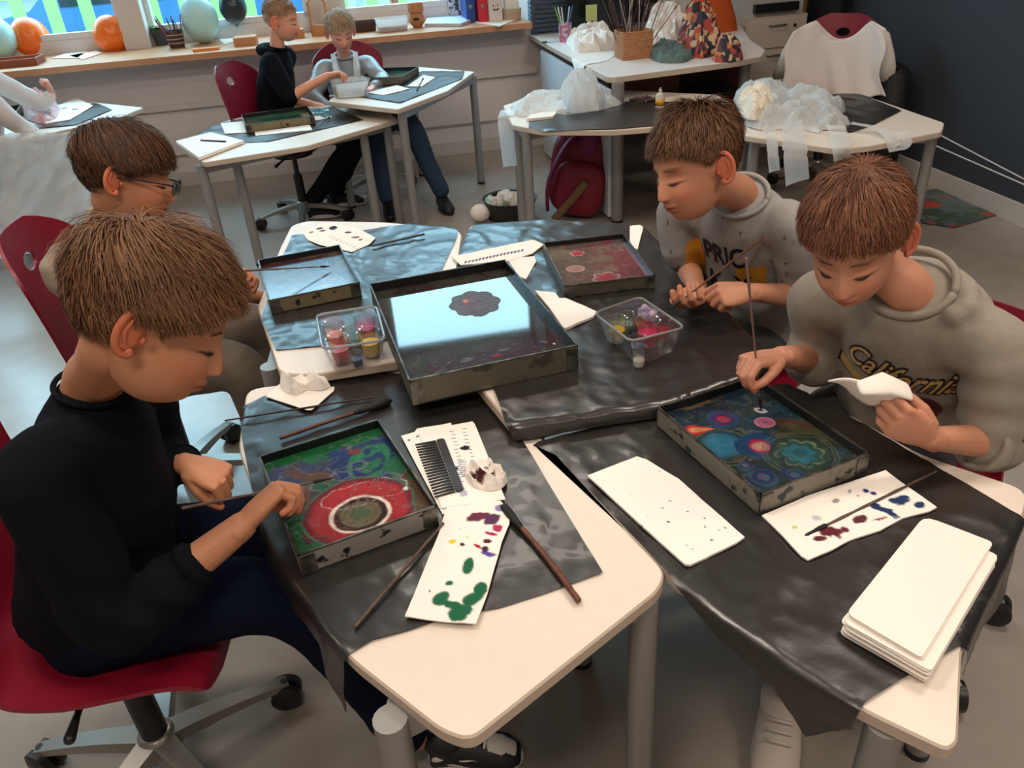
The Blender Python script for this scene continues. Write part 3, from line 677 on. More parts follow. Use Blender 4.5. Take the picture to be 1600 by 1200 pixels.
# stack of towels at the right front
for k in range(14):
    r = random.Random(k); a, b = r.uniform(-.003, .003), r.uniform(-.003, .003); base = px([(1448, 838), (1552, 888), (1447, 1070), (1312, 992)], ZT+.005)
    if k > 10: base = px([(1440, 832), (1545, 874), (1433, 1056), (1318, 985)], ZT+.005)
    poly = round_poly(base+[a, b], [.018, .006, .006, .010], 4); c = poly.mean(0); an = r.uniform(-.012, .012); d = poly-c
    poly = c+np.c_[d[:, 0]*math.cos(an)-d[:, 1]*math.sin(an), d[:, 0]*math.sin(an)+d[:, 1]*math.cos(an)]
    z0 = ZT+.0045+k*.0023; p0 = poly.copy()
    def ff(p, z0=z0, k=k, c=c):
        return np.c_[p, z0+.0020+fbm(p[:, 0]*14, p[:, 1]*14, 3)*.002*min(1, .2+k/14)]
    o = sheet('paper_towel', poly, .012, ff, M_paper, thick=.0019)
    tag(o, 'topmost clean towel of the tall stack at the front right corner' if k == 13 else 'bottom clean towel of the tall stack at the front right corner' if k == 0 else 'clean folded paper towel inside the tall stack at the front right corner', 'paper towel', 'clean towel stack at the front right')
# towels with comb
def p_nc(t):
    for i in range(9):
        splat(t, 706+i*1.6, 676+i*5.5, .005, (88, 90, 116), i, .0012, .15, .25); splat(t, 725+i*1.5, 672+i*5.5, .0045, (88, 90, 120), i+3, .0012, .15, .25)
    for i in range(9): splat(t, 722+i*.3, 722+i*3.0, .009, (96, 104, 150), i+30, .0014, .1, .3)
    for i in range(14): splat(t, 714+i*.9, 742+i*2.6, .0065, (60, 92, 160), i+60, .0012, .2, .3)
    splat(t, 727, 705, .009, (26, 18, 22), 4, .007, w=1.6); splat(t, 712, 734, .006, (60, 60, 84), 5); splat(t, 660, 742, .003, (210, 210, 220), 5)
def p_l(t):
    splat(t, 640, 690, .003, (60, 60, 80), 1); splat(t, 652, 684, .003, (60, 60, 80), 2)
napkin([(627, 683), (648, 677), (652, 672), (705, 662), (735, 790), (692, 806)], zt, 'lower paper towel half hidden beneath the comb towel', p_l, th=.0015, seed=8)
napkin([(655, 677), (738, 660), (742, 664), (790, 782), (770, 784), (690, 796)], zt+.003, 'paper towel with blue comb marks under the black comb', p_nc, th=.0016, seed=9)
def p_ng(t):
    G = (14, 96, 62)
    splat(t, 746, 812, .020, (104, 34, 62), 1, .011, .1, .7); splat(t, 768, 815, .016, (84, 44, 82), 2, .012, .6, .7); splat(t, 780, 800, .008, (140, 130, 176), 3); splat(t, 768, 835, .012, (170, 30, 80), 4, .005, -.6); splat(t, 778, 829, .008, (180, 40, 90), 5)
    splat(t, 709, 850, .0055, (224, 200, 30), 6); splat(t, 731, 843, .002, (230, 200, 60), 6); splat(t, 724, 855, .0042, (50, 28, 26), 7); splat(t, 746, 857, .007, (176, 24, 56), 8, .003, -.6); splat(t, 760, 850, .007, (80, 20, 30), 9, .005); splat(t, 765, 868, .010, (90, 70, 150), 10, .006, -.3, 1.8); splat(t, 757, 861, .006, (60, 30, 40), 11)
    splat(t, 732, 886, .0085, G, 12, .018, -.15, .35); splat(t, 702, 914, .0065, G, 13, .0045, 0, .4)
    splat(t, 690, 938, .012, G, 14, .015, -.3, .6); splat(t, 705, 950, .016, G, 15, .008, -.5, .6); splat(t, 720, 958, .018, G, 16, .013, .1, .6); splat(t, 738, 940, .018, G, 17, .012, .7, .6); splat(t, 750, 925, .010, G, 18, .014, -.2, .6); splat(t, 715, 966, .013, G, 19, .008, 0, .5)
    splat(t, 671, 926, .0015, (40, 40, 50), 20); splat(t, 718, 830, .001, (60, 60, 60), 22)
napkin([(700, 790), (735, 785), (783, 786), (797, 803), (796, 822), (784, 850), (776, 880), (762, 930), (744, 978), (690, 974), (633, 966), (660, 900), (686, 835)], zt+.001, 'long paper towel with green, yellow and purple paint blots', p_ng, th=.002, curl=.004, seed=12)
def p_pal(t):
    splat(t, 520, 358, .014, (34, 22, 40), 1, .018, 0, .5); splat(t, 501, 358, .012, (80, 50, 80), 2, .010); splat(t, 487, 364, .008, (150, 140, 50), 3); splat(t, 544, 365, .010, (60, 44, 80), 4, .007); splat(t, 556, 372, .016, (120, 84, 110), 5, .010); splat(t, 564, 376, .008, (190, 84, 40), 6); splat(t, 505, 362, .008, (90, 60, 90), 7)
    for i in range(9): splat(t, 517+i*5.2, 372+i*2.2, .009, (96, 96, 130), i, .0016, .9, .3)
napkin([(474, 367), (500, 351), (520, 349), (560, 358), (587, 373), (578, 383), (550, 395), (500, 384), (482, 377)], ZB+.004, 'torn paper palette with black and purple paint at the back', p_pal, seed=15)
def p_cm(t):
    for i in range(17): splat(t, 728+i*5.5, 412-i*1.15-(i*.03)**2, .0030, (60, 60, 110), i, .010, -.25, .25)
    for i in range(12): splat(t, 745+i*6, 388-i*1.7, .003, (120, 120, 160), i+30, .004, -.25, .25)
napkin([(706, 403), (760, 392), (833, 377), (850, 384), (832, 398), (795, 410), (770, 412), (720, 416)], ZB+.0045, 'white paper towel with a row of blue comb strokes at the back', p_cm, th=.003, seed=16)
napkin([(792, 406), (835, 402), (838, 410), (822, 438), (812, 434)], ZB+.0035, 'folded towel corner below the comb-stroke towel', None, th=.002, seed=17)
napkin([(836, 458), (868, 462), (874, 470), (884, 470), (932, 491), (928, 498), (884, 517), (880, 516), (858, 484)], ZB+.005, 'folded white paper towel right of the large tray', None, th=.006, seed=18)
napkin([(984, 356), (1000, 354), (1005, 358), (996, 392), (984, 386)], ZB+.006, 'narrow white paper strip behind the red tray', None, th=.004, seed=19)
napkin([(572, 580), (600, 560), (614, 559), (622, 578)], ZT+.002, 'small bluish paper scrap under the paint tub', None, th=.001, seed=21)
napkin([(415, 621), (440, 600), (523, 606), (522, 612), (487, 643), (480, 643)], zt, 'flat paper towel below the crumpled tissue at the left', None, th=.0015, seed=22)
# ---------------------------------------------------------------- crumpled heaps
def heap(name, poly, z, h, label, cat, m, group=None, seed=0, sp=.01, sc=9, ridge=.6, edge=.05, colf=None, rag=.3, auto=16, fold=0):
    poly = np.asarray(poly, float)[:, :2]; poly = round_poly(poly, .3*np.linalg.norm(np.ptp(poly, axis=0)), 5)
    def f(p):
        d, _ = poly_dist(poly, p); t = np.clip(d/edge, 0, 1); t = np.sqrt(1-(1-t)**2)
        n = 1-np.abs(2*fbm(p[:, 0]*sc, p[:, 1]*sc, seed, 4)-1)*3.2; n2 = fbm(p[:, 0]*sc*.5, p[:, 1]*sc*.5, seed+9, 2)
        hh = h*t*(.12+.8*n2+ridge*np.clip(n, 0, 1)*.9)
        if fold:
            q = (p-p.mean(0))/fold; tri = lambda a: np.abs(((a) % 2)-1); n0 = fbm(p[:, 0]*30, p[:, 1]*30, seed, 2)*1.6
            hh = h*np.clip(t, 0, 1)**.6*(.10+.9*np.maximum(tri(q[:, 0]*.9+q[:, 1]*.5+n0), tri(-q[:, 0]*.4+q[:, 1]*1.1+n0*1.3+.6)*.8)**1.3)
        return np.c_[p, z+.001+hh]
    poly = poly+(np.c_[vnoise(poly[:, 0]*40, poly[:, 1]*40, seed), vnoise(poly[:, 0]*40, poly[:, 1]*40, seed+1)]-.5)*h*rag
    o = sheet(name, poly, sp, f, m, color=colf, auto=auto)
    return tag(o, label, cat, group)
M_cloth = mat('white_cloth', (236, 228, 222), .85, bump=(120, .2, .001))
M_tissue = mat('crumpled_tissue', (248, 240, 232), .9, bump=(160, .3, .001))
heap('crumpled_tissue', px([(440, 588), (456, 584), (478, 592), (506, 592), (520, 604), (498, 612), (478, 610), (460, 620), (440, 608)], zt+.004), zt+.003, .034, 'crumpled white tissue resting on a towel at the left', 'tissue', M_tissue, seed=4, sp=.0035, sc=24, edge=.022, fold=.022, auto=35)
def c_t(p):
    t = Paint(p, (246, 236, 228)); t.zl = zt+.015
    n = fbm(p[:, 0]*90, p[:, 1]*90, 6); t.mix(sstep(.52, .6, n)*t.ell(P(755, 744, zt+.015)[:2], .026, .022, 0, .02, 3), (74, 16, 28)); return t.c
heap('crumpled_tissue', px([(724, 738), (745, 724), (776, 728), (795, 750), (780, 768), (740, 768)], zt+.005), zt+.005, .028, 'crumpled tissue blotted with dark maroon paint beside the comb', 'tissue', M_paperc, seed=7, sp=.0028, sc=38, edge=.016, colf=c_t, fold=.013, auto=35)
# comb
def comb():
    z = zt+.0085; A, B, Cc, D = [P(a, b, z) for a, b in ((648, 693), (694, 685), (725, 765), (680, 779))]
    t = thing('comb', 'wide black plastic comb lying on the towel with blue marks', 'comb', (A+Cc)/2)
    spine = round_poly([B*.72+A*.28, B, Cc, Cc*.72+D*.28], .006, 4)
    MB().prism(spine, z-.002, z+.0015, .0006).build('comb_spine', M_plastic_b, t, smooth=False)
    for i in range(20):
        k = (i+.5)/20; a = A+(D-A)*k; b = (B*.7+A*.3)+((Cc*.7+D*.3)-(B*.7+A*.3))*k; w_ = unit(D-A)*.0022; tp = w_*.5
        q = [a-tp, b-w_, b+w_, a+tp]; MB().prism(np.array(q)[:, :2], z-.0018, z+.001, 0).build('tooth', M_plastic_b, t, smooth=False)
comb()
# ---------------------------------------------------------------- brushes
M_stick = mat('brush_stick_brown', (112, 66, 46), .5, var=(60, (84, 46, 34), .2)); M_stick2 = mat('brush_stick_grey', (104, 84, 72), .55, var=(60, (74, 56, 50), .2)); M_hair = mat('brush_hair_black', (18, 16, 17), .7)
def brush(a, b, label, r=(.0035, .0028), bristle=.05, br=.006, m=M_stick, bend=.0, group='marbling brushes', knots=True):
    a, b = V(*a), V(*b); L = np.linalg.norm(b-a); d = (b-a)/L
    t = thing('brush', label, 'brush', (a+b)/2, group); s_ = unit(np.cross(d, EZ))
    pts = [a+d*L*k+s_*bend*math.sin(k*math.pi) for k in np.linspace(0, 1-bristle*.8/L if bristle else 1, 12)]
    rr = [r[0]+(r[1]-r[0])*k+(.0004*math.sin(k*40) if knots else 0) for k in np.linspace(0, 1, 12)]
    MB().tube(pts, rr, 8, (1, 1)).build('handle', m, t)
    if bristle:
        q = pts[-1]; p2 = [q-d*bristle*.25, q, q+d*bristle*.35, q+d*bristle*.7, b]
        MB().tube(p2, [r[1]+.001, r[1]+.0018, br, br*.9, br*.25], 9, (1, 1)).build('bristles', M_hair, t)
        MB().tube([q-d*.012, q-d*.002], r[1]+.0016, 8).build('binding', M_hair, t)
    return t
Z = lambda a, b, z: P(a, b, z)
brush(Z(903, 937, ZT+.008), Z(783, 790, ZT+.012), 'thick brown brush with black bristles lying over the blotted towel edge', (.0050, .0042), .06, .008, bend=.004)
brush(Z(440, 684, ZT+.010), Z(612, 626, ZT+.012), 'brown brush with black bristles lying behind the green tray', (.0040, .0042), .075, .009, bend=-.002)
brush(Z(556, 978, ZT+.008), Z(692, 818, ZT+.012), 'thin grey-brown stick leaning from the green tray corner', (.0032, .0022), 0, m=M_stick2)
brush(Z(352, 657, ZT+.012), Z(580, 621, ZT+.009), 'thin dark stick lying across the tissue towel', (.0018, .0022), 0, m=mat('dark_stick', (58, 34, 34), .5))
brush(Z(1462, 737, ZT+.012), Z(1257, 838, ZT+.009), 'thin brush lying across the red and navy smeared towel', (.0022, .0028), .04, .0032, m=M_stick2)
brush(Z(662, 366, ZB+.012), Z(583, 384, ZB+.010), 'thin grey stick on the back plastic sheet', (.0035, .0030), 0, m=mat('slate_stick', (50, 56, 64), .5))
# ---------------------------------------------------------------- plastic tubs with paint cups
def tub(rim, base, zr, zb, label, cups, m=M_clear, rad=.02, group='clear tubs of paint cups'):
    """rim/base: four pixel corners at heights zr / zb"""
    R_ = np.asarray(rim); B_ = np.asarray(base); c = B_.mean(0)
    t = thing('plastic_tub', label, 'tub', (c[0], c[1], zb), group)
    pr = round_poly(R_, rad, 6); pb = round_poly(B_, rad*.8, 6); n = len(pr); mb = MB(); rings = []
    for k in np.linspace(0, 1, 7): rings.append(np.c_[pb*(1-k)+pr*k, np.full(n, zb+(zr-zb)*k)])
    pin = [np.c_[(q[:, :2]-q[:, :2].mean(0))*.975+q[:, :2].mean(0), q[:, 2]+(.0015 if i == 0 else 0)] for i, q in enumerate(rings)]
    vs = np.concatenate(rings+pin[::-1]); K = 14
    fs = [(i*n+j, i*n+(j+1) % n, (i+1)*n+(j+1) % n, (i+1)*n+j) for i in range(K-1) for j in range(n)]+[tuple(range(n))[::-1], tuple(range((K-1)*n, K*n))]
    mb.add(vs, fs); mb.build('tub_body', m, t, auto=40)
    rp = np.c_[pr, np.full(n, zr)]; MB().tube(list(rp)+[rp[0], rp[1]], .0030, 8).build('rim', mat('clear_rim', (206, 206, 206), .15, trans=.7), t)
    for i, (cu, cv, colr, h, lab, r) in enumerate(cups):
        q = (B_[0]*(1-cu)+B_[1]*cu)*(1-cv)+(B_[3]*(1-cu)+B_[2]*cu)*cv
        cup(q, zb+.002, colr, h, r, lab)
    return t
def cup(q, z, colr, h, r, lab, fill=.55):
    t = thing('paint_cup', lab, 'cup', (q[0], q[1], z), 'small clear cups of paint')
    MB().lathe([(0, 0), (r*.78, 0), (r, h), (r*1.07, h+.0005), (r*1.07, h+.002), (r*.94, h+.001), (r*.74, .0015), (0, .0015)], (q[0], q[1], z), n=20).build('cup_body', M_clear, t, auto=40)
    m = mat('paint_%d_%d_%d' % colr, colr, .25)
    MB().lathe([(0, .002), (r*.74, .002), (r*(.74+.2*fill), h*fill), (0, h*fill)], (q[0], q[1], z), n=20).build('paint', m, t, auto=40)
Rt = px([(494, 492), (588, 478), (602, 531), (504, 546)], ZB+.075); Bt = px([(508, 532), (590, 524), (598, 566), (523, 583)], ZB+.004)
tub(Rt, Bt, ZB+.075, ZB+.004, 'clear square tub of paint cups left of the large tray',
    [(.2, .25, (226, 92, 24), .056, 'orange paint cup in the left tub', .024), (.2, .72, (206, 22, 40), .056, 'red paint cup in the left tub', .024), (.52, .5, (18, 82, 48), .056, 'dark green paint cup in the left tub', .023),
     (.80, .15, (206, 34, 110), .058, 'pink paint cup in the left tub', .024), (.82, .68, (236, 196, 40), .056, 'yellow paint cup in the left tub', .024), (.5, .95, (60, 62, 130), .03, 'small blue paint cup in the left tub', .014)])
Rt = px([(928, 489), (1000, 464), (1071, 512), (985, 534)], ZB+.072); Bt = px([(945, 528), (1008, 508), (1057, 548), (1000, 573)], ZB+.004)
tub(Rt, Bt, ZB+.072, ZB+.004, 'clear square tub of paint cups near the person in the printed tee',
    [(.12, .22, (232, 196, 40), .055, 'yellow paint cup in the right tub', .021), (.42, .12, (150, 182, 170), .05, 'pale green cup in the right tub', .019), (.2, .72, (40, 60, 110), .04, 'dark blue cup in the right tub', .018),
     (.72, .30, (228, 86, 26), .056, 'orange paint cup in the right tub', .023), (.55, .62, (222, 22, 84), .062, 'bright pink paint cup in the right tub', .025), (.88, .62, (196, 22, 50), .052, 'red paint cup in the right tub', .021), (.5, .3, (24, 26, 40), .035, 'black paint cup in the right tub', .016)])
q = P(998, 572, ZB+.005); cup(q, ZB+.005, (232, 224, 214), .044, .015, 'small clear medicine cup of white paint in front of the right tub', .35)
heap('crumpled_tissue', px([(990, 492), (1010, 480), (1036, 494), (1020, 508)], ZB+.05), ZB+.052, .018, 'crumpled purple-stained tissue lying in the right tub', 'tissue', mat('lilac_tissue', (196, 176, 190), .9, var=(80, (120, 100, 140), .15)), seed=14, sp=.004, sc=30, edge=.012)
# ---------------------------------------------------------------- swivel chairs
def chair(c, yaw, label, zs=.46, star=0.0, scale=1.0, base=True, back=True, group='red swivel chairs', col=None, dz=0, base_xy=None):
    c = V(c[0], c[1], 0); f = V(math.cos(yaw), math.sin(yaw), 0); r = V(math.sin(yaw), -math.cos(yaw), 0)
    t = thing('swivel_chair', label, 'chair', c, group)
    prof = bez([(.235, -.045), (.225, -.008), (.17, .004), (.03, -.008), (-.08, -.004), (-.145, .03), (-.172, .10), (-.190, .22), (-.210, .34), (-.228, .43)], 7)
    prof = [(p[0], p[1]) for p in [(q[0], q[1]) for q in [V(a, b) if False else (V(a, b)) for a, b in []]]] or [tuple(q[:2]) for q in bez([V(a, b, 0) for a, b in [(.235, -.045), (.225, -.008), (.17, .004), (.03, -.008), (-.08, -.004), (-.145, .03), (-.172, .10), (-.190, .22), (-.210, .34), (-.228, .43)]], 7)]
    n = len(prof); W = []
    for i in range(n):
        k = i/(n-1); w0 = np.interp(k, [0, .12, .35, .5, .62, .78, .9, 1], [.195, .212, .212, .185, .165, .205, .215, .195])
        e = 1
        if k < .07: e = math.sqrt(1-((.07-k)/.07)**2*.55)
        if k > .86: e = math.sqrt(max(0, 1-((k-.86)/.14)**2*.82))
        W.append(w0*e)
    m = 33; g = np.zeros((n, m, 3)); ll = np.zeros((n, m, 2))
    for i in range(n):
        k = i/(n-1)
        for j in range(m):
            s_ = -1+2*j/(m-1); x = s_*W[i]; y, z = prof[i]
            cv = sstep(.4, .6, k)
            y2 = y+cv*1.35*x*x; z2 = z+(1-cv)*.55*x*x
            hv = (i-n*.86)
            g[i, j] = c+r*x*scale+f*y2*scale+EZ*(zs+z2*scale); ll[i, j] = (x, z)
    mb = MB(); mb.grid(g)
    o = mb.build('seat_shell', col or M_red, t); md = o.modifiers.new('thickness', 'SOLIDIFY'); md.thickness = .008; md.offset = -1
    hcx = c+f*(-.209)*scale+EZ*(zs+.335*scale); cu = MB().lathe([(.001, -.12), (.022, -.12), (.022, .12), (.001, .12)], (0, 0, 0), (0, 1, 0), 28).build('cutter', M_red)
    mw = Matrix.Identity(4); sx_ = r*1.75*scale; fy = unit(f*1.0+EZ*.15); uz = EZ*scale
    for i_ in range(3): mw[i_][0] = sx_[i_]; mw[i_][1] = fy[i_]; mw[i_][2] = uz[i_]; mw[i_][3] = hcx[i_]
    cu.matrix_world = mw; bo = o.modifiers.new('hole', 'BOOLEAN'); bo.operation = 'DIFFERENCE'; bo.object = cu; bo.solver = 'EXACT'
    dg = bpy.context.evaluated_depsgraph_get(); nm = bpy.data.meshes.new_from_object(o.evaluated_get(dg)); o.modifiers.clear()
    if len(nm.vertices) > 100: o.data = nm
    bpy.data.objects.remove(cu)
    o.data.polygons.foreach_set('use_smooth', [True]*len(o.data.polygons))
    try: o.data.set_sharp_from_angle(angle=math.radians(50))
    except Exception: pass
    if base:
        cb = c if base_xy is None else V(base_xy[0], base_xy[1], 0)
        MB().lathe([(.11, zs-.055), (.12, zs-.03), (.05, zs-.018), (0, zs-.018)][::-1][::-1], cb, n=20).build('seat_mount', M_plastic_b, t, auto=40)
        MB().lathe([(.026, .09), (.026, zs*.62), (.014, zs*.62), (.014, zs-.03)], cb, n=16).build('column', M_plastic_b, t, auto=40)
        MB().lathe([(.0, .05), (.035, .055), (.045, .075), (.035, .115), (.028, .12)], cb, n=18).build('hub', M_star, t, auto=50)
        MB().tube([cb+EZ*(zs-.04)-r*.02, cb+EZ*(zs-.055)+r*.17, cb+EZ*(zs-.06)+r*.21], [.006, .006, .010], 8, (1, 1)).build('height_lever', M_plastic_b, t)
        for i in range(5):
            a = star+i*2*math.pi/5; d_ = V(math.cos(a), math.sin(a), 0); s_ = V(-math.sin(a), math.cos(a), 0)
            mb = MB(); rs = []
            for k in np.linspace(0, 1, 6):
                q = cb+d_*(.02+.25*k)+EZ*(.105-.032*k*k-.008*k); w_ = .028-.012*k; h = .020-.010*k
                rs.append([q-s_*w_-EZ*h, q-s_*w_*.8+EZ*h*.3, q+s_*w_*.8+EZ*h*.3, q+s_*w_-EZ*h])
            g2 = np.array(rs); fs = [(i_*4+j, i_*4+(j+1) % 4, (i_+1)*4+(j+1) % 4, (i_+1)*4+j) for i_ in range(5) for j in range(4)]+[(3, 2, 1, 0), (20, 21, 22, 23)]
            mb.add(g2.reshape(-1, 3), fs); mb.build('base_arm', M_star, t, auto=40)
            q = cb+d_*.262; w_ = MB()
            ax = unit(s_+d_*.4)
            for e in (-1, 1): w_.lathe([(0, -.013), (.022, -.013), (.033, -.008), (.033, .008), (.022, .013), (0, .013)], q+ax*.015*e+EZ*.033, ax, 20)
            w_.lathe([(.008, .03), (.008, .072)], q, n=8); w_.build('caster', M_plastic_b, t, auto=40)
    return t
chair((-.775, 1.03), math.radians(5), 'red swivel chair in the front left under the person in the black sweater', star=math.radians(32), zs=.455)
chair((-1.02, 1.99), math.radians(8), 'red swivel chair with oval back hole under the person in glasses', star=math.radians(79))
chair((.64, 1.83), math.radians(228), 'red swivel chair under the person in the printed tee', star=.4, scale=.8, zs=.42)
chair((.83, 1.30), math.radians(218), 'red swivel chair under the person in the grey hoodie top', star=1.1, scale=.8, zs=.42)
chair((-1.24, 4.62), math.radians(-15), 'red swivel chair under the person in the black hoodie in the back', star=math.radians(205), zs=.44, base_xy=(-1.14, 4.52))
chair((-.80, 4.98), math.radians(-70), 'red swivel chair under the person in the silver-grey jacket', star=.3, zs=.44)
chair((1.90, 4.60), math.radians(236), 'red swivel chair with a white shirt hung over its back', star=.7, zs=.45)
lc = P(62, 392, 0)
chair((lc[0], lc[1]), math.radians(20), 'red swivel chair at the left edge, mostly hidden by the white apron', star=.3, zs=.44)
# ---------------------------------------------------------------- desk and what stands on it
ZD = .75
dk = thing('teacher_desk', 'white corner desk with grey post legs beside the window wall', 'desk', (1.0, 5.0, 0))
dp = px([(808, 44), (948, 120), (960, 121), (1150, 96), (1190, 88), (1196, 78), (1172, 62), (1120, -20), (860, -25)], ZD)
MB().prism(round_poly(dp, .02), ZD-.028, ZD, .002, 0, 1).build('desktop', [mat('desk_top', (232, 224, 220), .35), M_band], dk, auto=40)
a, b = P(836, 62, ZD)[:2], P(948, 124, ZD)[:2]; d = unit(b-a)
mb = MB(); q = (a+b)/2; mb.box((q[0]+.03, q[1], .36), (np.linalg.norm(b-a)*.94, .018, .66), R=[[d[0], d[1], 0], [-d[1], d[0], 0], EZ]); mb.build('side_panel', mat('desk_panel', (205, 212, 222), .45), dk, smooth=False)
lp = P(964, 346, 0); leg_post(dk, lp[:2], ZD-.028, .032); lp2 = P(1166, 92, ZD-.03); leg_post(dk, lp2[:2], ZD-.028, .034)
leg_post(dk, P(843, 220, 0)[:2], ZD-.03, .03)
def D_(a, b, z=ZD): return P(a, b, z)
M_kraft = mat('wicker_basket', (196, 142, 100), .7, var=(50, (170, 116, 78), .2), bump=(80, .5, .002))
def open_box(name, corners, z, h, m, label, cat, group=None, t=.006, flare=0, parent=None):
    p = np.asarray(corners)[:, :2]; p = p if area2(p) > 0 else p[::-1]; n = len(p)
    po = offset_poly(p, flare); pi_ = offset_poly(p, -t); pio = offset_poly(p, flare-t)
    rings = [(p, z), (po, z+h), (pio, z+h), (pi_, z+t)]
    vs = np.concatenate([np.c_[q, np.full(n, zz)] for q, zz in rings])
    fs = [(i*n+j, i*n+(j+1) % n, (i+1)*n+(j+1) % n, (i+1)*n+j) for i in range(3) for j in range(n)]+[tuple(range(n))[::-1], tuple(range(3*n, 4*n))]
    o = MB().add(vs, fs).build(name, m, parent, smooth=False)
    return tag(o, label, cat, group) if label else o
def quad(c, w_, d, yaw): 
    u = V(math.cos(yaw), math.sin(yaw)); v = V(-u[1], u[0]); c = np.asarray(c)[:2]
    return np.array([c-u*w_/2-v*d/2, c+u*w_/2-v*d/2, c+u*w_/2+v*d/2, c-u*w_/2+v*d/2])
bc = D_(988, 94); bc = bc+V(.02, .09, 0); 
bt = thing('wicker_basket', 'square wicker basket packed with upright brushes on the desk', 'basket', bc)
open_box('basket_body', round_poly(quad(bc, .175, .15, .17), .01, 3), ZD+.001, .14, M_kraft, None, None, parent=bt)
mb = MB()
for i in range(11): mb.tube(list(np.c_[round_poly(quad(bc, .179, .154, .17), .012, 3), np.full(12, ZD+.008+i*.0128)])+[np.r_[round_poly(quad(bc, .179, .154, .17), .012, 3)[0], ZD+.008+i*.0128]], .0024, 5)
mb.build('basket_weave', M_kraft, bt)
for i in range(34):
    r = random.Random(i+50); a = r.uniform(-.06, .06); b = r.uniform(-.05, .05); q = bc+V(a, b, 0); q[2] = ZD+.02
    d = unit(V(a*5+r.uniform(-.25, .45), b*4+r.uniform(-.2, .2), 1.0)); L = r.uniform(.26, .36)
    e = q+d*L; m = [M_stick, M_stick2, mat('dark_stick', (58, 34, 34), .5), mat('pale_stick', (190, 180, 170), .5)][r.randrange(4)]
    o = MB().tube([q, e-d*.04, e-d*.03, e], [.0025, .0022, .0045, .001], 6, (1, 1)).build('brush', m)
    tag(o, 'long thin brush standing in the wicker basket on the desk', 'brush', 'brushes standing in the wicker basket')
hs = lambda name, pxs, z, h, label, cat, m, **k: heap(name, px(pxs, z), z, h, label, cat, m, **k)
hs('folded_hat', [(1010, 88), (1030, 76), (1060, 80), (1086, 90), (1070, 99), (1030, 100)], ZD, .055, 'slate-green cloth hat on the desk right of the wicker basket', 'hat', mat('slate_green_cloth', (92, 112, 110), .85), seed=3, sp=.008, sc=18, edge=.03)
M_pat = mat('patterned_fabric', (170, 110, 70), .75)
nt = M_pat.node_tree; vn = nt.nodes.new('ShaderNodeTexVoronoi'); vn.inputs['Scale'].default_value = 34; rp = nt.nodes.new('ShaderNodeValToRGB'); tcn = nt.nodes.new('ShaderNodeTexCoord')
rp.color_ramp.interpolation = 'CONSTANT'
for i, (p_, c_) in enumerate([(0, (196, 130, 70)), (.22, (40, 40, 56)), (.42, (176, 70, 60)), (.6, (206, 176, 140)), (.75, (90, 60, 70)), (.9, (222, 140, 60))]):
    e = rp.color_ramp.elements[i] if i < 2 else rp.color_ramp.elements.new(p_); e.position = p_; e.color = tuple(s2l(c_))+(1,)
nt.links.new(tcn.outputs['Object'], vn.inputs['Vector']); nt.links.new(vn.outputs['Color'], rp.inputs['Fac']); nt.links.new(rp.outputs['Color'], nt.nodes['Principled BSDF'].inputs['Base Color'])
heap('patterned_bag', px([(1062, 88), (1068, 70), (1100, 62), (1128, 68), (1136, 84), (1110, 94), (1075, 93)], ZD)+[0, .04], ZD, .22, 'bag of patterned orange and navy fabric on the desk', 'bag', M_pat, seed=5, sp=.012, sc=12, edge=.09)
heap('patterned_scarf', px([(1116, 98), (1120, 84), (1140, 78), (1160, 84), (1164, 96), (1140, 100)], ZD)+[0, .02], ZD, .12, 'patterned scarf spilling over the right end of the desk', 'scarf', M_pat, seed=8, sp=.012, sc=14, edge=.06)
hs('white_cloth', [(880, 66), (930, 52), (960, 58), (962, 76), (930, 82), (900, 84)], ZD, .075, 'white cloth bundled on the desk left of the basket', 'cloth', M_cloth, seed=11, sp=.01, sc=12, edge=.06)
hs('white_cloth', [(1000, 60), (1030, 40), (1066, 40), (1072, 62), (1060, 74), (1020, 76)], ZD, .16, 'heap of white cloth behind the brush basket', 'cloth', M_cloth, seed=12, sp=.012, sc=10, edge=.09)
o = sheet('paper_sheet', px([(890, 96), (905, 74), (965, 82), (948, 96), (902, 104), (896, 112), (892, 104)], ZD), .02, drape([dp], ZD, .001, 8, 3), M_cloth); tag(o, 'white paper hanging over the desk edge in front of the cloth', 'paper')
tag(MB().ball(D_(914, 66)+V(0, .02, .055), (.055, .055, .052), 20).build('white_ball', mat('white_ball', (222, 216, 212), .7, bump=(60, .5, .002))), 'round white pot-like ball on the desk', 'ball')
tag(MB().ball(D_(903, 46)+V(0, .02, .05), (.052, .052, .05), 20).build('grey_ball', mat('grey_ball', (112, 108, 112), .8)), 'dark grey ball behind the white ball on the desk', 'ball')
# folded blue paper tower
tw = thing('paper_tower', 'tall blue accordion-folded paper tower at the desk corner', 'paper tower', D_(835, 52))
q = D_(835, 52)+V(0, .03, 0); mb = MB(); prf = []
for i in range(26): prf.append((.045-(.008 if i % 2 else 0), .001+i*.012))
mb.lathe(prf, q, n=6); mb.build('folded_paper', mat('cyan_paper', (86, 178, 222), .6), tw, smooth=False)
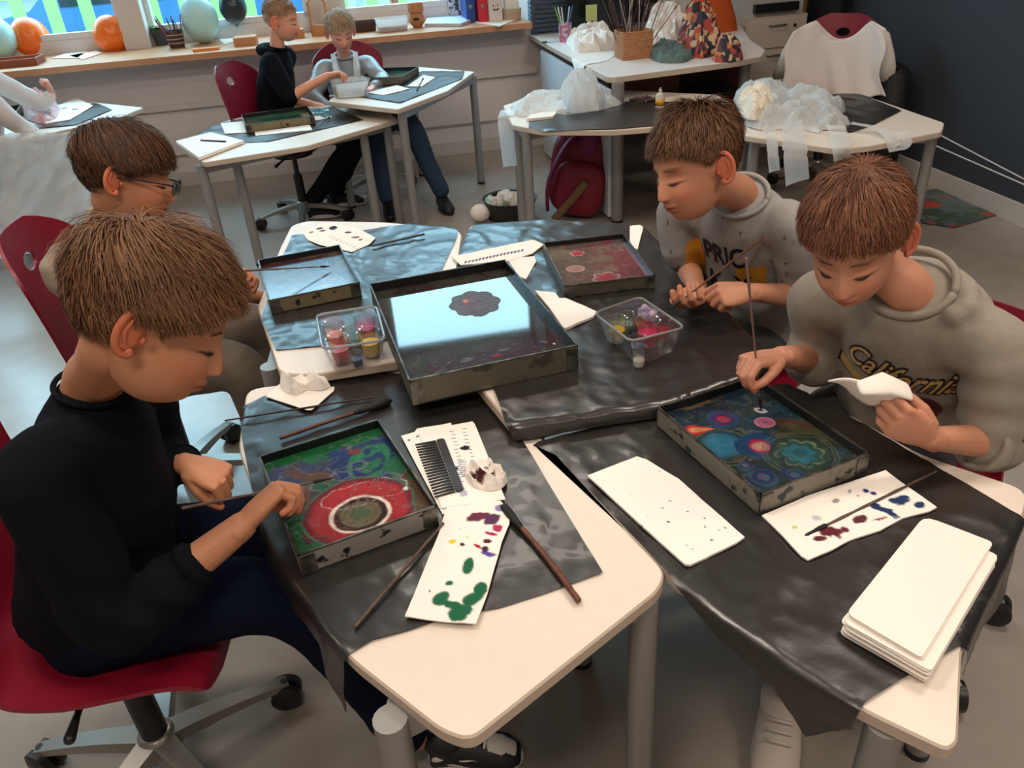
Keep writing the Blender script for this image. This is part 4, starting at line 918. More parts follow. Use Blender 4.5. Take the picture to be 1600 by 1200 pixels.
# pen cup
pc = thing('pen_cup', 'clear patterned cup of pens standing on the desk', 'cup', D_(884, 66)); q = D_(884, 66)+V(0, .02, 0)
MB().lathe([(0, 0), (.038, 0), (.042, .11), (.039, .11), (.036, .003), (0, .003)], q, n=20).build('cup_body', mat('cup_print', (176, 186, 214), .3, var=(40, (196, 90, 110), .05)), pc, auto=40)
for i, (dx, dy, cc) in enumerate(((-.06, .0, (120, 190, 60)), (-.04, .01, (220, 222, 226)), (.03, .0, (200, 204, 208)), (-.02, -.01, (230, 230, 235)), (.05, .01, (60, 90, 160)))):
    o = MB().tube([q+V(0, 0, .01), q+V(dx, dy, .2)], .004, 8, (1, 1)).build('pen', mat('pen_%d' % cc[0], cc, .4)); tag(o, ['green pen', 'white pen', 'grey pen', 'pale pen', 'blue pen'][i]+' standing in the patterned cup', 'pen', 'pens in the patterned cup')
sx = thing('scissors', 'black handled scissors lying on the desk front edge', 'scissors', D_(858, 66)); q = D_(858, 67)+V(0, 0, .006)
for e in (-1, 1):
    pts = [q+V(-.03+.018*math.cos(k)*.9, e*.013+.011*math.sin(k), 0) for k in np.linspace(0, 2*math.pi, 13)]
    MB().tube(pts, .0035, 6).build('handle', M_plastic_b, sx); MB().tube([q+V(-.01, e*.008, 0), q+V(.03, 0, 0), q+V(.08, -e*.004, 0)], [(.004, .0015)]*2+[(.001, .001)], 6).build('blade', M_star, sx)
mo = thing('monitor', 'black computer monitor at the back of the desk', 'monitor', D_(945, 20)); q = PY(945, 10, 5.75)
cz = V(q[0], 5.75, 0)
MB().box(cz+V(.05, .0, ZD+.22), (.62, .03, .36), R=[EX, EY, EZ]).build('screen', mat('screen_black', (14, 15, 18), .25), mo, smooth=False)
MB().lathe([(0, 0), (.1, 0), (.1, .01), (.02, .015), (.02, .12), (0, .12)], cz+V(.05, .03, ZD), n=18).build('stand', M_plastic_b, mo, auto=40)
o = MB().box(PY(924, 20, 5.6), (.075, .003, .095), R=[EX, EY, EZ]).build('sticky_note', mat('note_yellow', (196, 206, 130), .8), smooth=False); tag(o, 'yellow-green sticky note stuck to the monitor edge', 'note')
pt = MB()
for i in range(12): pt.box(PY(862, 6+i*.1, 5.85)+V(0, .0, .10-.028*i), (.30, .012, .022), R=[EX, EY, EZ])
tag(pt.build('grey_letter_tray', mat('slate_blue_plastic', (60, 76, 94), .5), smooth=False), 'slate-blue slatted letter rack standing behind the paper tower', 'letter rack')
ob = thing('orange_chair', 'orange coat hung on a chair behind the desk', 'coat', (1.55, 5.3, 0))
MB().loft([PY(1112, 70, 5.35), PY(1112, 30, 5.35), PY(1110, -10, 5.35)], [EX*.19, EX*.16, EX*.12], [EY*.05, EY*.05, EY*.04], 20, (1, 1), capz=.3).build('coat_body', mat('orange_cloth', (196, 84, 28), .8, bump=(20, .4, .01)), ob)
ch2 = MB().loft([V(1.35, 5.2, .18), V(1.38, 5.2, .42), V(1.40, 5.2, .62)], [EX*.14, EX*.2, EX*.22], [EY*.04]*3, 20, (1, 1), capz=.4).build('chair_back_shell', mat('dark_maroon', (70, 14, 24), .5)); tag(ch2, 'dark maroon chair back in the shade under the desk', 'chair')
kb = MB().box(PY(1005, 128, 5.0), (.34, .3, .16), R=[EX, EY, EZ]).build('cardboard_box', mat('brown_card', (112, 74, 52), .8), smooth=False); kb.location.z = 0; tag(kb, 'brown cardboard box on a shelf below the desk', 'box')
sh_ = MB().box(PY(1005, 146, 5.0)+V(.1, 0, 0), (.9, .5, .02), R=[EX, EY, EZ]).build('under_desk_shelf', mat('dark_shelf', (40, 34, 32), .6), dk, smooth=False)
# cabinet and printer
cb = thing('drawer_cabinet', 'beige metal drawer cabinet with printer on top behind the desk', 'cabinet', (1.85, 5.85, 0))
cR = [EX, EY, EZ]; cc = V(1.84, 5.72, 0); HB = .80
MB().box(cc+EZ*HB/2, (.42, .46, HB), R=cR).build('body', mat('cabinet_beige', (198, 182, 170), .5), cb, smooth=False)
for i, (z0, z1) in enumerate(((.61, .78), (.42, .60), (.23, .41), (.03, .22))):
    dr = MB().box(cc-EY*.236+EZ*(z0+z1)/2, (.40, .016, z1-z0-.008), R=cR).build('drawer', mat('cabinet_front', (206, 190, 178), .45), cb, smooth=False)
    MB().tube([cc-EY*.25-EX*.06+EZ*(z1-.03), cc-EY*.262-EX*.05+EZ*(z1-.03), cc-EY*.262+EX*.05+EZ*(z1-.03), cc-EY*.25+EX*.06+EZ*(z1-.03)], .005, 6).build('handle', M_star, dr)
MB().lathe([(0, 0), (.010, 0), (.010, .006), (0, .006)], cc-EY*.244+EX*.12+EZ*.74, -EY, 12).build('lock', M_plastic_b, cb)
pr = thing('printer', 'pale grey printer on the drawer cabinet', 'printer', cc+EZ*HB)
MB().box(cc+EZ*(HB+.09), (.40, .36, .18), R=cR).build('body', mat('printer_grey', (186, 186, 184), .5), pr, smooth=False)
MB().box(cc-EY*.19+EZ*(HB+.05), (.30, .06, .05), R=cR).build('paper_slot', M_plastic_b, pr, smooth=False)
o = MB().box(V(2.11, 5.72, .75), (.05, .05, 1.5), R=cR).build('yellow_post', mat('mustard_paint', (150, 122, 50), .6), smooth=False); tag(o, 'mustard-yellow upright board between cabinet and dark wall', 'board')
o = MB().box(V(2.17, 5.45, .6), (.02, .34, 1.2), R=cR).build('black_board', mat('black_board', (20, 20, 22), .6), smooth=False); tag(o, 'black panel leaning on the dark wall behind the shirt chair', 'panel')
# shirt over the chair
def drape_shirt():
    c = V(1.90, 4.60, 0); yaw = math.radians(236); f = V(math.cos(yaw), math.sin(yaw), 0); r = V(math.sin(yaw), -math.cos(yaw), 0)
    t = thing('white_shirt', 'white shirt draped over the red chair back by the dark wall', 'shirt', c)
    n, m = 34, 40; g = np.zeros((n, m, 3))
    for i in range(n):
        k = i/(n-1)
        for j in range(m):
            s_ = -1+2*j/(m-1); w_ = .23+.07*k+.02*math.sin(k*7); x = s_*w_
            top = .86-.10*max(0, 1-(s_/.62)**2)*(1 if abs(s_) < .62 else 0)*1.1-.05*abs(s_)**3
            z = top*(1-k)+(.46+.03*math.sin(s_*5))*k
            y = -.165+.9*x*x+.014*math.sin(s_*6+k*3+.6)*k+.006*math.sin(s_*13+k*4)+.03+.03*k
            g[i, j] = c+r*x+f*(y+.02)+EZ*z
    o = MB().grid(g).build('shirt_front', M_cloth, t); md = o.modifiers.new('t', 'SOLIDIFY'); md.thickness = .004
    g2 = g.copy(); g2 -= f*.085; g2[..., 2] -= np.linspace(0, .02, n)[:, None]
    o = MB().grid(g2).build('shirt_back', M_cloth, t); md = o.modifiers.new('t', 'SOLIDIFY'); md.thickness = .004
    for e in (-1, 1):
        a = c+r*e*.21+f*(-.13)+EZ*.79
        MB().loft([a, a+r*e*.04-EZ*.10+f*.02, a+r*e*.07-EZ*.24+f*.02], [r*.05, r*.055, r*.065], [f*.03, f*.03, f*.025], 14, (1, 0), capz=.5).build('sleeve', M_cloth, t)
drape_shirt()
# bags by the dark wall, cardboard, outlet, strings, floor print
o = sheet('paper_sheet', px([(0, 0), (1, 0), (1, 1)], 0) if False else np.array([(0, 0), (.34, .02), (.36, .46), (.05, .40)]), .04, lambda p: np.array([room(2.94, -1.15, 0)+EX*(.10*q[1])-EY*q[0]*0-EX*0+(-EY)*(q[0]-.1)+EZ*(.02+q[1]*1.35)-EX*(.22*(1-q[1]/.46)) for q in p]), mat('kraft_light', (196, 170, 156), .8), thick=.004); tag(o, 'large beige paper sheets leaning beside the shirt chair', 'paper')
o = sheet('paper_sheet', np.array([(0, 0), (.30, .0), (.26, .42), (.0, .36)]), .04, lambda p: np.array([room(2.80, -1.30, 0)-EY*(q[0]-.1)+EZ*(.02+q[1]*1.2)+EX*(.18*q[1]) for q in p]), mat('kraft_light2', (176, 148, 134), .8), thick=.004); tag(o, 'smaller brown-beige paper sheet leaning in front of the large ones', 'paper')
bk = thing('black_bag', 'black bag on the floor beside the dark wall', 'bag', room(3.02, -1.55, 0))
MB().loft([room(3.0, -1.55, .05), room(3.0, -1.55, .3), room(3.03, -1.53, .58)], [EY*.20, EY*.21, EY*.17], [EX*.12, EX*.13, EX*.10], 22, (1, 1), capz=.4).build('bag_body', mat('black_cloth', (22, 22, 26), .7, bump=(15, .5, .01)), bk)
MB().tube([room(3.0, -1.45, .6), room(2.98, -1.5, .70), room(2.98, -1.6, .70), room(3.0, -1.66, .6)], .012, 8).build('strap', M_plastic_b, bk)
ol = thing('wall_outlet', 'white outlet plate with plugs on the dark wall', 'outlet', room(UR, -.63, .78))
MB().box(room(UR-.006, -.62, .79), (.012, .20, .09), R=cR).build('plate', M_frame, ol, smooth=False)
for i in (-.05, 0, .04): MB().tube([room(UR-.01, -.62+i, .78), room(UR-.05, -.62+i, .775), room(UR-.06, -.5+i, .70), room(UR-.05, -.40, .5)], [.014, .012, .005, .004], 8).build('plug', M_plastic_b, ol)
M_str = mat('white_string', (200, 200, 200), .6)
for i, (a, b) in enumerate(((PY(1228, 78, 5.5), PY(1640, 301, 3.2)), (PY(1200, 106, 5.4), PY(1640, 306, 3.1)))):
    mid = (a+b)/2-EZ*.01; tag(MB().tube(bez([a, mid, b], 8), .0035, 6).build('white_string', M_str), ['upper white string stretched along the dark wall', 'lower white string stretched along the dark wall'][i], 'string')
def c_fl(p):
    t = Paint(p, (70, 92, 84)); t.mix(t.blob(8, 3, .5, .05), (96, 112, 112)); t.mix(t.blob(12, 9, .6, .04), (60, 88, 66)); t.mix(t.blob(16, 15, .68, .03), (170, 62, 60)); t.mix(t.veins(14, 5, .03), (70, 66, 80)); t.mix(t.ell(P(1455, 322)[:2], .06, .03, .5, .04, 3), (196, 70, 40)); return t.c
fpoly = px([(1425, 305), (1462, 296), (1520, 315), (1560, 336), (1492, 357), (1440, 350)], 0)
o = sheet('marbled_paper', fpoly, .012, lambda p: np.c_[p, .003+fbm(p[:, 0]*20, p[:, 1]*20, 3)*.004], mat('marbled_print', attr='Col', rough=.4), color=c_fl); tag(o, 'green and red marbled sheet lying on the floor by the dark wall', 'paper')
# ---------------------------------------------------------------- tables FD and FE: aprons, glue
hs('plastic_apron', [(790, 170), (830, 152), (880, 148), (920, 142), (960, 148), (978, 162), (940, 172), (900, 180), (860, 178), (815, 184)], .625, .05, 'heap of thin white plastic aprons on the table before the desk', 'apron', M_apron, seed=21, sp=.012, sc=10, edge=.10, rag=.6)
hs('plastic_apron', [(868, 160), (895, 150), (930, 148), (950, 158), (930, 174), (890, 178)], .64, .15, 'billowing white plastic bag on top of the apron heap', 'bag', M_apron, seed=23, sp=.012, sc=11, edge=.12, rag=.4)
o = sheet('paper_sheet', px([(822, 190), (845, 166), (880, 168), (864, 186)], .622), .03, lambda p: np.c_[p, np.full(len(p), .635)], M_paper, thick=.012); tag(o, 'stack of paper at the left end of the table before the desk', 'paper')
def strip(pts, w_, label, name='apron_strap', m=None, cat='apron strap', group='hanging apron straps', wob=.01, parent=None):
    pts = bez(pts, 8); n = len(pts); g = np.zeros((n, 7, 3))
    for i, p in enumerate(pts):
        tg = unit(pts[min(i+1, n-1)]-pts[max(i-1, 0)]); s_ = unit(np.cross(tg, V(0.1, -1, .25))) if abs(tg[2]) > .5 else unit(np.cross(tg, EZ))
        ww = w_[0]+(w_[1]-w_[0])*i/(n-1) if not np.isscalar(w_) else w_
        for j in range(7): e = -1+j/3; g[i, j] = p+s_*ww/2*e+V(0, 1, 0)*wob*math.sin(e*2.2+i*.3)*.5
    o = MB().grid(g).build(name, m or M_filmfold, parent)
    return tag(o, label, cat, group) if label else o
strip([P(795, 172, .64), P(790, 185, .62), PY(792, 215, 3.95), PY(797, 260, 3.95)], (.08, .07), 'long apron strap hanging from the left end of the table before the desk')
gl = thing('glue_bottle', 'small glue bottle with yellow label on the back table', 'bottle', P(1031, 166, .625)); q = P(1031, 167, .624)
MB().lathe([(0, 0), (.022, 0), (.022, .05), (.018, .062), (.008, .066), (.008, .08), (.004, .082), (.004, .09), (0, .09)], q, n=18).build('bottle_body', mat('bottle_white', (214, 204, 190), .35), gl, auto=40)
MB().lathe([(.0226, .008), (.0226, .038)], q, n=18).build('label', mat('label_yellow', (214, 158, 40), .5), gl)
mb = MB()
for i, (a, b) in enumerate(((985, 156), (1000, 154), (1012, 157))):
    o = MB().tube([P(a, b, .632), P(a+12, b-2, .634), P(a+22, b+1, .632)], [.008, .010, .006], 8, (1, 1)).build('brown_clip', mat('brown_plastic', (60, 40, 36), .5)); tag(o, 'dark brown clip lying beside the glue bottle', 'clip', 'brown clips on the back table')
hs('plastic_apron', [(1146, 152), (1190, 146), (1240, 152), (1300, 160), (1316, 176), (1330, 196), (1290, 206), (1240, 204), (1190, 206), (1160, 190)], .625, .085, 'pile of white plastic aprons on the table by the dark wall', 'apron', M_apron, seed=25, sp=.014, sc=9, edge=.10, rag=.8)
hs('white_cloth', [(1150, 156), (1175, 150), (1215, 158), (1212, 176), (1180, 190), (1160, 184)], .66, .08, 'cream cloth bunched on the left of the apron pile', 'cloth', mat('cream_cloth', (230, 216, 196), .85), seed=27, sp=.012, sc=11, edge=.06)
for pts, w_, lab in (([P(1200, 200, .66), P(1205, 212, .63), PY(1208, 240, 3.12), PY(1210, 268, 3.12)], .045, 'narrow apron strap hanging left of the person in the printed tee'),
                     ([P(1238, 192, .67), P(1240, 208, .63), PY(1243, 240, 3.08), PY(1246, 285, 3.08)], (.09, .10), 'wide apron strap hanging above the shoulder of the person in the printed tee'),
                     ([P(1305, 196, .66), P(1310, 210, .64), PY(1314, 226, 3.05), PY(1316, 250, 3.05)], .07, 'short apron strap hanging behind the head of the hoodie person'),
                     ([P(1330, 192, .66), P(1370, 200, .645), PY(1392, 214, 3.1), PY(1400, 232, 3.06), PY(1412, 222, 3.1), PY(1408, 206, 3.16)], (.05, .06), 'twisted apron strap looping over the table edge by the dark wall')):
    strip(pts, w_, lab)
# under-table dark things by FE
# ---------------------------------------------------------------- bin and backpack
bq = P(798, 338, 0)
bn = thing('waste_basin', 'low black basin full of used tissues under the table', 'basin', bq)
MB().lathe([(0, 0), (.125, 0), (.15, .11), (.156, .112), (.145, .108), (.12, .004), (0, .004)], bq, n=28).build('basin_body', mat('black_basin', (38, 36, 36), .5), bn, auto=40)
for i, (dx, dy, c2) in enumerate(((-.09, -.02, (120, 190, 180)), (-.02, .05, (230, 224, 216)), (.05, -.03, (206, 198, 200)), (.10, .03, (224, 226, 230)), (-.05, -.07, (90, 140, 110)), (.0, -.02, (222, 214, 208)))):
    q = bq+V(dx, dy, 0); o = heap('crumpled_tissue', quad(q, .11, .10, i), .085, .06, 'crumpled used tissue in the black basin', 'tissue', mat('tissue_%d' % i, c2, .9, var=(18, (236, 230, 224), .1)), group='tissues in the black basin', seed=i+60, sp=.012, sc=20, edge=.03)
o = MB().ball(bq+V(-.17, -.05, .05), (.06, .05, .05), 14).build('white_paper_ball', M_tissue); tag(o, 'white crumpled paper beside the black basin', 'paper')
bp = thing('backpack', 'crimson backpack with khaki patch leaning under the table', 'backpack', P(905, 345, 0))
b0 = P(897, 338, 0)+V(0, .05, 0); up = unit(V(.16, .02, 1)); rt = unit(V(1, -.25, 0)); rt = unit(rt-up*(rt@up)); fw = np.cross(rt, up)
M_bp = mat('backpack_crimson', (126, 18, 44), .55, bump=(25, .3, .006)); M_bp2 = mat('backpack_magenta', (112, 24, 72), .55)
def sbox(c, a, b, cc_, m, name, e=.55):  # soft box: superellipsoid
    vs = []; fs = []; n, k = 24, 16
    sg = lambda v, p: math.copysign(abs(v)**p, v)
    for i in range(k+1):
        ph = -math.pi/2+math.pi*i/k
        for j in range(n):
            t = 2*math.pi*j/n
            vs.append(c+a*sg(math.cos(ph), e)*sg(math.cos(t), e)+b*sg(math.cos(ph), e)*sg(math.sin(t), e)+cc_*sg(math.sin(ph), e))
    for i in range(k):
        for j in range(n): fs.append((i*n+j, i*n+(j+1) % n, (i+1)*n+(j+1) % n, (i+1)*n+j))
    return MB().add(vs, fs).build(name, m, bp)
sbox(b0+up*.24, rt*.16, fw*.09, up*.235, M_bp, 'main_compartment', .6)
sbox(b0+up*.17-fw*-.0+np.cross(up, rt)*.0+V(0, -.09, 0), rt*.14, fw*.05, up*.15, M_bp, 'front_pocket', .6)
sbox(b0+up*.40+V(.02, -.04, 0), rt*.07, fw*.06, up*.07, M_bp2, 'top_flap', .7)
MB().tube(bez([b0+V(-.15, -.07, .06), b0+V(-.14, -.10, .22), b0+V(-.06, -.09, .38), b0+V(.03, -.05, .46)], 8), [(.028, .010)]*25, 10).build('shoulder_strap', M_bp2, bp)
MB().tube(bez([b0+V(-.12, -.14, .02), b0+V(-.03, -.155, .12), b0+V(.06, -.15, .22)], 6), [(.005, .022)]*13, 8).build('khaki_patch', mat('khaki_cloth', (122, 92, 60), .8), bp)
MB().tube(bez([b0+V(.0, -.06, .48), b0+V(.03, -.08, .54), b0+V(.06, -.06, .47)], 6), .008, 8).build('grab_handle', M_plastic_b, bp)
# ---------------------------------------------------------------- back tables: trays, towels, tub
def p_gg(t):
    t.mix(np.ones(len(t.p)), (40, 84, 66)); t.mix(t.blob(8, 3, .5, .1), (30, 70, 60)); t.mix(t.blob(12, 9, .6, .1), (60, 96, 60)); t.mix(t.veins(12, 4, .03)*.5, (20, 40, 40))
def p_gt(t):
    t.mix(np.ones(len(t.p)), (24, 84, 80)); t.mix(t.blob(8, 5, .5, .12), (20, 60, 62)); t.mix(t.blob(10, 12, .6, .1), (34, 110, 90))
def tray_q(A, B, Cc, Dd, z, h, label, pf, out):
    A, B, Dd = P(*A, z), P(*B, z), P(*Dd, z); u = unit(B-A); v = unit((Dd-A)-u*((Dd-A)@u)); w_ = np.linalg.norm(B-A); l = np.linalg.norm((Dd-A)-u*((Dd-A)@u))
    tray_at(A, u, v, w_, l, h, label, out, pf, res=.004)
tray_q((380, 192), (482, 178), None, (385, 209), .605, .042, 'marbling tray with green paint on the lower back table', p_gg, M_t4)
tray_q((590, 118), (655, 116), None, (575, 134), .685, .042, 'marbling tray with teal paint on the taller back table', p_gt, M_t3)
tray_q((-70, 190), (38, 176), None, (-66, 204), .655, .045, 'marbling tray with dark rim at the left edge table', p_gt, M_t4)
fn = lambda pxs, z, lab, pf=None, th=.003, seed=0: napkin(pxs, z, lab, pf, th=th, seed=seed, sp=.02)
fn([(398, 208), (484, 196), (488, 204), (400, 213)], .604, 'white paper strip before the green back tray')
o = sheet('paper_stack', px([(276, 225), (330, 211), (382, 224), (312, 251)], .603), .03, lambda p: np.c_[p, np.full(len(p), .618)], M_paper, thick=.014); tag(o, 'stack of white paper on the left corner of the lower back table', 'paper')
fn([(345, 194), (385, 190), (392, 208), (352, 210)], .604, 'white sheet left of the green back tray', seed=3)
tag(MB().tube([P(314, 219, .622), P(352, 221, .622)], .004, 8, (1, 1)).build('pencil', mat('dark_pencil', (50, 48, 56), .5)), 'dark pencil lying on the back paper stack', 'pencil')
def p_bt(t):
    t.mix(t.blob(20, 3, .5, .06), (40, 110, 120)); t.mix(t.blob(26, 9, .62, .05), (30, 50, 90))
fn([(480, 176), (512, 168), (518, 184), (490, 190)], .604, 'paper towel daubed with teal paint on the lower back table', p_bt, seed=4)
brush(P(492, 202, .612), P(515, 183, .615), 'short dark brush on the lower back table', (.003, .003), .03, .006, m=M_plastic_b)
fn([(636, 136), (662, 118), (680, 122), (660, 136)], .684, 'white towel on the taller back table', seed=5)
brush(P(651, 141, .69), P(661, 123, .69), 'short dark brush on the towel of the taller back table', (.003, .003), .03, .006, m=M_plastic_b)
fn([(575, 146), (620, 134), (640, 140), (600, 150)], .684, 'bluish-white towel in front of the teal back tray', seed=6)
Rt = px([(513, 124), (565, 118), (580, 124), (524, 131)], .76); Bt = px([(522, 150), (566, 144), (572, 150), (530, 154)], .685)
tub(Rt, Bt, .76, .685, 'milky tub of paint cups on the taller back table', [(.1, .5, (206, 176, 50), .05, 'yellow paint cup in the milky back tub', .024), (.4, .4, (60, 140, 120), .05, 'green paint cup in the milky back tub', .024), (.68, .5, (40, 40, 130), .05, 'blue paint cup in the milky back tub', .024), (.93, .5, (120, 40, 110), .05, 'purple paint cup in the milky back tub', .024)], m=M_milky, rad=.03, group=None)
def c_nl(t):
    splat(t, 84, 181, .03, (200, 40, 50), 3, .02); splat(t, 100, 170, .03, (60, 60, 70), 4, .012); splat(t, 118, 172, .02, (60, 70, 110), 5)
hs('crumpled_tissue', [(36, 186), (44, 168), (70, 158), (94, 170), (90, 188), (60, 194)], .655, .09, 'crumpled pink-stained towel on the left edge table', 'tissue', mat('pink_stained', (232, 214, 214), .9, var=(12, (214, 150, 160), .12)), seed=31, sp=.012, sc=14, edge=.05)
fn([(80, 170), (120, 154), (146, 166), (110, 188), (70, 194)], .655, 'stained white towel on the left edge table', c_nl, seed=7)
# ---------------------------------------------------------------- things on the window sill
ZS = .848
S = lambda a, b: P(a, b, ZS)
def balloon(a, b, r, col, label, sq=1.12, base=None):
    q = S(*base) if base else S(a, b); y = q[1]; c = PY(a, b, y)
    t = thing('balloon', label, 'balloon', q, 'balloons on the window sill')
    m = mat('balloon_%d_%d' % (col[0], col[2]), col, .25, sss=.3)
    prof = [(0, -r*sq*1.12), (r*.12, -r*sq*1.08)]+[(r*math.sin(k)*(1-.10*(k < 1.2)*(1.2-k)), -r*sq*math.cos(k)) for k in np.linspace(.18, math.pi-.02, 20)]+[(0, r*sq)]
    MB().lathe(prof, c, n=28).build('balloon_skin', m, t)
    MB().lathe([(0, 0), (r*.09, 0), (r*.03, r*.08), (0, r*.08)], c-EZ*r*sq*1.16, n=10).build('balloon_knot', m, t)
balloon(48, 62, .125, (255, 120, 40), 'orange balloon at the left on the window sill', base=(52, 86))
balloon(174, 55, .112, (255, 126, 44), 'orange balloon with black mark before the window pillar', base=(178, 78))
balloon(312, 30, .120, (190, 236, 240), 'pale aqua balloon on the window sill', 1.25, base=(312, 68))
balloon(364, 12, .09, (40, 50, 62), 'dark navy balloon right of the pale aqua one', base=(366, 62))
balloon(-6, 60, .12, (190, 236, 240), 'pale aqua balloon cut by the left frame edge', base=(0, 94))
def sbx(a, b, w_, d_, h, m, lab, cat, name, yaw=YAW, group=None, back=.05, zoff=0):
    c = S(a, b); c = c+V(-math.sin(yaw), math.cos(yaw), 0)*d_/2
    R = [[math.cos(yaw), math.sin(yaw), 0], [-math.sin(yaw), math.cos(yaw), 0], EZ]
    return tag(MB().box(c+EZ*(h/2+.001+zoff), (w_, d_, h), R=R).build(name, m, smooth=False), lab, cat, group)
pot = thing('plant_pot', 'dark grey pot with a small green succulent on the sill', 'plant', S(250, 72)); q = S(250, 72)+V(0, .05, 0)
MB().lathe([(0, 0), (.040, 0), (.056, .10), (.052, .10), (.045, .09), (0, .09)], q, n=20).build('pot', mat('pot_grey', (66, 70, 78), .6), pot, auto=40)
for i in range(9):
    a = i*.7; d = V(math.cos(a), math.sin(a), 0); MB().loft([q+EZ*.09, q+EZ*.11+d*.03, q+EZ*.12+d*.07], [np.cross(d, EZ)*.008, np.cross(d, EZ)*.014, np.cross(d, EZ)*.003], [EZ*.003]*3, 8, (1, 1), capz=.3).build('leaf', mat('succulent', (110, 160, 60), .5), pot)
pb = thing('pencil_basket', 'dark striped woven basket full of pencils on the sill', 'basket', S(274, 76)); q = S(274, 76)+V(0, .05, 0)
MB().lathe([(0, 0), (.046, 0), (.058, .105), (.053, .105), (.045, .01), (0, .01)], q, n=20).build('basket_body', mat('dark_wicker', (72, 48, 44), .7), pb, auto=40)
for z in (.03, .055, .08): MB().tube([q+V(math.cos(k)*(.048+z*.1), math.sin(k)*(.048+z*.1), z) for k in np.linspace(0, 2*math.pi, 21)], .0035, 6).build('woven_band', mat('pale_band', (180, 166, 156), .7), pb)
for i in range(14):
    r = random.Random(i); a = r.uniform(0, 6.28); e = r.uniform(.0, .04); b_ = q+V(math.cos(a)*e, math.sin(a)*e, .012); d = unit(V(math.cos(a)*.35-.1, math.sin(a)*.3, 1))
    cc_ = [(70, 70, 90), (150, 60, 90), (110, 110, 120), (60, 90, 110)][i % 4]; o = MB().tube([b_, b_+d*r.uniform(.13, .2)], .0035, 6, (1, 1)).build('pencil', mat('pencil_%d' % cc_[0], cc_, .5)); tag(o, 'pencil standing in the dark striped basket', 'pencil', 'pencils in the sill basket')
M_box = mat('wood_box', (196, 136, 92), .6)
sbx(322, 80, .16, .05, .016, mat('orange_box', (224, 140, 70), .6), 'flat orange wooden strip on the sill', 'strip', 'wood_strip')
sbx(384, 72, .14, .14, .05, M_box, 'small wooden box left of the person in black hoodie', 'box', 'wooden_box')
sbx(465, 60, .09, .10, .05, M_box, 'small wooden box between the two people in the back', 'box', 'wooden_box')
def c_tray():
    c = S(36, 104); t = thing('wooden_tray', 'shallow brown wooden tray at the left end of the sill', 'tray', c)
    R = cR
    MB().box(c+EY*.09+EZ*.005-EX*.12, (.40, .18, .008), R=R).build('tray_bottom', M_box, t, smooth=False)
    for (du, dv, a, b) in ((-.12, .0, .40, .012), (-.12, .18, .40, .012), (.08, .09, .012, .18), (-.32, .09, .012, .18)): MB().box(c+EX*du+EY*dv+EZ*.022, (a, b, .042), R=R).build('tray_side', mat('tray_wood_red', (150, 84, 60), .6), t, smooth=False)
c_tray()
def flat(pxs, lab, m=M_paper, z=ZS, cat='paper', name='paper_sheet', th=.004): return tag(sheet(name, px(pxs, z), .05, lambda p: np.c_[p, np.full(len(p), z+th+.001)], m, thick=th), lab, cat)
flat([(82, 92), (130, 74), (150, 72), (120, 92)], 'loose papers right of the left orange balloon')
flat([(108, 88), (150, 80), (160, 84), (130, 94)], 'open peach notebook beside the right orange balloon', mat('peach', (244, 196, 170), .8), cat='notebook')
flat([(96, 76), (140, 66), (152, 68), (110, 80)], 'grey magazine at the back of the sill', mat('grey_mag', (170, 170, 178), .6), cat='magazine')
flat([(342, 62), (395, 52), (400, 58), (350, 70)], 'white papers by the dark navy balloon')
flat([(664, 42), (672, 22), (722, 20), (736, 36), (720, 42)], 'stack of papers and magazines left of the binders', mat('mag_blue', (196, 206, 220), .6), cat='magazine', th=.02)
flat([(742, 36), (762, 30), (806, 32), (780, 42)], 'open white sheet in front of the binders')
# wooden house frame
hf = thing('wooden_house_frame', 'open wooden house-shaped stand on the sill', 'ornament', S(500, 55)); q = S(500, 56)+V(0, .05, 0)
for dx, in ((-.055,), (.055,)): MB().box(q+EX*dx+EZ*.10, (.012, .09, .20), R=cR).build('side_board', M_box, hf, smooth=False)
MB().box(q+EZ*.03, (.12, .09, .06), R=cR).build('base_box', M_box, hf, smooth=False)
for e in (-1, 1): MB().box(q+EX*.03*e+EZ*.225, (.085, .09, .012), R=[unit(EX-EZ*.85*e), EY, unit(EZ+EX*.85*e)]).build('roof_board', M_box, hf, smooth=False)
open_box('dark_basket', quad(S(570, 50)+V(0, .06, 0), .13, .12, YAW), ZS+.001, .06, mat('dark_wicker', (72, 48, 44), .7), 'dark woven basket behind the person in the grey jacket', 'basket', flare=.01)
ft_ = thing('clear_food_tub', 'clear tub half full of brown clay on the sill', 'tub', S(612, 50)); q = S(612, 50)+V(0, .06, 0)
open_box('tub_body', quad(q, .19, .13, YAW), ZS+.001, .08, M_milky, None, None, t=.003, flare=.012, parent=ft_); tag(MB().box(q+EZ*.022, (.18, .12, .036), R=cR).build('clay', mat('clay_brown', (168, 110, 80), .8), smooth=False), 'brown clay filling the clear sill tub', 'clay')
kc = thing('kraft_cup', 'black banded cup with rolled kraft paper behind the clay tub', 'cup', S(616, 38)); q = S(618, 34)+V(0, .08, 0)
MB().lathe([(0, 0), (.03, 0), (.034, .07), (.03, .07), (.028, .01), (0, .01)], q, n=18).build('cup_body', mat('dark_cup', (60, 48, 46), .5), kc, auto=40)
for i in range(6): MB().tube([q+V(.012*math.cos(i), .012*math.sin(i), .01), q+V(.026*math.cos(i), .026*math.sin(i), .19)], .011, 8).build('paper_roll', mat('kraft_roll', (176, 122, 92), .8), kc)
hb = thing('kraft_bag', 'round kraft pot with a black heart on the sill', 'pot', S(650, 44)); q = S(652, 44)+V(0, .05, 0)
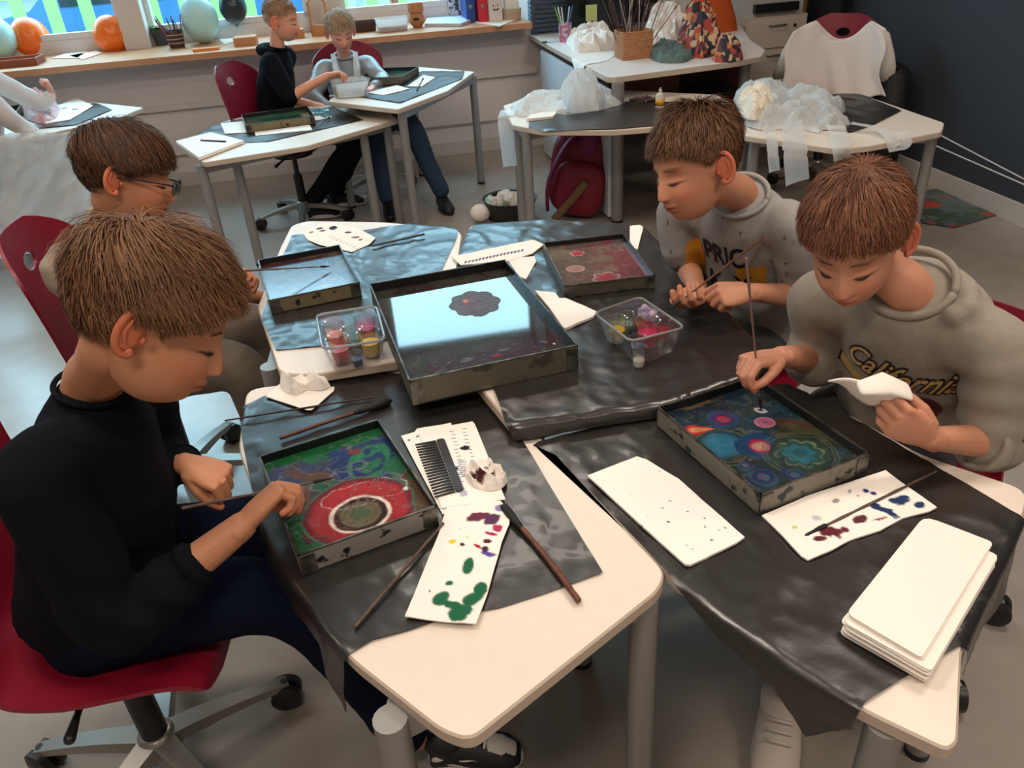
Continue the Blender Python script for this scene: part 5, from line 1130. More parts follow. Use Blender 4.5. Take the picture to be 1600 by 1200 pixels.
MB().lathe([(0, 0), (.03, 0), (.055, .04), (.045, .085), (.04, .09), (.055, .10), (.05, .15), (.046, .15), (0, .10)], q, n=22).build('pot_body', mat('kraft_pot', (190, 128, 84), .7), hb, auto=40)
hm = MB(); 
for e in (-1, 1): hm.ball(q+V(e*.009, -.052, .055), (.011, .004, .011), 10)
hm.build('heart_mark', M_plastic_b, hb)
for i, (a, cc_, lab) in enumerate(((738, (36, 76, 150), 'blue ring binder standing on the sill'), (757, (206, 34, 60), 'red ring binder standing on the sill'), (777, (222, 206, 196), 'pale binder with a smiling face mark'))):
    c = S(a, 36); c = c+EY*.15; t = thing('ring_binder', lab, 'binder', c, 'ring binders on the sill')
    MB().box(c+EZ*.16, (.062 if i < 2 else .085, .26, .32), R=cR).build('binder_case', mat('binder_%d' % i, cc_, .5), t, smooth=False)
    if i < 2: MB().lathe([(.008, -.002), (.014, -.002), (.014, .003), (.008, .003)], c-EY*.13+EZ*.10, -EY, 16).build('finger_ring', M_star, t); MB().lathe([(0, 0), (.009, 0), (.009, .002), (0, .002)], c-EY*.13+EZ*.10, -EY, 14).build('finger_hole', M_plastic_b, t)
    else:
        for e in (-1, 1): MB().ball(c-EY*.131+EX*.015*e+EZ*.105, (.005, .002, .005), 8).build('eye_mark', M_plastic_b, t)
        MB().tube([c-EY*.132+EX*.02*math.sin(k)+EZ*(.078+.012*(1-math.cos(k))) for k in np.linspace(-1.3, 1.3, 9)], .004, 6).build('smile_mark', M_plastic_b, t)
c = S(713, 30)+EY*.14; tag(MB().box(c+EZ*.15, (.08, .24, .30), R=cR).build('magazine_file', mat('file_bw', (214, 210, 210), .6, var=(24, (70, 70, 76), .03)), smooth=False), 'black and white patterned magazine file left of the binders', 'file')
c = S(695, 28)+EY*.14; tag(MB().lathe([(0, 0), (.018, 0), (.018, .2), (0, .2)], c, n=14).build('striped_tube', mat('striped_tube', (196, 110, 60), .6, var=(30, (60, 40, 34), .05))), 'orange striped tube on the sill', 'tube')
open_box('round_basket', round_poly(quad(S(804, 32)+V(-.02, .07, 0), .12, .12, YAW), .03, 4), ZS+.001, .07, mat('pale_wicker', (196, 172, 148), .8), 'pale basket with white papers at the right end of the sill', 'basket', flare=.008)
tag(MB().box(S(804, 32)+V(-.02, .07, .09), (.08, .07, .09), R=cR).build('paper_bundle', M_paper, smooth=False), 'white paper bundle in the pale basket', 'paper')
# ---------------------------------------------------------------- people
def skinmat(): return mat('skin', attr='Col', rough=.48, spec=.35, sss=.12, bump=(260, .06, .0008))
M_skin = skinmat(); M_hairm = mat('hair', attr='Col', rough=.5, spec=.3)
ELL = [((0, -.012, .022), (.074, .093, .083)), ((0, .022, -.028), (.058, .066, .074)), ((0, .028, -.045), (.044, .054, .058))]
def head_r(D):
    r = np.zeros(len(D))
    for c, s_ in ELL:
        c = np.array(c); s_ = np.array(s_); a = ((D/s_)**2).sum(1); b = -2*(D*c/s_**2).sum(1); k = ((c/s_)**2).sum()-1
        t = (-b+np.sqrt(np.maximum(b*b-4*a*k, 0)))/(2*a); r += np.maximum(t, 1e-4)**16
    return r**(1/16)
def ga(x, z, x0, z0, sx, sz): return np.exp(-((x-x0)/sx)**2-((z-z0)/sz)**2)
def head_pts(D):
    p = D*head_r(D)[:, None]; x, y, z = p.T.copy(); f = sstep(.15, .5, D[:, 1])
    dy = np.zeros(len(p)); ax = np.abs(x)
    w_ = .0062+.0045*sstep(.005, -.034, z); prof = (.003+.0115*sstep(.012, -.034, z))*sstep(-.0435, -.036, z)*sstep(.03, .008, z)
    dy += prof*np.exp(-(x/w_)**2)+.0028*ga(ax, z, .0085, -.0365, .0045, .005)
    dy -= .0075*ga(ax, z, .030, .000, .015, .011); dy += .0055*ga(ax, z, .0305, -.004, .0115, .0085)
    dy += .003*ga(ax, z, .028, .019, .02, .007); dy += .004*ga(ax, z, .036, -.034, .018, .018)
    dy += .0055*ga(x, z, 0, -.0545, .017, .0042)+.0055*ga(x, z, 0, -.0645, .014, .0045)+.003*ga(x, z, 0, -.058, .026, .018)-.0035*ga(x, z, 0, -.0592, .018, .0016)
    dy += .005*ga(x, z, 0, -.086, .016, .013)-.002*ga(x, z, 0, -.072, .014, .004)
    p = p+np.c_[np.zeros(len(p)), dy*f, np.zeros(len(p))]
    return p
def rotm(yaw, pitch, roll):
    f = V(math.cos(yaw)*math.cos(pitch), math.sin(yaw)*math.cos(pitch), -math.sin(pitch)); x = unit(np.cross(f, EZ)); z = np.cross(x, f)
    x2 = x*math.cos(roll)+z*math.sin(roll); z2 = -x*math.sin(roll)+z*math.cos(roll)
    return np.array([x2, f, z2])       # rows = local axes in world
def add_head(mb, pos, R, s, skin, res=(150, 116), lids=1):
    n, m = res; th = np.linspace(0, 2*math.pi, n, endpoint=False); ph = np.linspace(.02, math.pi-.02, m)
    # concentrate columns on the face side
    th = th+.35*np.sin(th-math.pi/2+math.pi)*-1*0
    T, Pp = np.meshgrid(th, ph); D = np.c_[(np.sin(Pp)*np.cos(T)).ravel(), (np.sin(Pp)*np.sin(T)).ravel(), np.cos(Pp).ravel()]
    p = head_pts(D); x, y, z = p.T; ax = np.abs(x); f = sstep(.2, .5, D[:, 1])
    c = np.tile(s2l(skin), (len(p), 1)); 
    red = s2l((min(255, skin[0]+2), int(skin[1]*.80), int(skin[2]*.76)))
    c = lerp(c, red, .45*f*ga(ax, z, .038, -.036, .02, .018)+.35*f*ga(x, z, 0, -.034, .012, .01))
    lip = s2l((int(skin[0]*.86), int(skin[1]*.60), int(skin[2]*.62)))
    c = lerp(c, lip, np.clip(f*(1.2*ga(x, z, 0, -.0550, .019, .0045)+1.2*ga(x, z, 0, -.0645, .016, .0048)), 0, 1)*.8)
    c = lerp(c, s2l((70, 34, 30)), np.clip(f*ga(x, z, 0, -.0592, .019, .0012), 0, 1)*.85)
    brow = f*np.clip(1.6*ga(ax, z-.12*(.03-ax)*0, .030, .0195+0*ax, .015, .0032), 0, 1); c = lerp(c, s2l((120, 82, 58)), brow*.75)
    lash = f*np.clip(1.8*ga(ax, z, .0305, -.0085+.0*ax, .0125, .0018), 0, 1); c = lerp(c, s2l((52, 34, 28)), np.clip(lash, 0, 1)*.9)
    c = lerp(c, red, f*.25*ga(ax, z, .03, .004, .014, .006))
    faces = [(i*n+j, (i+1)*n+j, (i+1)*n+(j+1) % n, i*n+(j+1) % n) for i in range(m-1) for j in range(n)]+[tuple(range(n)), tuple(range((m-1)*n, m*n))[::-1]]
    mb.add((p*s)@R+pos, faces, col=np.c_[c, np.ones(len(c))])
    # ears
    cr = s2l((min(255, skin[0]+4), int(skin[1]*.84), int(skin[2]*.80)))
    for e in (-1, 1):
        o = V(e*.0715, -.006, -.012); pts = []; rr = []
        for k in np.linspace(-1.9, 2.35, 22):
            yy = -.0165*math.cos(k)*1.0; zz = .030*math.sin(k)+.002; 
            pts.append(o+V(e*(.006-.55*yy), yy, zz)); rr.append(.0038+.0010*math.cos(k*.5))
        tmp = MB(); tmp.tube(pts, rr, 8, (1, 1))
        tmp.loft([o+V(e*-.004, .0, 0), o+V(e*.004, -.002, 0), o+V(e*.0095, -.004, 0)], [V(0, .012, 0), V(e*-.006, .0135, 0), V(e*-.007, .012, 0)], [V(0, 0, .022), V(0, 0, .025), V(0, 0, .022)], 14, (0, 1), capz=.05)
        tmp.ball(o+V(e*.004, .004, -.025), (.0035, .006, .0075), 12)
        tmp.tube([o+V(e*.012, -.006, .016), o+V(e*.013, -.009, .0), o+V(e*.011, -.004, -.012)], [.002, .003, .002], 6, (1, 1))
        tmp.ball(o+V(e*.005, .0125, -.004), (.003, .003, .005), 8)
        v = np.concatenate(tmp.v); mb.add((v*s)@R+pos, tmp.f, col=np.r_[cr, 1])
def hairline(az, el, k):
    """signed elevation above the hairline (deg)"""
    lim = np.interp(np.abs(az), [0, 35, 62, 78, 92, 104, 118, 180], k)
    return el-lim
HL = [34, 31, 20, -4, 10, 2, -30, -42]
def add_hair(name, parent, pos, R, s, col, col2, N=5000, L=(.05, .03, .016), thick=(.014, .008), crown=(0, -.55, .84), K=7, w_=.0011, hl=HL, fringe=.0, seed=0, comb=(0, .0, 0), lift=.008, spiky=0.0, swirl=.4, frontcut=.45):
    r = np.random.default_rng(seed); crown = unit(crown)
    # cap
    n, m = 96, 72; T, Pp = np.meshgrid(np.linspace(0, 2*math.pi, n, endpoint=False), np.linspace(.02, math.pi*.86, m))
    D = np.c_[(np.sin(Pp)*np.cos(T)).ravel(), (np.sin(Pp)*np.sin(T)).ravel(), np.cos(Pp).ravel()]
    def thickf(D):
        up = sstep(.0, .75, D[:, 2]); return thick[1]+(thick[0]-thick[1])*up
    def hf(D):
        az = np.degrees(np.arctan2(D[:, 0], D[:, 1])); el = np.degrees(np.arcsin(np.clip(D[:, 2], -1, 1))); return hairline(az, el, hl)
    h = hf(D); nz = fbm(D[:, 0]*9+D[:, 1]*5, D[:, 2]*5+D[:, 1]*7, seed)
    off = np.where(h > 0, thickf(D)*.62*sstep(0, 14, h)*(.8+.4*nz)-.002, -.006)
    p = D*(head_r(D)+off)[:, None]; cc = lerp(s2l(col), s2l(col2), (nz*.6)[:, None] if False else nz*.6)
    mb = MB(); fs = [(i*n+j, (i+1)*n+j, (i+1)*n+(j+1) % n, i*n+(j+1) % n) for i in range(m-1) for j in range(n)]+[tuple(range(n))]
    mb.add((p*s)@R+pos, fs, col=np.c_[cc*.8, np.ones(len(cc))])
    # strands
    D = r.normal(size=(N*3, 3)); D /= np.linalg.norm(D, axis=1)[:, None]; h = hf(D); D = D[h > 1][:N]; N = len(D)
    nrm = lambda a: a/(np.linalg.norm(a, axis=1)[:, None]+1e-9)
    root = D.copy(); q1 = fbm(root[:, 0]*7+root[:, 1]*3, root[:, 2]*7-root[:, 1]*4, seed+1)-.5; q2 = fbm(root[:, 0]*16+root[:, 2]*6, root[:, 1]*16+root[:, 2]*9, seed+2)-.5
    top = sstep(.15, .75, root[:, 2]); front = sstep(.1, .8, root[:, 1])
    Ln = (L[2]+(L[0]-L[2])*top); Ln = Ln*(1-front*(1-L[1]/L[0])*0)+fringe*front*top; Ln *= r.uniform(.7, 1.15, N)*(1-frontcut*sstep(.15, .75, root[:, 1]))
    dist = 1-(root@crown); P_ = []; t0 = thickf(root)*r.uniform(.15, .95, N)
    for k in range(K):
        u = k/(K-1); base = head_r(D); off = t0*(.35+.65*min(1, u*2.2))+lift*u*u*r.uniform(.2, 1.0, N)*(.5+top)+spiky*u*np.exp(-dist*9)
        P_.append(D*(base+off)[:, None])
        f = D*(D@crown)[:, None]-crown; f = nrm(f+r.normal(size=D.shape)*.02)
        sw = np.cross(np.tile(crown, (N, 1)), D)
        g = V(0, 0, -.35)-D*(D@V(0, 0, -.35))[:, None]; cb = V(*comb)-D*(D@V(*comb))[:, None]
        f = nrm(f+sw*(swirl*np.exp(-dist*2.5)+q1*1.1+q2*.7)[:, None]+g+cb)
        D = nrm(D+f*(Ln/(K-1)/.085)[:, None])
    P_ = np.array(P_)                      # K,N,3
    tg = np.gradient(P_, axis=0); sd = np.cross(tg, P_); sd /= np.linalg.norm(sd, axis=2)[..., None]+1e-9
    ang = r.uniform(-.5, .5, N)[None, :, None]; sd = sd*np.cos(ang)+nrm(P_.reshape(-1, 3)).reshape(P_.shape)*np.sin(ang)
    wd = (w_*np.array([1-.75*(k/(K-1))**2 for k in range(K)]))[:, None, None]*r.uniform(.6, 1.3, N)[None, :, None]
    A, B = P_-sd*wd, P_+sd*wd; v = np.stack([A, B], axis=2)            # K,N,2,3
    v = v.transpose(1, 0, 2, 3).reshape(-1, 3); vid = np.arange(N*K*2).reshape(N, K, 2)
    F_ = np.stack([vid[:, :-1, 0], vid[:, :-1, 1], vid[:, 1:, 1], vid[:, 1:, 0]], axis=-1).reshape(-1, 4)
    mixv = np.clip(.45+q1*1.5+q2*.8+r.normal(size=N)*.22, 0, 1); c = lerp(s2l(col), s2l(col2), mixv); c = np.repeat(c, K*2, axis=0)
    mb.add((v*s)@R+pos, F_.tolist(), col=np.c_[c, np.ones(len(c))])
    return mb.build(name, M_hairm, parent, colors=True)
def remesh(mb, vox, it=3):
    me = mb.mesh('tmp'); o = bpy.data.objects.new('tmp', me); COL.objects.link(o)
    a = o.modifiers.new('r', 'REMESH'); a.mode = 'VOXEL'; a.voxel_size = vox
    if it: b = o.modifiers.new('s', 'SMOOTH'); b.factor = .5; b.iterations = it
    dg = bpy.context.evaluated_depsgraph_get(); e = o.evaluated_get(dg); m2 = e.to_mesh()
    n = len(m2.vertices); v = np.empty(n*3); m2.vertices.foreach_get('co', v); f = [tuple(p.vertices) for p in m2.polygons]
    e.to_mesh_clear(); bpy.data.objects.remove(o); bpy.data.meshes.remove(me)
    return v.reshape(-1, 3), f
def limb(mb, pts, n=16, dome=(1, 1)):
    """pts: [(p, r)] smooth tapered limb"""
    P_ = [V(*p) for p, r in pts]; rr = [r for p, r in pts]
    if len(P_) > 2:
        q = bez(P_, 6); t = np.linspace(0, len(P_)-1, len(q)); r2 = np.interp(t, range(len(P_)), rr)
    else: q, r2 = P_, rr
    mb.tube(q, list(r2), n, dome)
def add_hand(mb, W, d, n, side, curls, s=1.0, spread=.10, thumb=(.9, .5), nails=None):
    """W wrist, d knuckle direction, n palm-facing normal, side +1 right hand / -1 left hand"""
    W = V(*W); d = unit(d); n = unit(n-d*(np.dot(n, d))); t = np.cross(d, n)*side
    mb.loft([W-d*.015*s, W+d*.008*s, W+d*.03*s, W+d*.055*s, W+d*.070*s], [t*.021*s, t*.022*s, t*.029*s, t*.033*s, t*.031*s], [n*.016*s, n*.016*s, n*.0155*s, n*.013*s, n*.0105*s], 18, (1, 1), capz=.4)
    mb.ball(W+d*.026*s+t*.018*s+n*.006*s, (.015*s, .015*s, .015*s), 12)
    out = []
    for i, (lat, fl, rad, fw_) in enumerate(((.0235, .056, .0080, .068), (.0080, .062, .0081, .072), (-.0075, .058, .0077, .069), (-.0220, .046, .0069, .062))):
        cv = curls[i]; base = W+d*(fw_-.012)*s+t*lat*s; dd0 = unit(d+t*spread*(1.5-i)*.45); a = 0; p = base; pts = [(p, rad*s*1.08)]; p = base+dd0*.016*s; pts.append((p, rad*s*1.06))
        for k, (fr, cr) in enumerate(zip((.46, .30, .24), cv)):
            a += math.radians(cr); dr = dd0*math.cos(a)+n*math.sin(a); L = fl*fr*s
            p1 = p+dr*L; pts.append((p+dr*L*.5, rad*s*(.98-.07*k))); pts.append((p1, rad*s*(1.0-.08*k))); p = p1
        Pq = [q for q, _ in pts]; rq = [r for _, r in pts]; mb.tube(Pq, rq, 12, (1, 1)); out.append(p)
    tb = W+d*.018*s+t*.018*s+n*.004*s; ta, tc = thumb
    d1 = unit(d*.75+t*ta*.7+n*tc*.5); d2 = unit(d*.9+t*(ta*.25-.1)+n*tc*.75); d3 = unit(d*.9-t*.25+n*tc*.6)
    p1 = tb+d1*.030*s; p2 = p1+d2*.026*s; p3 = p2+d3*.020*s
    mb.tube([tb, tb+d1*.016*s, p1, (p1+p2)/2, p2, p3], [.0125*s, .0115*s, .0098*s, .0090*s, .0088*s, .0072*s], 12, (1, 1)); out.append(p3)
    return out
FIST = [(70, 85, 45), (74, 88, 45), (78, 90, 45), (80, 90, 45)]
PINCH = [(52, 52, 22), (58, 62, 30), (66, 74, 40), (72, 80, 40)]
RELAX = [(22, 30, 18), (28, 36, 20), (34, 40, 22), (38, 44, 24)]
HOLD = [(40, 40, 25), (46, 46, 28), (52, 52, 30), (56, 54, 30)]
def arm(mb, S_, E, W, ru=.036, rf=.030, rw=.0205):
    S_, E, W = V(*S_), V(*E), V(*W)
    limb(mb, [(S_, ru*1.05), (S_*.5+E*.5, ru), (E, rf*1.02), (E*.65+W*.35, rf*1.0), (E*.3+W*.7, rf*.84), (W, rw)], 16)
def cloth_noise(v, amp, sc, seed=0, aniso=(1, 1, 1)):
    q = v*V(*aniso)*sc; n = fbm(q[:, 0]+q[:, 2]*.7+seed, q[:, 1]+q[:, 2]*.6-q[:, 0]*.3, seed, 3); n2 = fbm(q[:, 0]*.5-q[:, 2]+7, q[:, 1]*.6+q[:, 2]*.8, seed+3, 3)
    return amp*((1-np.abs(2*n-1)*2.0)*.7+(n2-.5)*1.4)
def garment(name, parent, mb, vox, m, amp=.004, sc=16, seed=0, it=4, aniso=(1, 1, 1), folds=None, label=None):
    v, f = remesh(mb, vox, it); o = MB().add(v, f).build(name, m, parent)
    me = o.data; nn = np.empty(len(v)*3); me.vertices.foreach_get('normal', nn); nn = nn.reshape(-1, 3)
    v = v+nn*cloth_noise(v, amp, sc, seed, aniso)[:, None]
    if folds:
        for (c, r_, fr, a_, ax) in folds:
            d = np.linalg.norm(v-V(*c), axis=1); v = v+nn*(a_*np.exp(-(d/r_)**2)*np.sin((v@unit(ax))*fr))[:, None]
    me.vertices.foreach_set('co', v.ravel()); me.update()
    if label: o['label'] = label
    return o
def torso(mb, pel, chest, neck, lat, w_=(.125, .118, .132, .128, .052), dep=(.10, .092, .10, .078, .048), up=0):
    pel, chest, neck, lat = V(*pel), V(*chest), V(*neck), unit(lat)
    c = bez([pel, pel*.5+chest*.5, chest, chest*.35+neck*.65, neck], 6); n = len(c); k = np.linspace(0, 4, n)
    A = []; B = []
    for i in range(n):
        t = unit(c[min(i+1, n-1)]-c[max(i-1, 0)]); f = unit(np.cross(t, lat)); A.append(lat*np.interp(k[i], range(5), w_)); B.append(f*np.interp(k[i], range(5), dep))
    mb.loft(c, A, B, 28, (1, 1), capz=.25)
def shoe(parent, heel, toe, m, sole, label=None, s=1.0, w_=.036, name='shoe', laces=None, toe_m=None):
    heel, toe = V(*heel), V(*toe); d = toe-heel; d[2] = 0; L = np.linalg.norm(d); d = unit(d); t = np.cross(d, EZ); g = heel.copy(); g[2] = heel[2]
    out = []; 
    for k in np.linspace(0, 2*math.pi, 24, endpoint=False):
        x = math.cos(k); y = math.sin(k); wx = w_*(1.0+.12*x)*(1 if x > -.5 else .95); out.append((g+d*(L*.5+L*.52*x*abs(x)**.0)+t*wx*y)[:2])
    so = MB().prism(np.array(out), g[2]+.0, g[2]+.024, .004); so.build('shoe_sole', sole, parent, auto=40)
    mb = MB(); mb.loft([g+d*L*.06+EZ*.03, g+d*L*.25+EZ*.045, g+d*L*.55+EZ*.036, g+d*L*.85+EZ*.024, g+d*L*.97+EZ*.02], [t*w_*.82, t*w_*.9, t*w_*.98, t*w_*.95, t*w_*.6], [EZ*.03, EZ*.045, EZ*.035, EZ*.026, EZ*.014], 18, (1, 1), capz=.3)
    mb.loft([g+d*L*.2+EZ*.05, g+d*L*.17+EZ*.095], [t*w_*.85, t*w_*.9], [d*.045, d*.05], 16, (1, 0), capz=.2)
    u = mb.build(name, m, parent)
    if toe_m:
        MB().loft([g+d*L*.66+EZ*.036, g+d*L*.80+EZ*.031, g+d*L*.93+EZ*.026], [t*w_*.70, t*w_*.72, t*w_*.50], [EZ*.033, EZ*.028, EZ*.018], 16, (1, 1), capz=.3).build('toe_panel', toe_m, parent)
        for e in (-1, 1): MB().loft([g+d*L*.22+t*w_*.80*e+EZ*.045, g+d*L*.46+t*w_*.90*e+EZ*.038], [d*.03, d*.03], [EZ*.016, EZ*.014], 12, (1, 1), capz=.4).build('side_panel', toe_m, parent)
    lm = MB()
    for k in (.42, .52, .62): lm.tube([g+d*L*k-t*w_*.55+EZ*(.088-.06*(k-.3)), g+d*L*(k+.02)+EZ*(.094-.06*(k-.3)), g+d*L*k+t*w_*.55+EZ*(.088-.06*(k-.3))], .0028, 6)
    lm.build('shoelace', laces or sole, u)
    return u
def person(label, skin, J, hair, head, cloth):
    """J: joints; builds one continuous body mesh and its clothes as children"""
def ring_collar(parent, name, c, ax, lat, a, b, r, m):
    ax = unit(ax); lat = unit(lat-ax*np.dot(lat, ax)); f = np.cross(ax, lat); pts = [V(*c)+lat*a*math.cos(k)+f*b*math.sin(k) for k in np.linspace(0, 2*math.pi, 37)]
    return MB().tube(pts, r, 8).build(name, m, parent)
def cuff(parent, p, d, r, m, name='cuff', L=.02):
    p = V(*p); d = unit(d); return MB().lathe([(r*.86, -L*.5), (r*1.0, -L*.5), (r*1.03, 0), (r*1.0, L*.5), (r*.86, L*.5), (r*.8, L*.3)], p, d, 20).build(name, m, parent)
def text_mesh(s, size, shear=0, offset=0.0, extr=0):
    cu = bpy.data.curves.new('t', 'FONT'); cu.body = s; cu.size = size; cu.shear = shear; cu.offset = offset; cu.align_x = 'CENTER'; cu.align_y = 'CENTER'; cu.resolution_u = 3
    o = bpy.data.objects.new('t', cu); COL.objects.link(o); dg = bpy.context.evaluated_depsgraph_get(); m = bpy.data.meshes.new_from_object(o.evaluated_get(dg))
    bm = bmesh.new(); bm.from_mesh(m); bmesh.ops.triangulate(bm, faces=bm.faces)
    for _ in range(3):
        es = [e for e in bm.edges if e.calc_length() > size*.12]
        if es: bmesh.ops.subdivide_edges(bm, edges=es, cuts=1)
        bmesh.ops.triangulate(bm, faces=bm.faces)
    v = np.array([tuple(x.co) for x in bm.verts]); bm.verts.index_update(); f = [tuple(q.index for q in fc.verts) for fc in bm.faces]; bm.free()
    bpy.data.objects.remove(o); bpy.data.curves.remove(cu); bpy.data.meshes.remove(m)
    return v[:, :2], f
def poly_mesh(poly, sp=.006):
    poly = np.asarray(poly, float)
    if area2(poly) < 0: poly = poly[::-1]
    bp = []
    for i in range(len(poly)):
        a, b = poly[i], poly[(i+1) % len(poly)]; k = max(1, int(np.linalg.norm(b-a)/sp)); bp += [a+(b-a)*j/k for j in range(k)]
    bp = np.array(bp); lo, hi = bp.min(0), bp.max(0); gx, gy = np.meshgrid(np.arange(lo[0], hi[0], sp), np.arange(lo[1], hi[1], sp)); g = np.c_[gx.ravel(), gy.ravel()]; g = g[in_poly(bp, g)]
    if len(g): d, _ = poly_dist(bp, g); g = g[d > sp*.4]
    pts = np.vstack([bp, g]) if len(g) else bp
    r = delaunay_2d_cdt([Vector(q) for q in pts], [(i, (i+1) % len(bp)) for i in range(len(bp))], [], 1, 1e-7)
    return np.array([[q.x, q.y] for q in r[0]]), [tuple(f) for f in r[2]]
def project(name, parent, target, v2, f, org, ux, uy, m, off=.0014):
    """lay a flat print onto a garment: each point dropped along the print's normal"""
    bv = BVHTree.FromPolygons([tuple(v.co) for v in target.data.vertices], [tuple(p.vertices) for p in target.data.polygons])
    ux = unit(ux); uy = unit(uy-ux*np.dot(ux, uy)); nrm = np.cross(ux, uy); out = []; ok = []
    for x, y in v2:
        o = V(*org)+ux*x+uy*y+nrm*.25; h = bv.ray_cast(Vector(o), Vector(-nrm), .5)
        if h[0] is None: out.append(V(*org)+ux*x+uy*y); ok.append(False)
        else: out.append(np.array(h[0])+nrm*off); ok.append(True)
    f = [q for q in f if all(ok[i] for i in q)]
    if not f: return None
    out = np.array(out)
    f = [q for q in f if max(np.linalg.norm(out[q[0]]-out[q[1]]), np.linalg.norm(out[q[1]]-out[q[2]])) < .03]
    return MB().add(out, f).build(name, m, parent)
def fin(root, mbody):
    return mbody.build('body', M_skin, root, colors=True)
def core_body(mb, skin, pel, chest, neck, lat, headbase, legs, neck_r=.043):
    neck_r = .037
    t = MB(); pel, chest, neck = V(*pel), V(*chest), V(*neck)
    torso(t, pel+EZ*.02, chest, chest*.25+neck*.75-EZ*.01, lat, (.10, .09, .10, .085, .045), (.075, .07, .075, .05, .035))
    limb(t, [(chest*.3+neck*.7, neck_r*1.35), (neck, neck_r*1.12), (neck*.5+V(*headbase)*.5, neck_r), (headbase, neck_r*1.02)], 20)
    for hip, knee, ank in legs: limb(t, [(hip, .045), (knee, .030), (V(*knee)*.5+V(*ank)*.5, .026), (ank, .022)], 12)
    v, f = remesh(t, .0055, 4); mb.add(v, f, col=np.r_[s2l(skin), 1])
def add_arm(mb, skin, S_, E, W, d, n, side, curls, s=1.0, spread=.1, thumb=(.9, .5), vox=.0021, ru=.033, rf=.028, rw=.0195):
    t = MB(); arm(t, S_, E, W, ru, rf, rw); tips = add_hand(t, W, d, n, side, curls, s, spread, thumb)
    v, f = remesh(t, vox, 2); c = np.tile(s2l(skin), (len(v), 1)); red = s2l((min(255, skin[0]+4), int(skin[1]*.82), int(skin[2]*.80)))
    dt = np.min([np.linalg.norm(v-q, axis=1) for q in tips], axis=0); c = lerp(c, red, .55*np.exp(-(dt/.014)**2)+.12*fbm(v[:, 0]*40, v[:, 1]*40+v[:, 2]*30, 2))
    mb.add(v, f, col=np.c_[c, np.ones(len(c))]); return tips
def lashes(parent, pos, R, s, col=(44, 30, 26)):
    m = mat('lash', col, .7)
    for e in (-1, 1):
        q = []
        for k in np.linspace(-1, 1, 9):
            x = e*.030+.0125*k; z = -.0085-.0022*(1-k*k); D = unit(V(x, .085, z)); p = head_pts(np.array([D]))[0]; D = unit(V(x*p[1]/.085, p[1], z)); q.append(head_pts(np.array([D]))[0]+V(0, .0012, 0))
        MB().tube([(p*s)@R+pos for p in q], [.0005, .0011, .0014, .0015, .0015, .0014, .0012, .001, .0005], 6).build('eyelash', m, parent)
    for e in (-1, 1):
        q = []
        for k in np.linspace(-1, 1, 9):
            x = e*.030+.016*k; z = .0190+.0028*(1-k*k)-.001*k*e; D = unit(V(x, .088, z)); p = head_pts(np.array([D]))[0]; q.append(p+V(0, .0006, 0))
        MB().tube([(p*s)@R+pos for p in q], [(.0010, .0006)]+[(.0022, .0009)]*7+[(.001, .0006)], 6).build('eyebrow', mat('brow', (122, 86, 62), .8), parent)
SK1, SK2, SK3 = (196, 136, 102), (202, 142, 112), (204, 144, 116)
M_black_knit = mat('black_knit', (12, 14, 22), .95, spec=.15, bump=(400, .2, .001))
M_jean = mat('dark_denim', (10, 14, 30), .95, spec=.1, bump=(500, .3, .001), var=(10, (17, 25, 46), .3))
M_tee = mat('grey_tee', (156, 152, 150), .85, bump=(400, .15, .001))
M_hood = mat('grey_melange', (156, 146, 134), .9, bump=(500, .25, .001), var=(200, (144, 134, 122), .3), sheen=.1)
M_gtr = mat('khaki_trousers', (110, 98, 86), .85, bump=(300, .2, .001))
M_dtr = mat('dark_grey_trousers', (66, 64, 64), .85, bump=(300, .2, .001))
M_beige = mat('beige_tee', (160, 144, 126), .85, bump=(300, .15, .001))
M_whsole = mat('white_rubber', (215, 210, 204), .6); M_blk = mat('shoe_black', (20, 20, 24), .5)
sk = lambda c: np.r_[s2l(c), 1]
# ---- boy A: black sweater, front left
A = thing('person', 'person in a black sweater painting the green tray, front left, seen from the side', 'person', (-.77, 1.04, 0), 'people painting at the tables')
lat = unit(V(.16, -1, 0)); hp = P(240, 492, 1.065); R = rotm(math.radians(4), math.radians(37), math.radians(17)); HS = 1.06
pel, che, nk = V(-.735, 1.04, .50), V(-.670, 1.01, .750), V(-.612, 1.01, .945)
mb = MB(); core_body(mb, SK1, pel, che, nk, lat, hp+(V(0, -.028, -.062)*HS)@R, [((-.68, .96, .51), (-.42, .97, .52), (-.24, .98, .10)), ((-.68, 1.12, .51), (-.42, 1.13, .52), (-.26, 1.14, .10))], .046)
add_head(mb, hp, R, HS, SK1, (200, 150))
RW, LW = P(378, 822, .712), V(-.560, 1.085, .735)
rs, re = V(-.650, .878, .862), V(-.605, .845, .630); ls, le = V(-.620, 1.130, .865), V(-.66, 1.20, .67)
tA = add_arm(mb, SK1, rs, re, RW, (.62, .62, .35), (.45, -.15, -.85), 1, PINCH, 1.08, thumb=(.7, .8), rf=.032, rw=.0225)
add_arm(mb, SK1, ls, le, LW, (.8, -.25, -.25), (.05, .1, -1), -1, FIST, 1.0, thumb=(.5, .9))
fin(A, mb); lashes(A, hp, R, HS)
add_hair('hair', A, hp, R, HS, (100, 66, 42), (144, 102, 68), 18000, L=(.052, .05, .020), thick=(.024, .012), crown=(0, -.50, .86), fringe=.002, seed=3, lift=.008, spiky=.010, w_=.00075, comb=(0, .45, .0), frontcut=.62, hl=[36, 33, 22, 2, 12, 0, -26, -34])
mb = MB(); torso(mb, pel-V(.02, 0, .005), che, nk-unit(nk-che)*.018, lat, (.158, .142, .142, .120, .056), (.140, .122, .110, .082, .052))
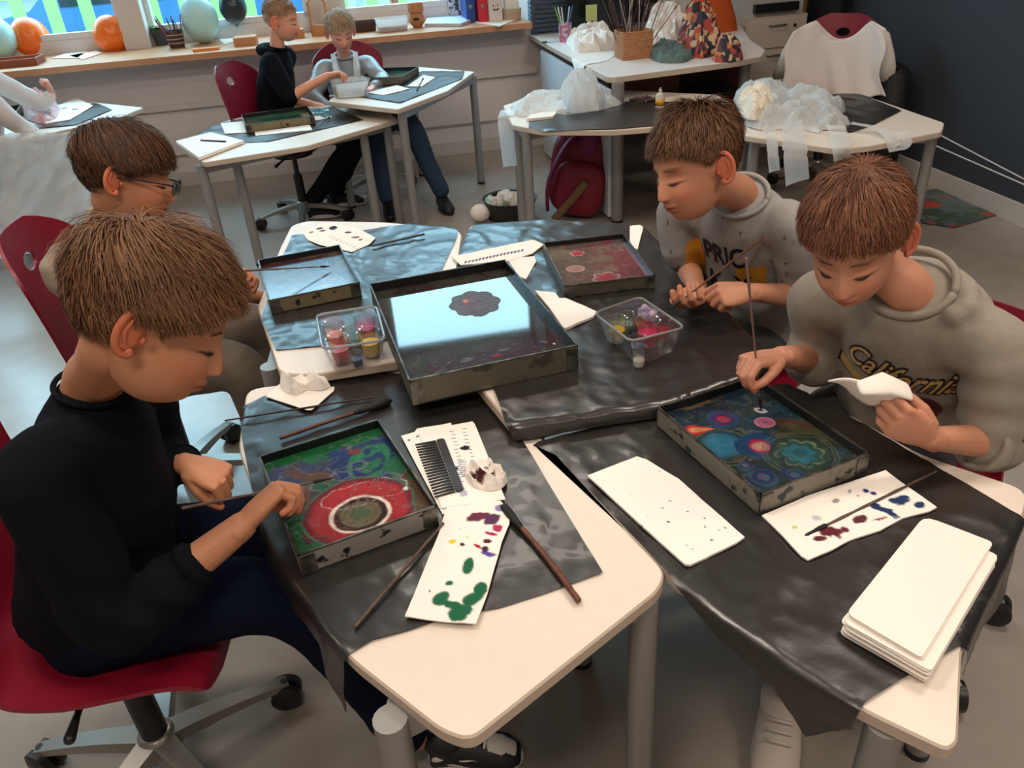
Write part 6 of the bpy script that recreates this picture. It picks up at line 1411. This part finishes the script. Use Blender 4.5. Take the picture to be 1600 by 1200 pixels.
limb(mb, [(che*.35+nk*.65+lat*.055-EZ*.01, .056), (rs+V(-.005, .01, .008), .060), (rs*.5+re*.5+V(-.01, 0, 0), .058), (re+V(-.008, -.002, -.004), .050), (re*.6+RW*.4-V(0, 0, .004), .045), (re*.45+RW*.55, .037)], 20)
limb(mb, [(che*.35+nk*.65-lat*.055-EZ*.01, .056), (ls, .057), (ls*.5+le*.5, .052), (le, .044), (le*.15+LW*.85, .034)], 20)
swA = garment('sweater', A, mb, .0065, M_black_knit, .0035, 13, 2, folds=[(re, .10, 120, .004, (1, .3, 1)), (che-EZ*.16, .12, 90, .004, (.5, 0, 1))])
ring_collar(A, 'collar', nk-unit(nk-che)*.006, nk-che, lat, .055, .051, .0042, M_black_knit)
cuff(A, re*.43+RW*.57, RW-re, .0365, M_black_knit); cuff(A, le*.12+LW*.88, LW-le, .033, M_black_knit)
mb = MB()
for sgn, y0, y1 in ((1, .955, .965), (-1, 1.115, 1.13)):
    limb(mb, [((-.74, y0+.01, .50), .088), ((-.66, y0, .525), .080), ((-.44, y1, .535), .062), ((-.345, y1, .42), .054), ((-.26, y1+.01, .14), .046)], 18)
mb.loft([V(-.80, 1.03, .47), V(-.72, 1.03, .50)], [lat*.13, lat*.13], [EZ*.07, EZ*.07], 20, (1, 1), capz=.4)
garment('jeans', A, mb, .008, M_jean, .003, 16, 5)
shoe(A, V(-.225, 1.00, .005), V(-.035, .985, .005), M_blk, M_whsole, laces=M_whsole, toe_m=M_whsole, w_=.042); shoe(A, V(-.25, 1.15, .005), V(-.06, 1.16, .005), M_blk, M_whsole, laces=M_whsole)
brush(P(286, 794, .742), P(520, 747, ZT+.036), 'thin brush held by the person in the black sweater over the green tray', (.0030, .0016), .03, .0018, m=M_stick2)
# ---- boy G: glasses
G = thing('person', 'person in glasses and beige tee at the slate-blue tray, behind the front left person', 'person', (-1.02, 1.92, 0), 'people painting at the tables')
lat = unit(V(.25, -1, 0)); hp = P(198, 272, 1.065); R = rotm(math.radians(8), math.radians(20), math.radians(13)); HS = .97
pel, che, nk = V(-1.04, 1.92, .50), V(-.975, 1.86, .76), V(-.893, 1.80, .940)
mb = MB(); core_body(mb, SK1, pel, che, nk, lat, hp+(V(0, -.028, -.062)*HS)@R, [((-.98, 1.84, .5), (-.70, 1.79, .50), (-.68, 1.80, .1)), ((-.96, 2.0, .5), (-.72, 2.02, .50), (-.7, 2.03, .1))], .044)
add_head(mb, hp, R, HS, (206, 142, 108), (160, 120))
rs, re, RW = V(-.985, 1.69, .865), V(-.870, 1.74, .67), V(-.733, 1.90, .728); ls, le, LW = V(-.905, 1.94, .865), V(-.83, 2.04, .66), V(-.70, 2.12, .57)
add_arm(mb, SK1, rs, re, RW, (.75, .45, .0), (.2, -.55, -.8), 1, PINCH, 1.0, thumb=(.7, .8), vox=.0025); add_arm(mb, SK1, ls, le, LW, (1, .1, -.2), (0, 0, -1), -1, RELAX, 1.0, vox=.003)
fin(G, mb); lashes(G, hp, R, HS)
add_hair('hair', G, hp, R, HS, (62, 38, 26), (116, 76, 50), 9000, L=(.056, .05, .016), thick=(.020, .008), crown=(-.15, -.45, .88), fringe=.006, seed=8, lift=.006, w_=.0009, comb=(.25, .45, 0), hl=[30, 28, 14, 0, 10, 2, -24, -34])
gl_ = MB()
def HP(x, y, z): return (V(x, y, z)*HS)@R+hp
for e in (-1, 1): gl_.tube([HP(e*.032+.021*math.cos(k)*(1+.1*math.cos(2*k)), .104, -.006+.0165*math.sin(k)) for k in np.linspace(0, 2*math.pi, 25)], .0013, 6); gl_.tube([HP(e*.053, .104, 0), HP(e*.070, .09, .002), HP(e*.076, .04, .0), HP(e*.077, -.004, -.004), HP(e*.074, -.02, -.014)], [(.0012, .0022)]*5, 6)
gl_.tube([HP(-.011, .105, .0), HP(0, .107, .003), HP(.011, .105, .0)], .0013, 6)
gg = gl_.build('glasses', M_plastic_b, G)
for e in (-1, 1): MB().lathe([(0, 0), (.019, 0)], HP(e*.032, .104, -.006), R[1], 20).build('lens', clear_mat('lens', (235, 240, 242), .12, .02), gg)
mb = MB(); torso(mb, pel+EZ*.03, che, nk-unit(nk-che)*.018, lat, (.135, .128, .135, .118, .060), (.11, .105, .10, .08, .056))
limb(mb, [(che*.35+nk*.65+lat*.055-EZ*.01, .052), (rs, .055), (rs*.45+re*.55, .052)], 20); limb(mb, [(che*.35+nk*.65-lat*.055-EZ*.01, .052), (ls, .055), (ls*.45+le*.55, .052)], 20)
garment('tee', G, mb, .0065, M_beige, .0035, 14, 12)
ring_collar(G, 'collar', nk-unit(nk-che)*.004, nk-che, lat, .060, .056, .006, M_beige)
mb = MB()
for y0, y1 in ((1.84, 1.80), (2.0, 2.03)): limb(mb, [((-1.03, y0, .50), .088), ((-.88, y0, .515), .080), ((-.71, y1, .52), .064), ((-.68, y1, .40), .056), ((-.68, y1, .12), .05)], 18)
mb.loft([V(-1.08, 1.92, .47), V(-.98, 1.92, .50)], [lat*.13, lat*.13], [EZ*.07, EZ*.07], 20, (1, 1), capz=.4)
garment('trousers', G, mb, .008, M_gtr, .004, 14, 15)
shoe(G, V(-.69, 1.80, .005), V(-.5, 1.80, .005), M_blk, M_blk); shoe(G, V(-.7, 2.03, .005), V(-.51, 2.03, .005), M_blk, M_blk)
brush(P(383, 423, .765), P(516, 416, ZB+.036), 'thin brush held by the person in glasses over the slate-blue tray', (.0026, .0014), .02, .0016, m=M_stick2)
# ---- boy P: printed tee
B_ = thing('person', 'person in a grey printed tee holding a brush beside the paint tub', 'person', (.66, 1.84, 0), 'people painting at the tables')
lat = unit(V(.74, -.67, 0)); hp = P(1086, 254, 1.04); R = rotm(math.radians(206), math.radians(14), math.radians(-11)); HS = 1.0
pel, che, nk = V(.66, 1.84, .50), V(.595, 1.765, .75), V(.525, 1.67, .935)
mb = MB(); core_body(mb, SK2, pel, che, nk, lat, hp+(V(0, -.028, -.062)*HS)@R, [((.58, 1.92, .5), (.39, 2.03, .5), (.45, 2.02, .1)), ((.66, 1.76, .5), (.45, 1.70, .52), (.5, 1.72, .1))], .046)
add_head(mb, hp, R, HS, (210, 146, 116), (180, 136))
rs, re, RW = V(.435, 1.80, .855), V(.455, 1.80, .715), V(.435, 1.625, .735)
ls, le, LW = V(.640, 1.615, .860), V(.705, 1.63, .69), V(.535, 1.545, .755)
add_arm(mb, SK2, rs, re, RW, (-.35, -.85, -.05), (-.3, .1, .9), 1, HOLD, 1.0, thumb=(.8, .3)); add_arm(mb, SK2, ls, le, LW, (-.95, -.12, .05), (-.1, .5, -.85), -1, PINCH, 1.0, thumb=(.6, .8))
fin(B_, mb); lashes(B_, hp, R, HS)
add_hair('hair', B_, hp, R, HS, (78, 50, 32), (134, 94, 62), 10000, L=(.032, .03, .012), thick=(.016, .006), crown=(.05, -.42, .9), fringe=.0, seed=18, lift=.005, w_=.0008, comb=(0, .2, 0), hl=[32, 30, 22, 4, 14, 6, -20, -32], spiky=.014)
mb = MB(); torso(mb, pel+EZ*.02, che, nk-unit(nk-che)*.018, lat, (.140, .132, .138, .120, .064), (.115, .105, .10, .080, .058))
limb(mb, [(che*.35+nk*.65-lat*.055-EZ*.01, .052), (rs+V(0, 0, .005), .058), (rs*.35+re*.65, .060)], 20); limb(mb, [(che*.35+nk*.65+lat*.055-EZ*.01, .052), (ls, .060), (ls*.35+le*.65, .062)], 20)
tee = garment('tee', B_, mb, .006, M_tee, .004, 13, 22, folds=[(che-EZ*.08, .12, 80, .004, (.6, -.4, 1)), (ls*.5+le*.5, .06, 130, .003, (0, 0, 1))])
ring_collar(B_, 'collar', nk-unit(nk-che)*.004, nk-che, lat, .064, .060, .0055, M_tee)
fwd = np.cross(EZ, lat); fwd = -fwd if fwd@V(-1, -1, 0) < 0 else fwd
ux, uy = lat, unit(nk-che); M_navy = mat('print_navy', (26, 26, 40), .7); M_yel = mat('print_yellow', (216, 150, 40), .7)
if np.cross(ux, uy)@fwd < 0: ux = -ux
og = che+fwd*.10+uy*.025
v, f = poly_mesh([(-.100, -.075), (-.072, -.070), (-.07, .035), (-.105, .03)]); project('print_block', tee, tee, v, f, og, ux, uy, M_yel, .0010)
v, f = poly_mesh([(.010, -.095), (.078, -.09), (.085, -.005), (.02, .0)]); project('print_block', tee, tee, v, f, og, ux, uy, M_yel, .0010)
v, f = text_mesh('PRIC', .072, offset=.0018); project('print_letters', tee, tee, v*[.72, 1.1], f, og+uy*.020-ux*.012, ux, uy, M_navy, .0020)
v, f = text_mesh('K  X', .066, offset=.0018); project('print_letters', tee, tee, v*[.85, 1.0], f, og-uy*.062-ux*.0, ux, uy, M_navy, .0020)
mk = []; mf = []; rr = random.Random(5)
for i in range(46):
    cx_, cy_ = rr.uniform(-.15, .15), rr.uniform(-.12, .17); a = rr.uniform(0, 6.28)
    if -.1 < cx_ < .09 and -.1 < cy_ < .06: continue
    for da in (0, 1.9):
        d_ = V(math.cos(a+da), math.sin(a+da))*.006; n_ = V(-d_[1], d_[0])*.2; k0 = len(mk); mk += [V(cx_, cy_)-d_*.2-n_, V(cx_, cy_)+d_-n_, V(cx_, cy_)+d_+n_, V(cx_, cy_)-d_*.2+n_]; mf += [(k0, k0+1, k0+2), (k0, k0+2, k0+3)]
pm = project('print_marks', tee, tee, np.array(mk), mf, og, ux, uy, mat('print_grey', (84, 80, 82), .8), .0016)
if pm: pm['kind'] = 'stuff'
mb = MB(); limb(mb, [(pel-EZ*.0, .09), ((.60, 1.93, .51), .084), ((.40, 2.03, .51), .066), ((.42, 2.03, .38), .056), ((.45, 2.02, .12), .05)], 18); limb(mb, [(pel, .09), ((.62, 1.75, .51), .084), ((.46, 1.68, .52), .066), ((.48, 1.70, .38), .056), ((.5, 1.72, .12), .05)], 18)
garment('trousers', B_, mb, .008, M_dtr, .004, 14, 25)
shoe(B_, V(.46, 2.03, .005), V(.28, 2.0, .005), M_blk, M_whsole); shoe(B_, V(.5, 1.72, .005), V(.32, 1.68, .005), M_blk, M_whsole)
brush(P(1192, 371, .86), P(1046, 484, .735), 'thin brush held slanting by the person in the printed tee', (.0026, .0020), .02, .0022, m=M_stick)
# ---- boy C: hoodie
C_ = thing('person', 'person in a grey-beige hoodie top dotting the blue tray with a brush, front right', 'person', (.82, 1.36, 0), 'people painting at the tables')
lat = unit(V(.66, -.75, 0)); hp = P(1336, 368, 1.02); R = rotm(math.radians(238), math.radians(27), math.radians(-6)); HS = 1.0
pel, che, nk = V(.83, 1.38, .48), V(.765, 1.285, .735), V(.672, 1.19, .914)
mb = MB(); core_body(mb, SK3, pel, che, nk, lat, hp+(V(0, -.028, -.060)*HS)@R, [((.76, 1.42, .48), (.60, 1.30, .50), (.65, 1.34, .1)), ((.84, 1.28, .48), (.66, 1.12, .50), (.53, 1.02, .1))], .046)
add_head(mb, hp, R, HS, SK3, (180, 136))
rs, re, RW = V(.600, 1.345, .825), V(.640, 1.385, .67), V(.495, 1.245, .765)
ls, le, LW = V(.800, 1.105, .825), V(.835, 1.080, .66), V(.675, 1.025, .720)
add_arm(mb, SK3, rs, re, RW, (-.85, -.35, .15), (-.25, -.3, -.9), 1, PINCH, 1.0, thumb=(.6, .8)); add_arm(mb, SK3, ls, le, LW, (-.90, .05, .55), (.15, .9, .1), -1, HOLD, 1.02, thumb=(.6, .6))
fin(C_, mb); lashes(C_, hp, R, HS)
add_hair('hair', C_, hp, R, HS, (88, 50, 32), (148, 96, 66), 11000, L=(.034, .03, .012), thick=(.015, .006), crown=(-.05, -.35, .93), fringe=.0, seed=28, lift=.004, w_=.0008, comb=(0, .35, 0), hl=[30, 28, 20, 2, 12, 4, -22, -34])
mb = MB(); torso(mb, pel+EZ*.02, che, nk-unit(nk-che)*.02, lat, (.140, .138, .145, .125, .068), (.125, .122, .118, .092, .068))
limb(mb, [(che*.35+nk*.65-lat*.06-EZ*.01, .060), (rs+V(0, 0, .0), .058), (rs*.5+re*.5, .058), (re*.8+RW*.2, .058)], 20); limb(mb, [(che*.35+nk*.65+lat*.06-EZ*.01, .062), (ls, .060), (ls*.5+le*.5, .060), (le*.9+LW*.1, .054)], 20)
# hood lying on the back
hb_ = -fwd if False else unit(np.cross(lat, EZ)); hb_ = hb_ if hb_@V(1, 1, 0) > 0 else -hb_
mb.tube(bez([nk+lat*.085*math.cos(k)*1.0+hb_*(.02+.100*math.sin(k))+EZ*(-.030-.02*math.sin(k)) for k in np.linspace(-.2, math.pi+.2, 8)], 4), [(.020+.040*math.sin(math.pi*q/28)**.7, .016+.020*math.sin(math.pi*q/28)) for q in range(29)], 16, (1, 1))
for rr_, zz_, tr_ in ((.105, -.004, .017), (.135, -.022, .018), (.162, -.050, .016)):
    mb.tube(bez([nk+lat*(.045+rr_*.5)*math.cos(k)+hb_*rr_*math.sin(k)+EZ*(zz_-.012*(1-math.sin(k))) for k in np.linspace(.15, math.pi-.15, 6)], 4), tr_, 10, (1, 1))
mb.loft([nk+hb_*.06-EZ*.01, nk+hb_*.12-EZ*.045, nk+hb_*.145-EZ*.10], [lat*.09, lat*.10, lat*.05], [unit(hb_+EZ*.4)*.03, unit(hb_+EZ)*.035, hb_*.025], 20, (1, 1), capz=.6)
hd = garment('hoodie', C_, mb, .0065, M_hood, .0045, 11, 32, it=5, folds=[(che-EZ*.10, .13, 60, .005, (.5, -.7, .8)), (nk+hb_*.1, .08, 110, .004, (0, 0, 1)), (ls*.5+le*.5, .08, 120, .004, (0, .2, 1))])
ring_collar(C_, 'hood_edge', nk+EZ*.010-unit(nk-che)*.006+hb_*.01, nk-che, lat, .070, .066, .007, M_hood)
for a_, b_ in ((re, RW), (le, LW)): cuff(C_, a_*.74+b_*.26, b_-a_, .052, M_hood, 'rolled_cuff', .03)
fwc = -hb_; uy = unit(nk-che); ux = lat if np.cross(lat, uy)@fwc > 0 else -lat; og = che+fwc*.12+uy*.01+ux*.045
rt_ = math.radians(-16); ux2 = ux*math.cos(rt_)+uy*math.sin(rt_); uy2 = -ux*math.sin(rt_)+uy*math.cos(rt_)
M_gold = mat('print_gold', (214, 176, 112), .7); M_pd = mat('print_dark', (46, 36, 36), .7); M_mar = mat('print_maroon', (104, 36, 48), .7)
v, f = text_mesh('California', .072, .38, .0046); project('print_outline', hd, hd, v*[.70, 1.15], f, og-ux2*.020, ux2, uy2, M_pd, .0012)
v, f = text_mesh('California', .072, .38, .0008); project('print_letters', hd, hd, v*[.70, 1.15], f, og-ux2*.020, ux2, uy2, M_gold, .0024)
sw_ = [(-.125, -.045), (-.06, -.05), (.02, -.075), (.02, -.092), (-.06, -.076), (-.125, -.078)]; v, f = poly_mesh(np.array(sw_)*1.04); project('print_outline', hd, hd, v, f, og, ux2, uy2, M_pd, .0009); v, f = poly_mesh(np.array(sw_)*[1, .97]); project('print_swoosh', hd, hd, v, f, og, ux2, uy2, M_gold, .0018)
v, f = poly_mesh([(.038+.036*math.cos(k), -.082+.040*math.sin(k)) for k in np.linspace(0, 2*math.pi, 24, endpoint=False)]); project('print_emblem', hd, hd, v, f, og, ux2, uy2, M_mar, .0016)
v, f = poly_mesh([(-.03, -.02), (.0, -.035), (.03, -.0), (.03, .03), (-.025, .03)]); project('sleeve_patch', hd, hd, v, f, ls*.45+le*.55, unit(V(.5, -.1, .0)), EZ, mat('patch_navy', (22, 30, 48), .7), .0016) if False else None
np_ = unit(V(.55, -.65, .5)); uxp = unit(np.cross(EZ, np_)); uyp = np.cross(np_, uxp); og3 = ls*.35+le*.65
for pl_, mm, of in (([(-.035, -.045), (.035, -.03), (.045, .01), (-.03, .0)], mat('patch_navy', (20, 28, 46), .7), .0016), ([(-.03, .0), (.045, .01), (.05, .028), (-.025, .018)], mat('patch_cream', (206, 186, 160), .7), .0016), ([(-.025, .018), (.05, .028), (.055, .045), (-.02, .036)], mat('patch_red', (150, 24, 34), .7), .0016)):
    v, f = poly_mesh(pl_, .005); project('sleeve_patch', hd, hd, v, f, og3, uxp, uyp, mm, of)
mb = MB(); limb(mb, [(pel, .09), ((.74, 1.43, .49), .082), ((.63, 1.32, .51), .064), ((.65, 1.34, .3), .052), ((.65, 1.34, .12), .046)], 18); limb(mb, [(pel, .09), ((.80, 1.26, .49), .082), ((.67, 1.12, .51), .064), ((.60, 1.07, .3), .052), ((.54, 1.03, .12), .046)], 18)
garment('trousers', C_, mb, .008, M_dtr, .004, 14, 35)
shoe(C_, V(.515, 1.05, .005), V(.44, .865, .005), mat('shoe_white', (204, 190, 180), .6), M_whsole, laces=M_whsole, w_=.047); shoe(C_, V(.66, 1.36, .005), V(.56, 1.20, .005), mat('shoe_white', (204, 190, 180), .6), M_whsole, w_=.042)
brush(P(1166, 404, .98), P(1189, 640, ZT+.036), 'long thin brush held upright by the hoodie person over the blue tray', (.0024, .0016), .02, .0018, m=mat('mauve_stick', (130, 100, 92), .5))
# folded napkin in his hand
nq = [P(1294, 598, .80), P(1345, 612, .79), P(1425, 600, .80), P(1412, 640, .775), P(1350, 640, .775)]
g = np.zeros((8, 14, 3)); a0, a1, b0_, b1 = P(1294, 597, .81), P(1398, 606, .82), P(1330, 618, .77), P(1412, 644, .765)
for i in range(8):
    for j in range(14): u, v_ = j/13, i/7; g[i, j] = (a0*(1-u)+a1*u)*(1-v_)+(b0_*(1-u)+b1*u)*v_+EZ*.008*math.sin(u*5+v_*3)
o = MB().grid(g).build('folded_napkin', M_paper); md = o.modifiers.new('t', 'SOLIDIFY'); md.thickness = .003; tag(o, 'white paper napkin held in the left hand of the hoodie person', 'napkin')
c0 = P(1345, 606, .815); c1_ = P(1420, 612, .80)
o = MB().loft([c0, (c0+c1_)/2+EZ*.012, c1_], [V(0, .014, .004), V(0, .02, .008), V(0, .014, .008)], [EZ*.005, EZ*.008, EZ*.005], 14, (1, 1), capz=.5).build('napkin_fold', M_tissue, o)

# ---- the three children at the back tables
def sit(hp, ty, lean=1.0):
    f = V(math.cos(ty), math.sin(ty), 0); nk = hp-f*.055*lean-EZ*.135; ch = nk-f*.05*lean-EZ*.19; pe = ch-f*.05*lean-EZ*.25
    return f, nk, ch, pe
def back_kid(label, hp, hy, pit, ty, skin, hcol, hcol2, shirt, trous, RE, RWp, LE, LWp, legs, hd=((1, 0, -.2), (0, 0, -1)), ld=((1, 0, -.2), (0, 0, -1)), sleeve='long', N=2600, hl=HL, L=(.03, .03, .012), thick=(.013, .005), curls=(HOLD, RELAX), shoes=(M_blk, M_whsole), lean=1.0, roll=0, shirt_name='hoodie'):
    f, nk, ch, pe = sit(hp, ty, lean); pe[2] = max(pe[2], .48); lt = unit(np.cross(f, EZ)); t = thing('person', label, 'person', (pe[0], pe[1], 0), 'people painting at the tables')
    R = rotm(hy, pit, roll); mb = MB(); rs = nk+lt*.12-EZ*.07-f*.01; ls = nk-lt*.12-EZ*.07-f*.01
    core_body(mb, skin, pe, ch, nk, lt, hp+V(0, -.028, -.062)@R, [(pe+lt*s_*.07, k, a) for s_, (k, a) in zip((1, -1), legs)])
    add_head(mb, hp, R, 1.0, skin, (110, 84))
    add_arm(mb, skin, rs, RE, RWp, hd[0], hd[1], 1, curls[0], 1.0, vox=.0035); add_arm(mb, skin, ls, LE, LWp, ld[0], ld[1], -1, curls[1], 1.0, vox=.0035)
    fin(t, mb); lashes(t, hp, R, 1.0)
    add_hair('hair', t, hp, R, 1.0, hcol, hcol2, N, L=L, thick=thick, crown=(0, -.45, .89), seed=int(abs(hp[0])*100), w_=.0014, hl=hl, K=6)
    mb = MB(); torso(mb, pe+EZ*.03, ch, nk-unit(nk-ch)*.018, lt, (.125, .120, .130, .115, .060), (.105, .10, .10, .08, .056))
    for s_, e_, w__ in ((rs, RE, RWp), (ls, LE, LWp)):
        q = [(ch*.35+nk*.65+(s_-nk)*.35, .052), (s_, .056), (s_*.5+e_*.5, .052)]
        if sleeve == 'long': q += [(e_, .047), (e_*.15+w__*.85, .032)]
        elif sleeve == 'push': q += [(e_, .048)]
        limb(mb, q, 18)
    g = garment(shirt_name, t, mb, .010, shirt, .005, 12, 41)
    ring_collar(t, 'collar', nk-unit(nk-ch)*.002, nk-ch, lt, .060, .056, .008, shirt)
    mb = MB()
    for s_, (k, a) in zip((1, -1), legs): h_ = pe+lt*s_*.07; limb(mb, [(h_, .085), (h_*.5+k*.5+EZ*.01, .076), (k, .062), (k*.5+a*.5, .052), (a+EZ*.02, .047)], 16)
    mb.loft([pe-f*.06-EZ*.02, pe+f*.04], [lt*.125]*2, [EZ*.07]*2, 18, (1, 1), capz=.4)
    garment('trousers', t, mb, .011, trous, .005, 12, 44)
    for s_, (k, a) in zip((1, -1), legs):
        d = V(*(a-k)); d[2] = 0; d = unit(d*.4+f*.3) if np.linalg.norm(d) > .02 else f
        shoe(t, V(a[0], a[1], .005)-d*.05, V(a[0], a[1], .005)+d*.15, shoes[0], shoes[1], w_=.038)
    return t, g, (f, nk, ch, pe, lt)
hpB = PY(440, 30, 4.72)
tB, gB, (f, nk, ch, pe, lt) = back_kid('person in a black hoodie reaching into the paint tub in the back', hpB, math.radians(-8), math.radians(14), math.radians(-8), (226, 160, 132), (150, 112, 84), (196, 158, 124), M_black_knit, mat('black_trousers', (14, 15, 20), .9, spec=.2),
    PY(452, 152, 4.53), PY(512, 118, 4.60), PY(430, 150, 4.86), PY(488, 163, 4.74), [(PY(552, 212, 4.42), P(490, 318, .09)), (PY(560, 205, 4.60), P(528, 300, .09))], hd=((1, .12, .12), (.1, -.2, -1)), ld=((1, -.2, -.15), (0, 0, -1)), sleeve='push', shoes=(mat('navy_canvas', (28, 34, 48), .8), M_whsole), hl=[36, 33, 22, 6, 14, 6, -12, -20], L=(.018, .015, .006), thick=(.008, .002))
hk = unit(-f); MB().tube(bez([nk+lt*.08*math.cos(k)+hk*(.02+.07*math.sin(k))-EZ*.01 for k in np.linspace(-.3, math.pi+.3, 8)], 4), [.008+.022*math.sin(math.pi*q/28)**.6 for q in range(29)], 12, (1, 1)).build('hood', M_black_knit, tB)
hpR = PY(532, 48, 4.93)
M_jkt = mat('silver_grey_jacket', (146, 150, 156), .45, bump=(30, .3, .004), metal=.15)
tR, gR, (f, nk, ch, pe, lt) = back_kid('person in a silver-grey jacket with a white bib strap, behind the paint tub', hpR, math.radians(-72), math.radians(22), math.radians(-80), (226, 166, 144), (150, 118, 88), (204, 176, 140), M_jkt, mat('blue_denim', (40, 62, 88), .85, bump=(300, .2, .002)),
    PY(490, 150, 4.84), PY(520, 172, 4.72), PY(598, 128, 4.86), PY(582, 138, 4.66), [(PY(585, 200, 4.62), P(605, 312, .09)), (PY(640, 195, 4.55), P(690, 303, .09))], hd=((.3, -1, -.1), (0, 0, -1)), ld=((-.4, -1, 0), (0, 0, -1)), shoes=(M_blk, M_blk), shirt_name='jacket', hl=[30, 28, 20, 2, 12, 4, -20, -30], L=(.034, .03, .014), thick=(.016, .006))
for e in (-1, 1): strip([nk+lt*e*.065+f*.01+EZ*.012, nk+lt*e*.06+f*.09-EZ*.04, ch+lt*e*.045+f*.120, ch+lt*e*.03+f*.135-EZ*.12], (.028, .045), None, name='bib_strap', m=M_apron, parent=tR)
hpL = PY(-42, 52, 4.25)
M_swt = mat('white_sweatshirt', (226, 214, 210), .85, bump=(300, .2, .001))
tL, gL, (f, nk, ch, pe, lt) = back_kid('person in a white sweatshirt with raised hand, cut by the left edge', hpL, math.radians(15), math.radians(20), math.radians(15), (222, 160, 140), (110, 76, 50), (150, 112, 80), M_swt, mat('grey_sweatpants', (120, 116, 114), .9),
    PY(20, 190, 4.22), PY(60, 210, 4.40), PY(62, 160, 4.55), PY(82, 148, 4.60), [(PY(60, 250, 4.15), P(40, 360, .09)), (PY(90, 235, 4.3), P(80, 345, .09))], ld=((-.1, .05, 1), (-.9, -.3, .1)), hd=((1, .2, 0), (0, 0, -1)), curls=(RELAX, FIST), shirt_name='sweatshirt')
# the thin apron over the child's lap
poly = np.array([(0, 0), (.55, .02), (.72, .30), (.66, .62), (.30, .70), (0, .62)])
def f_ap(p):
    u, v_ = p[:, 0]/.7, p[:, 1]/.7; b = PY(-60, 215, 4.0); c_ = PY(150, 345, 4.0); a_ = PY(60, 205, 4.1)
    base = b[None]+np.outer(u, (V(.95, .10, 0)))*.72+np.outer(v_, V(-.10, -.30, -.46)); n_ = fbm(p[:, 0]*9, p[:, 1]*3, 4); n2 = fbm(p[:, 0]*14, p[:, 1]*8, 9)
    base[:, 1] -= .10*np.sin(np.clip(v_, 0, 1)*math.pi*.5)+.16*(n_-.5)+.07*(n2-.5); base[:, 2] += .03*(n2-.5)-.06*u*v_
    return base
o = sheet('plastic_apron', poly, .018, f_ap, M_filmfold); tag(o, 'thin white plastic apron hanging over the lap of the person at the left edge', 'apron')
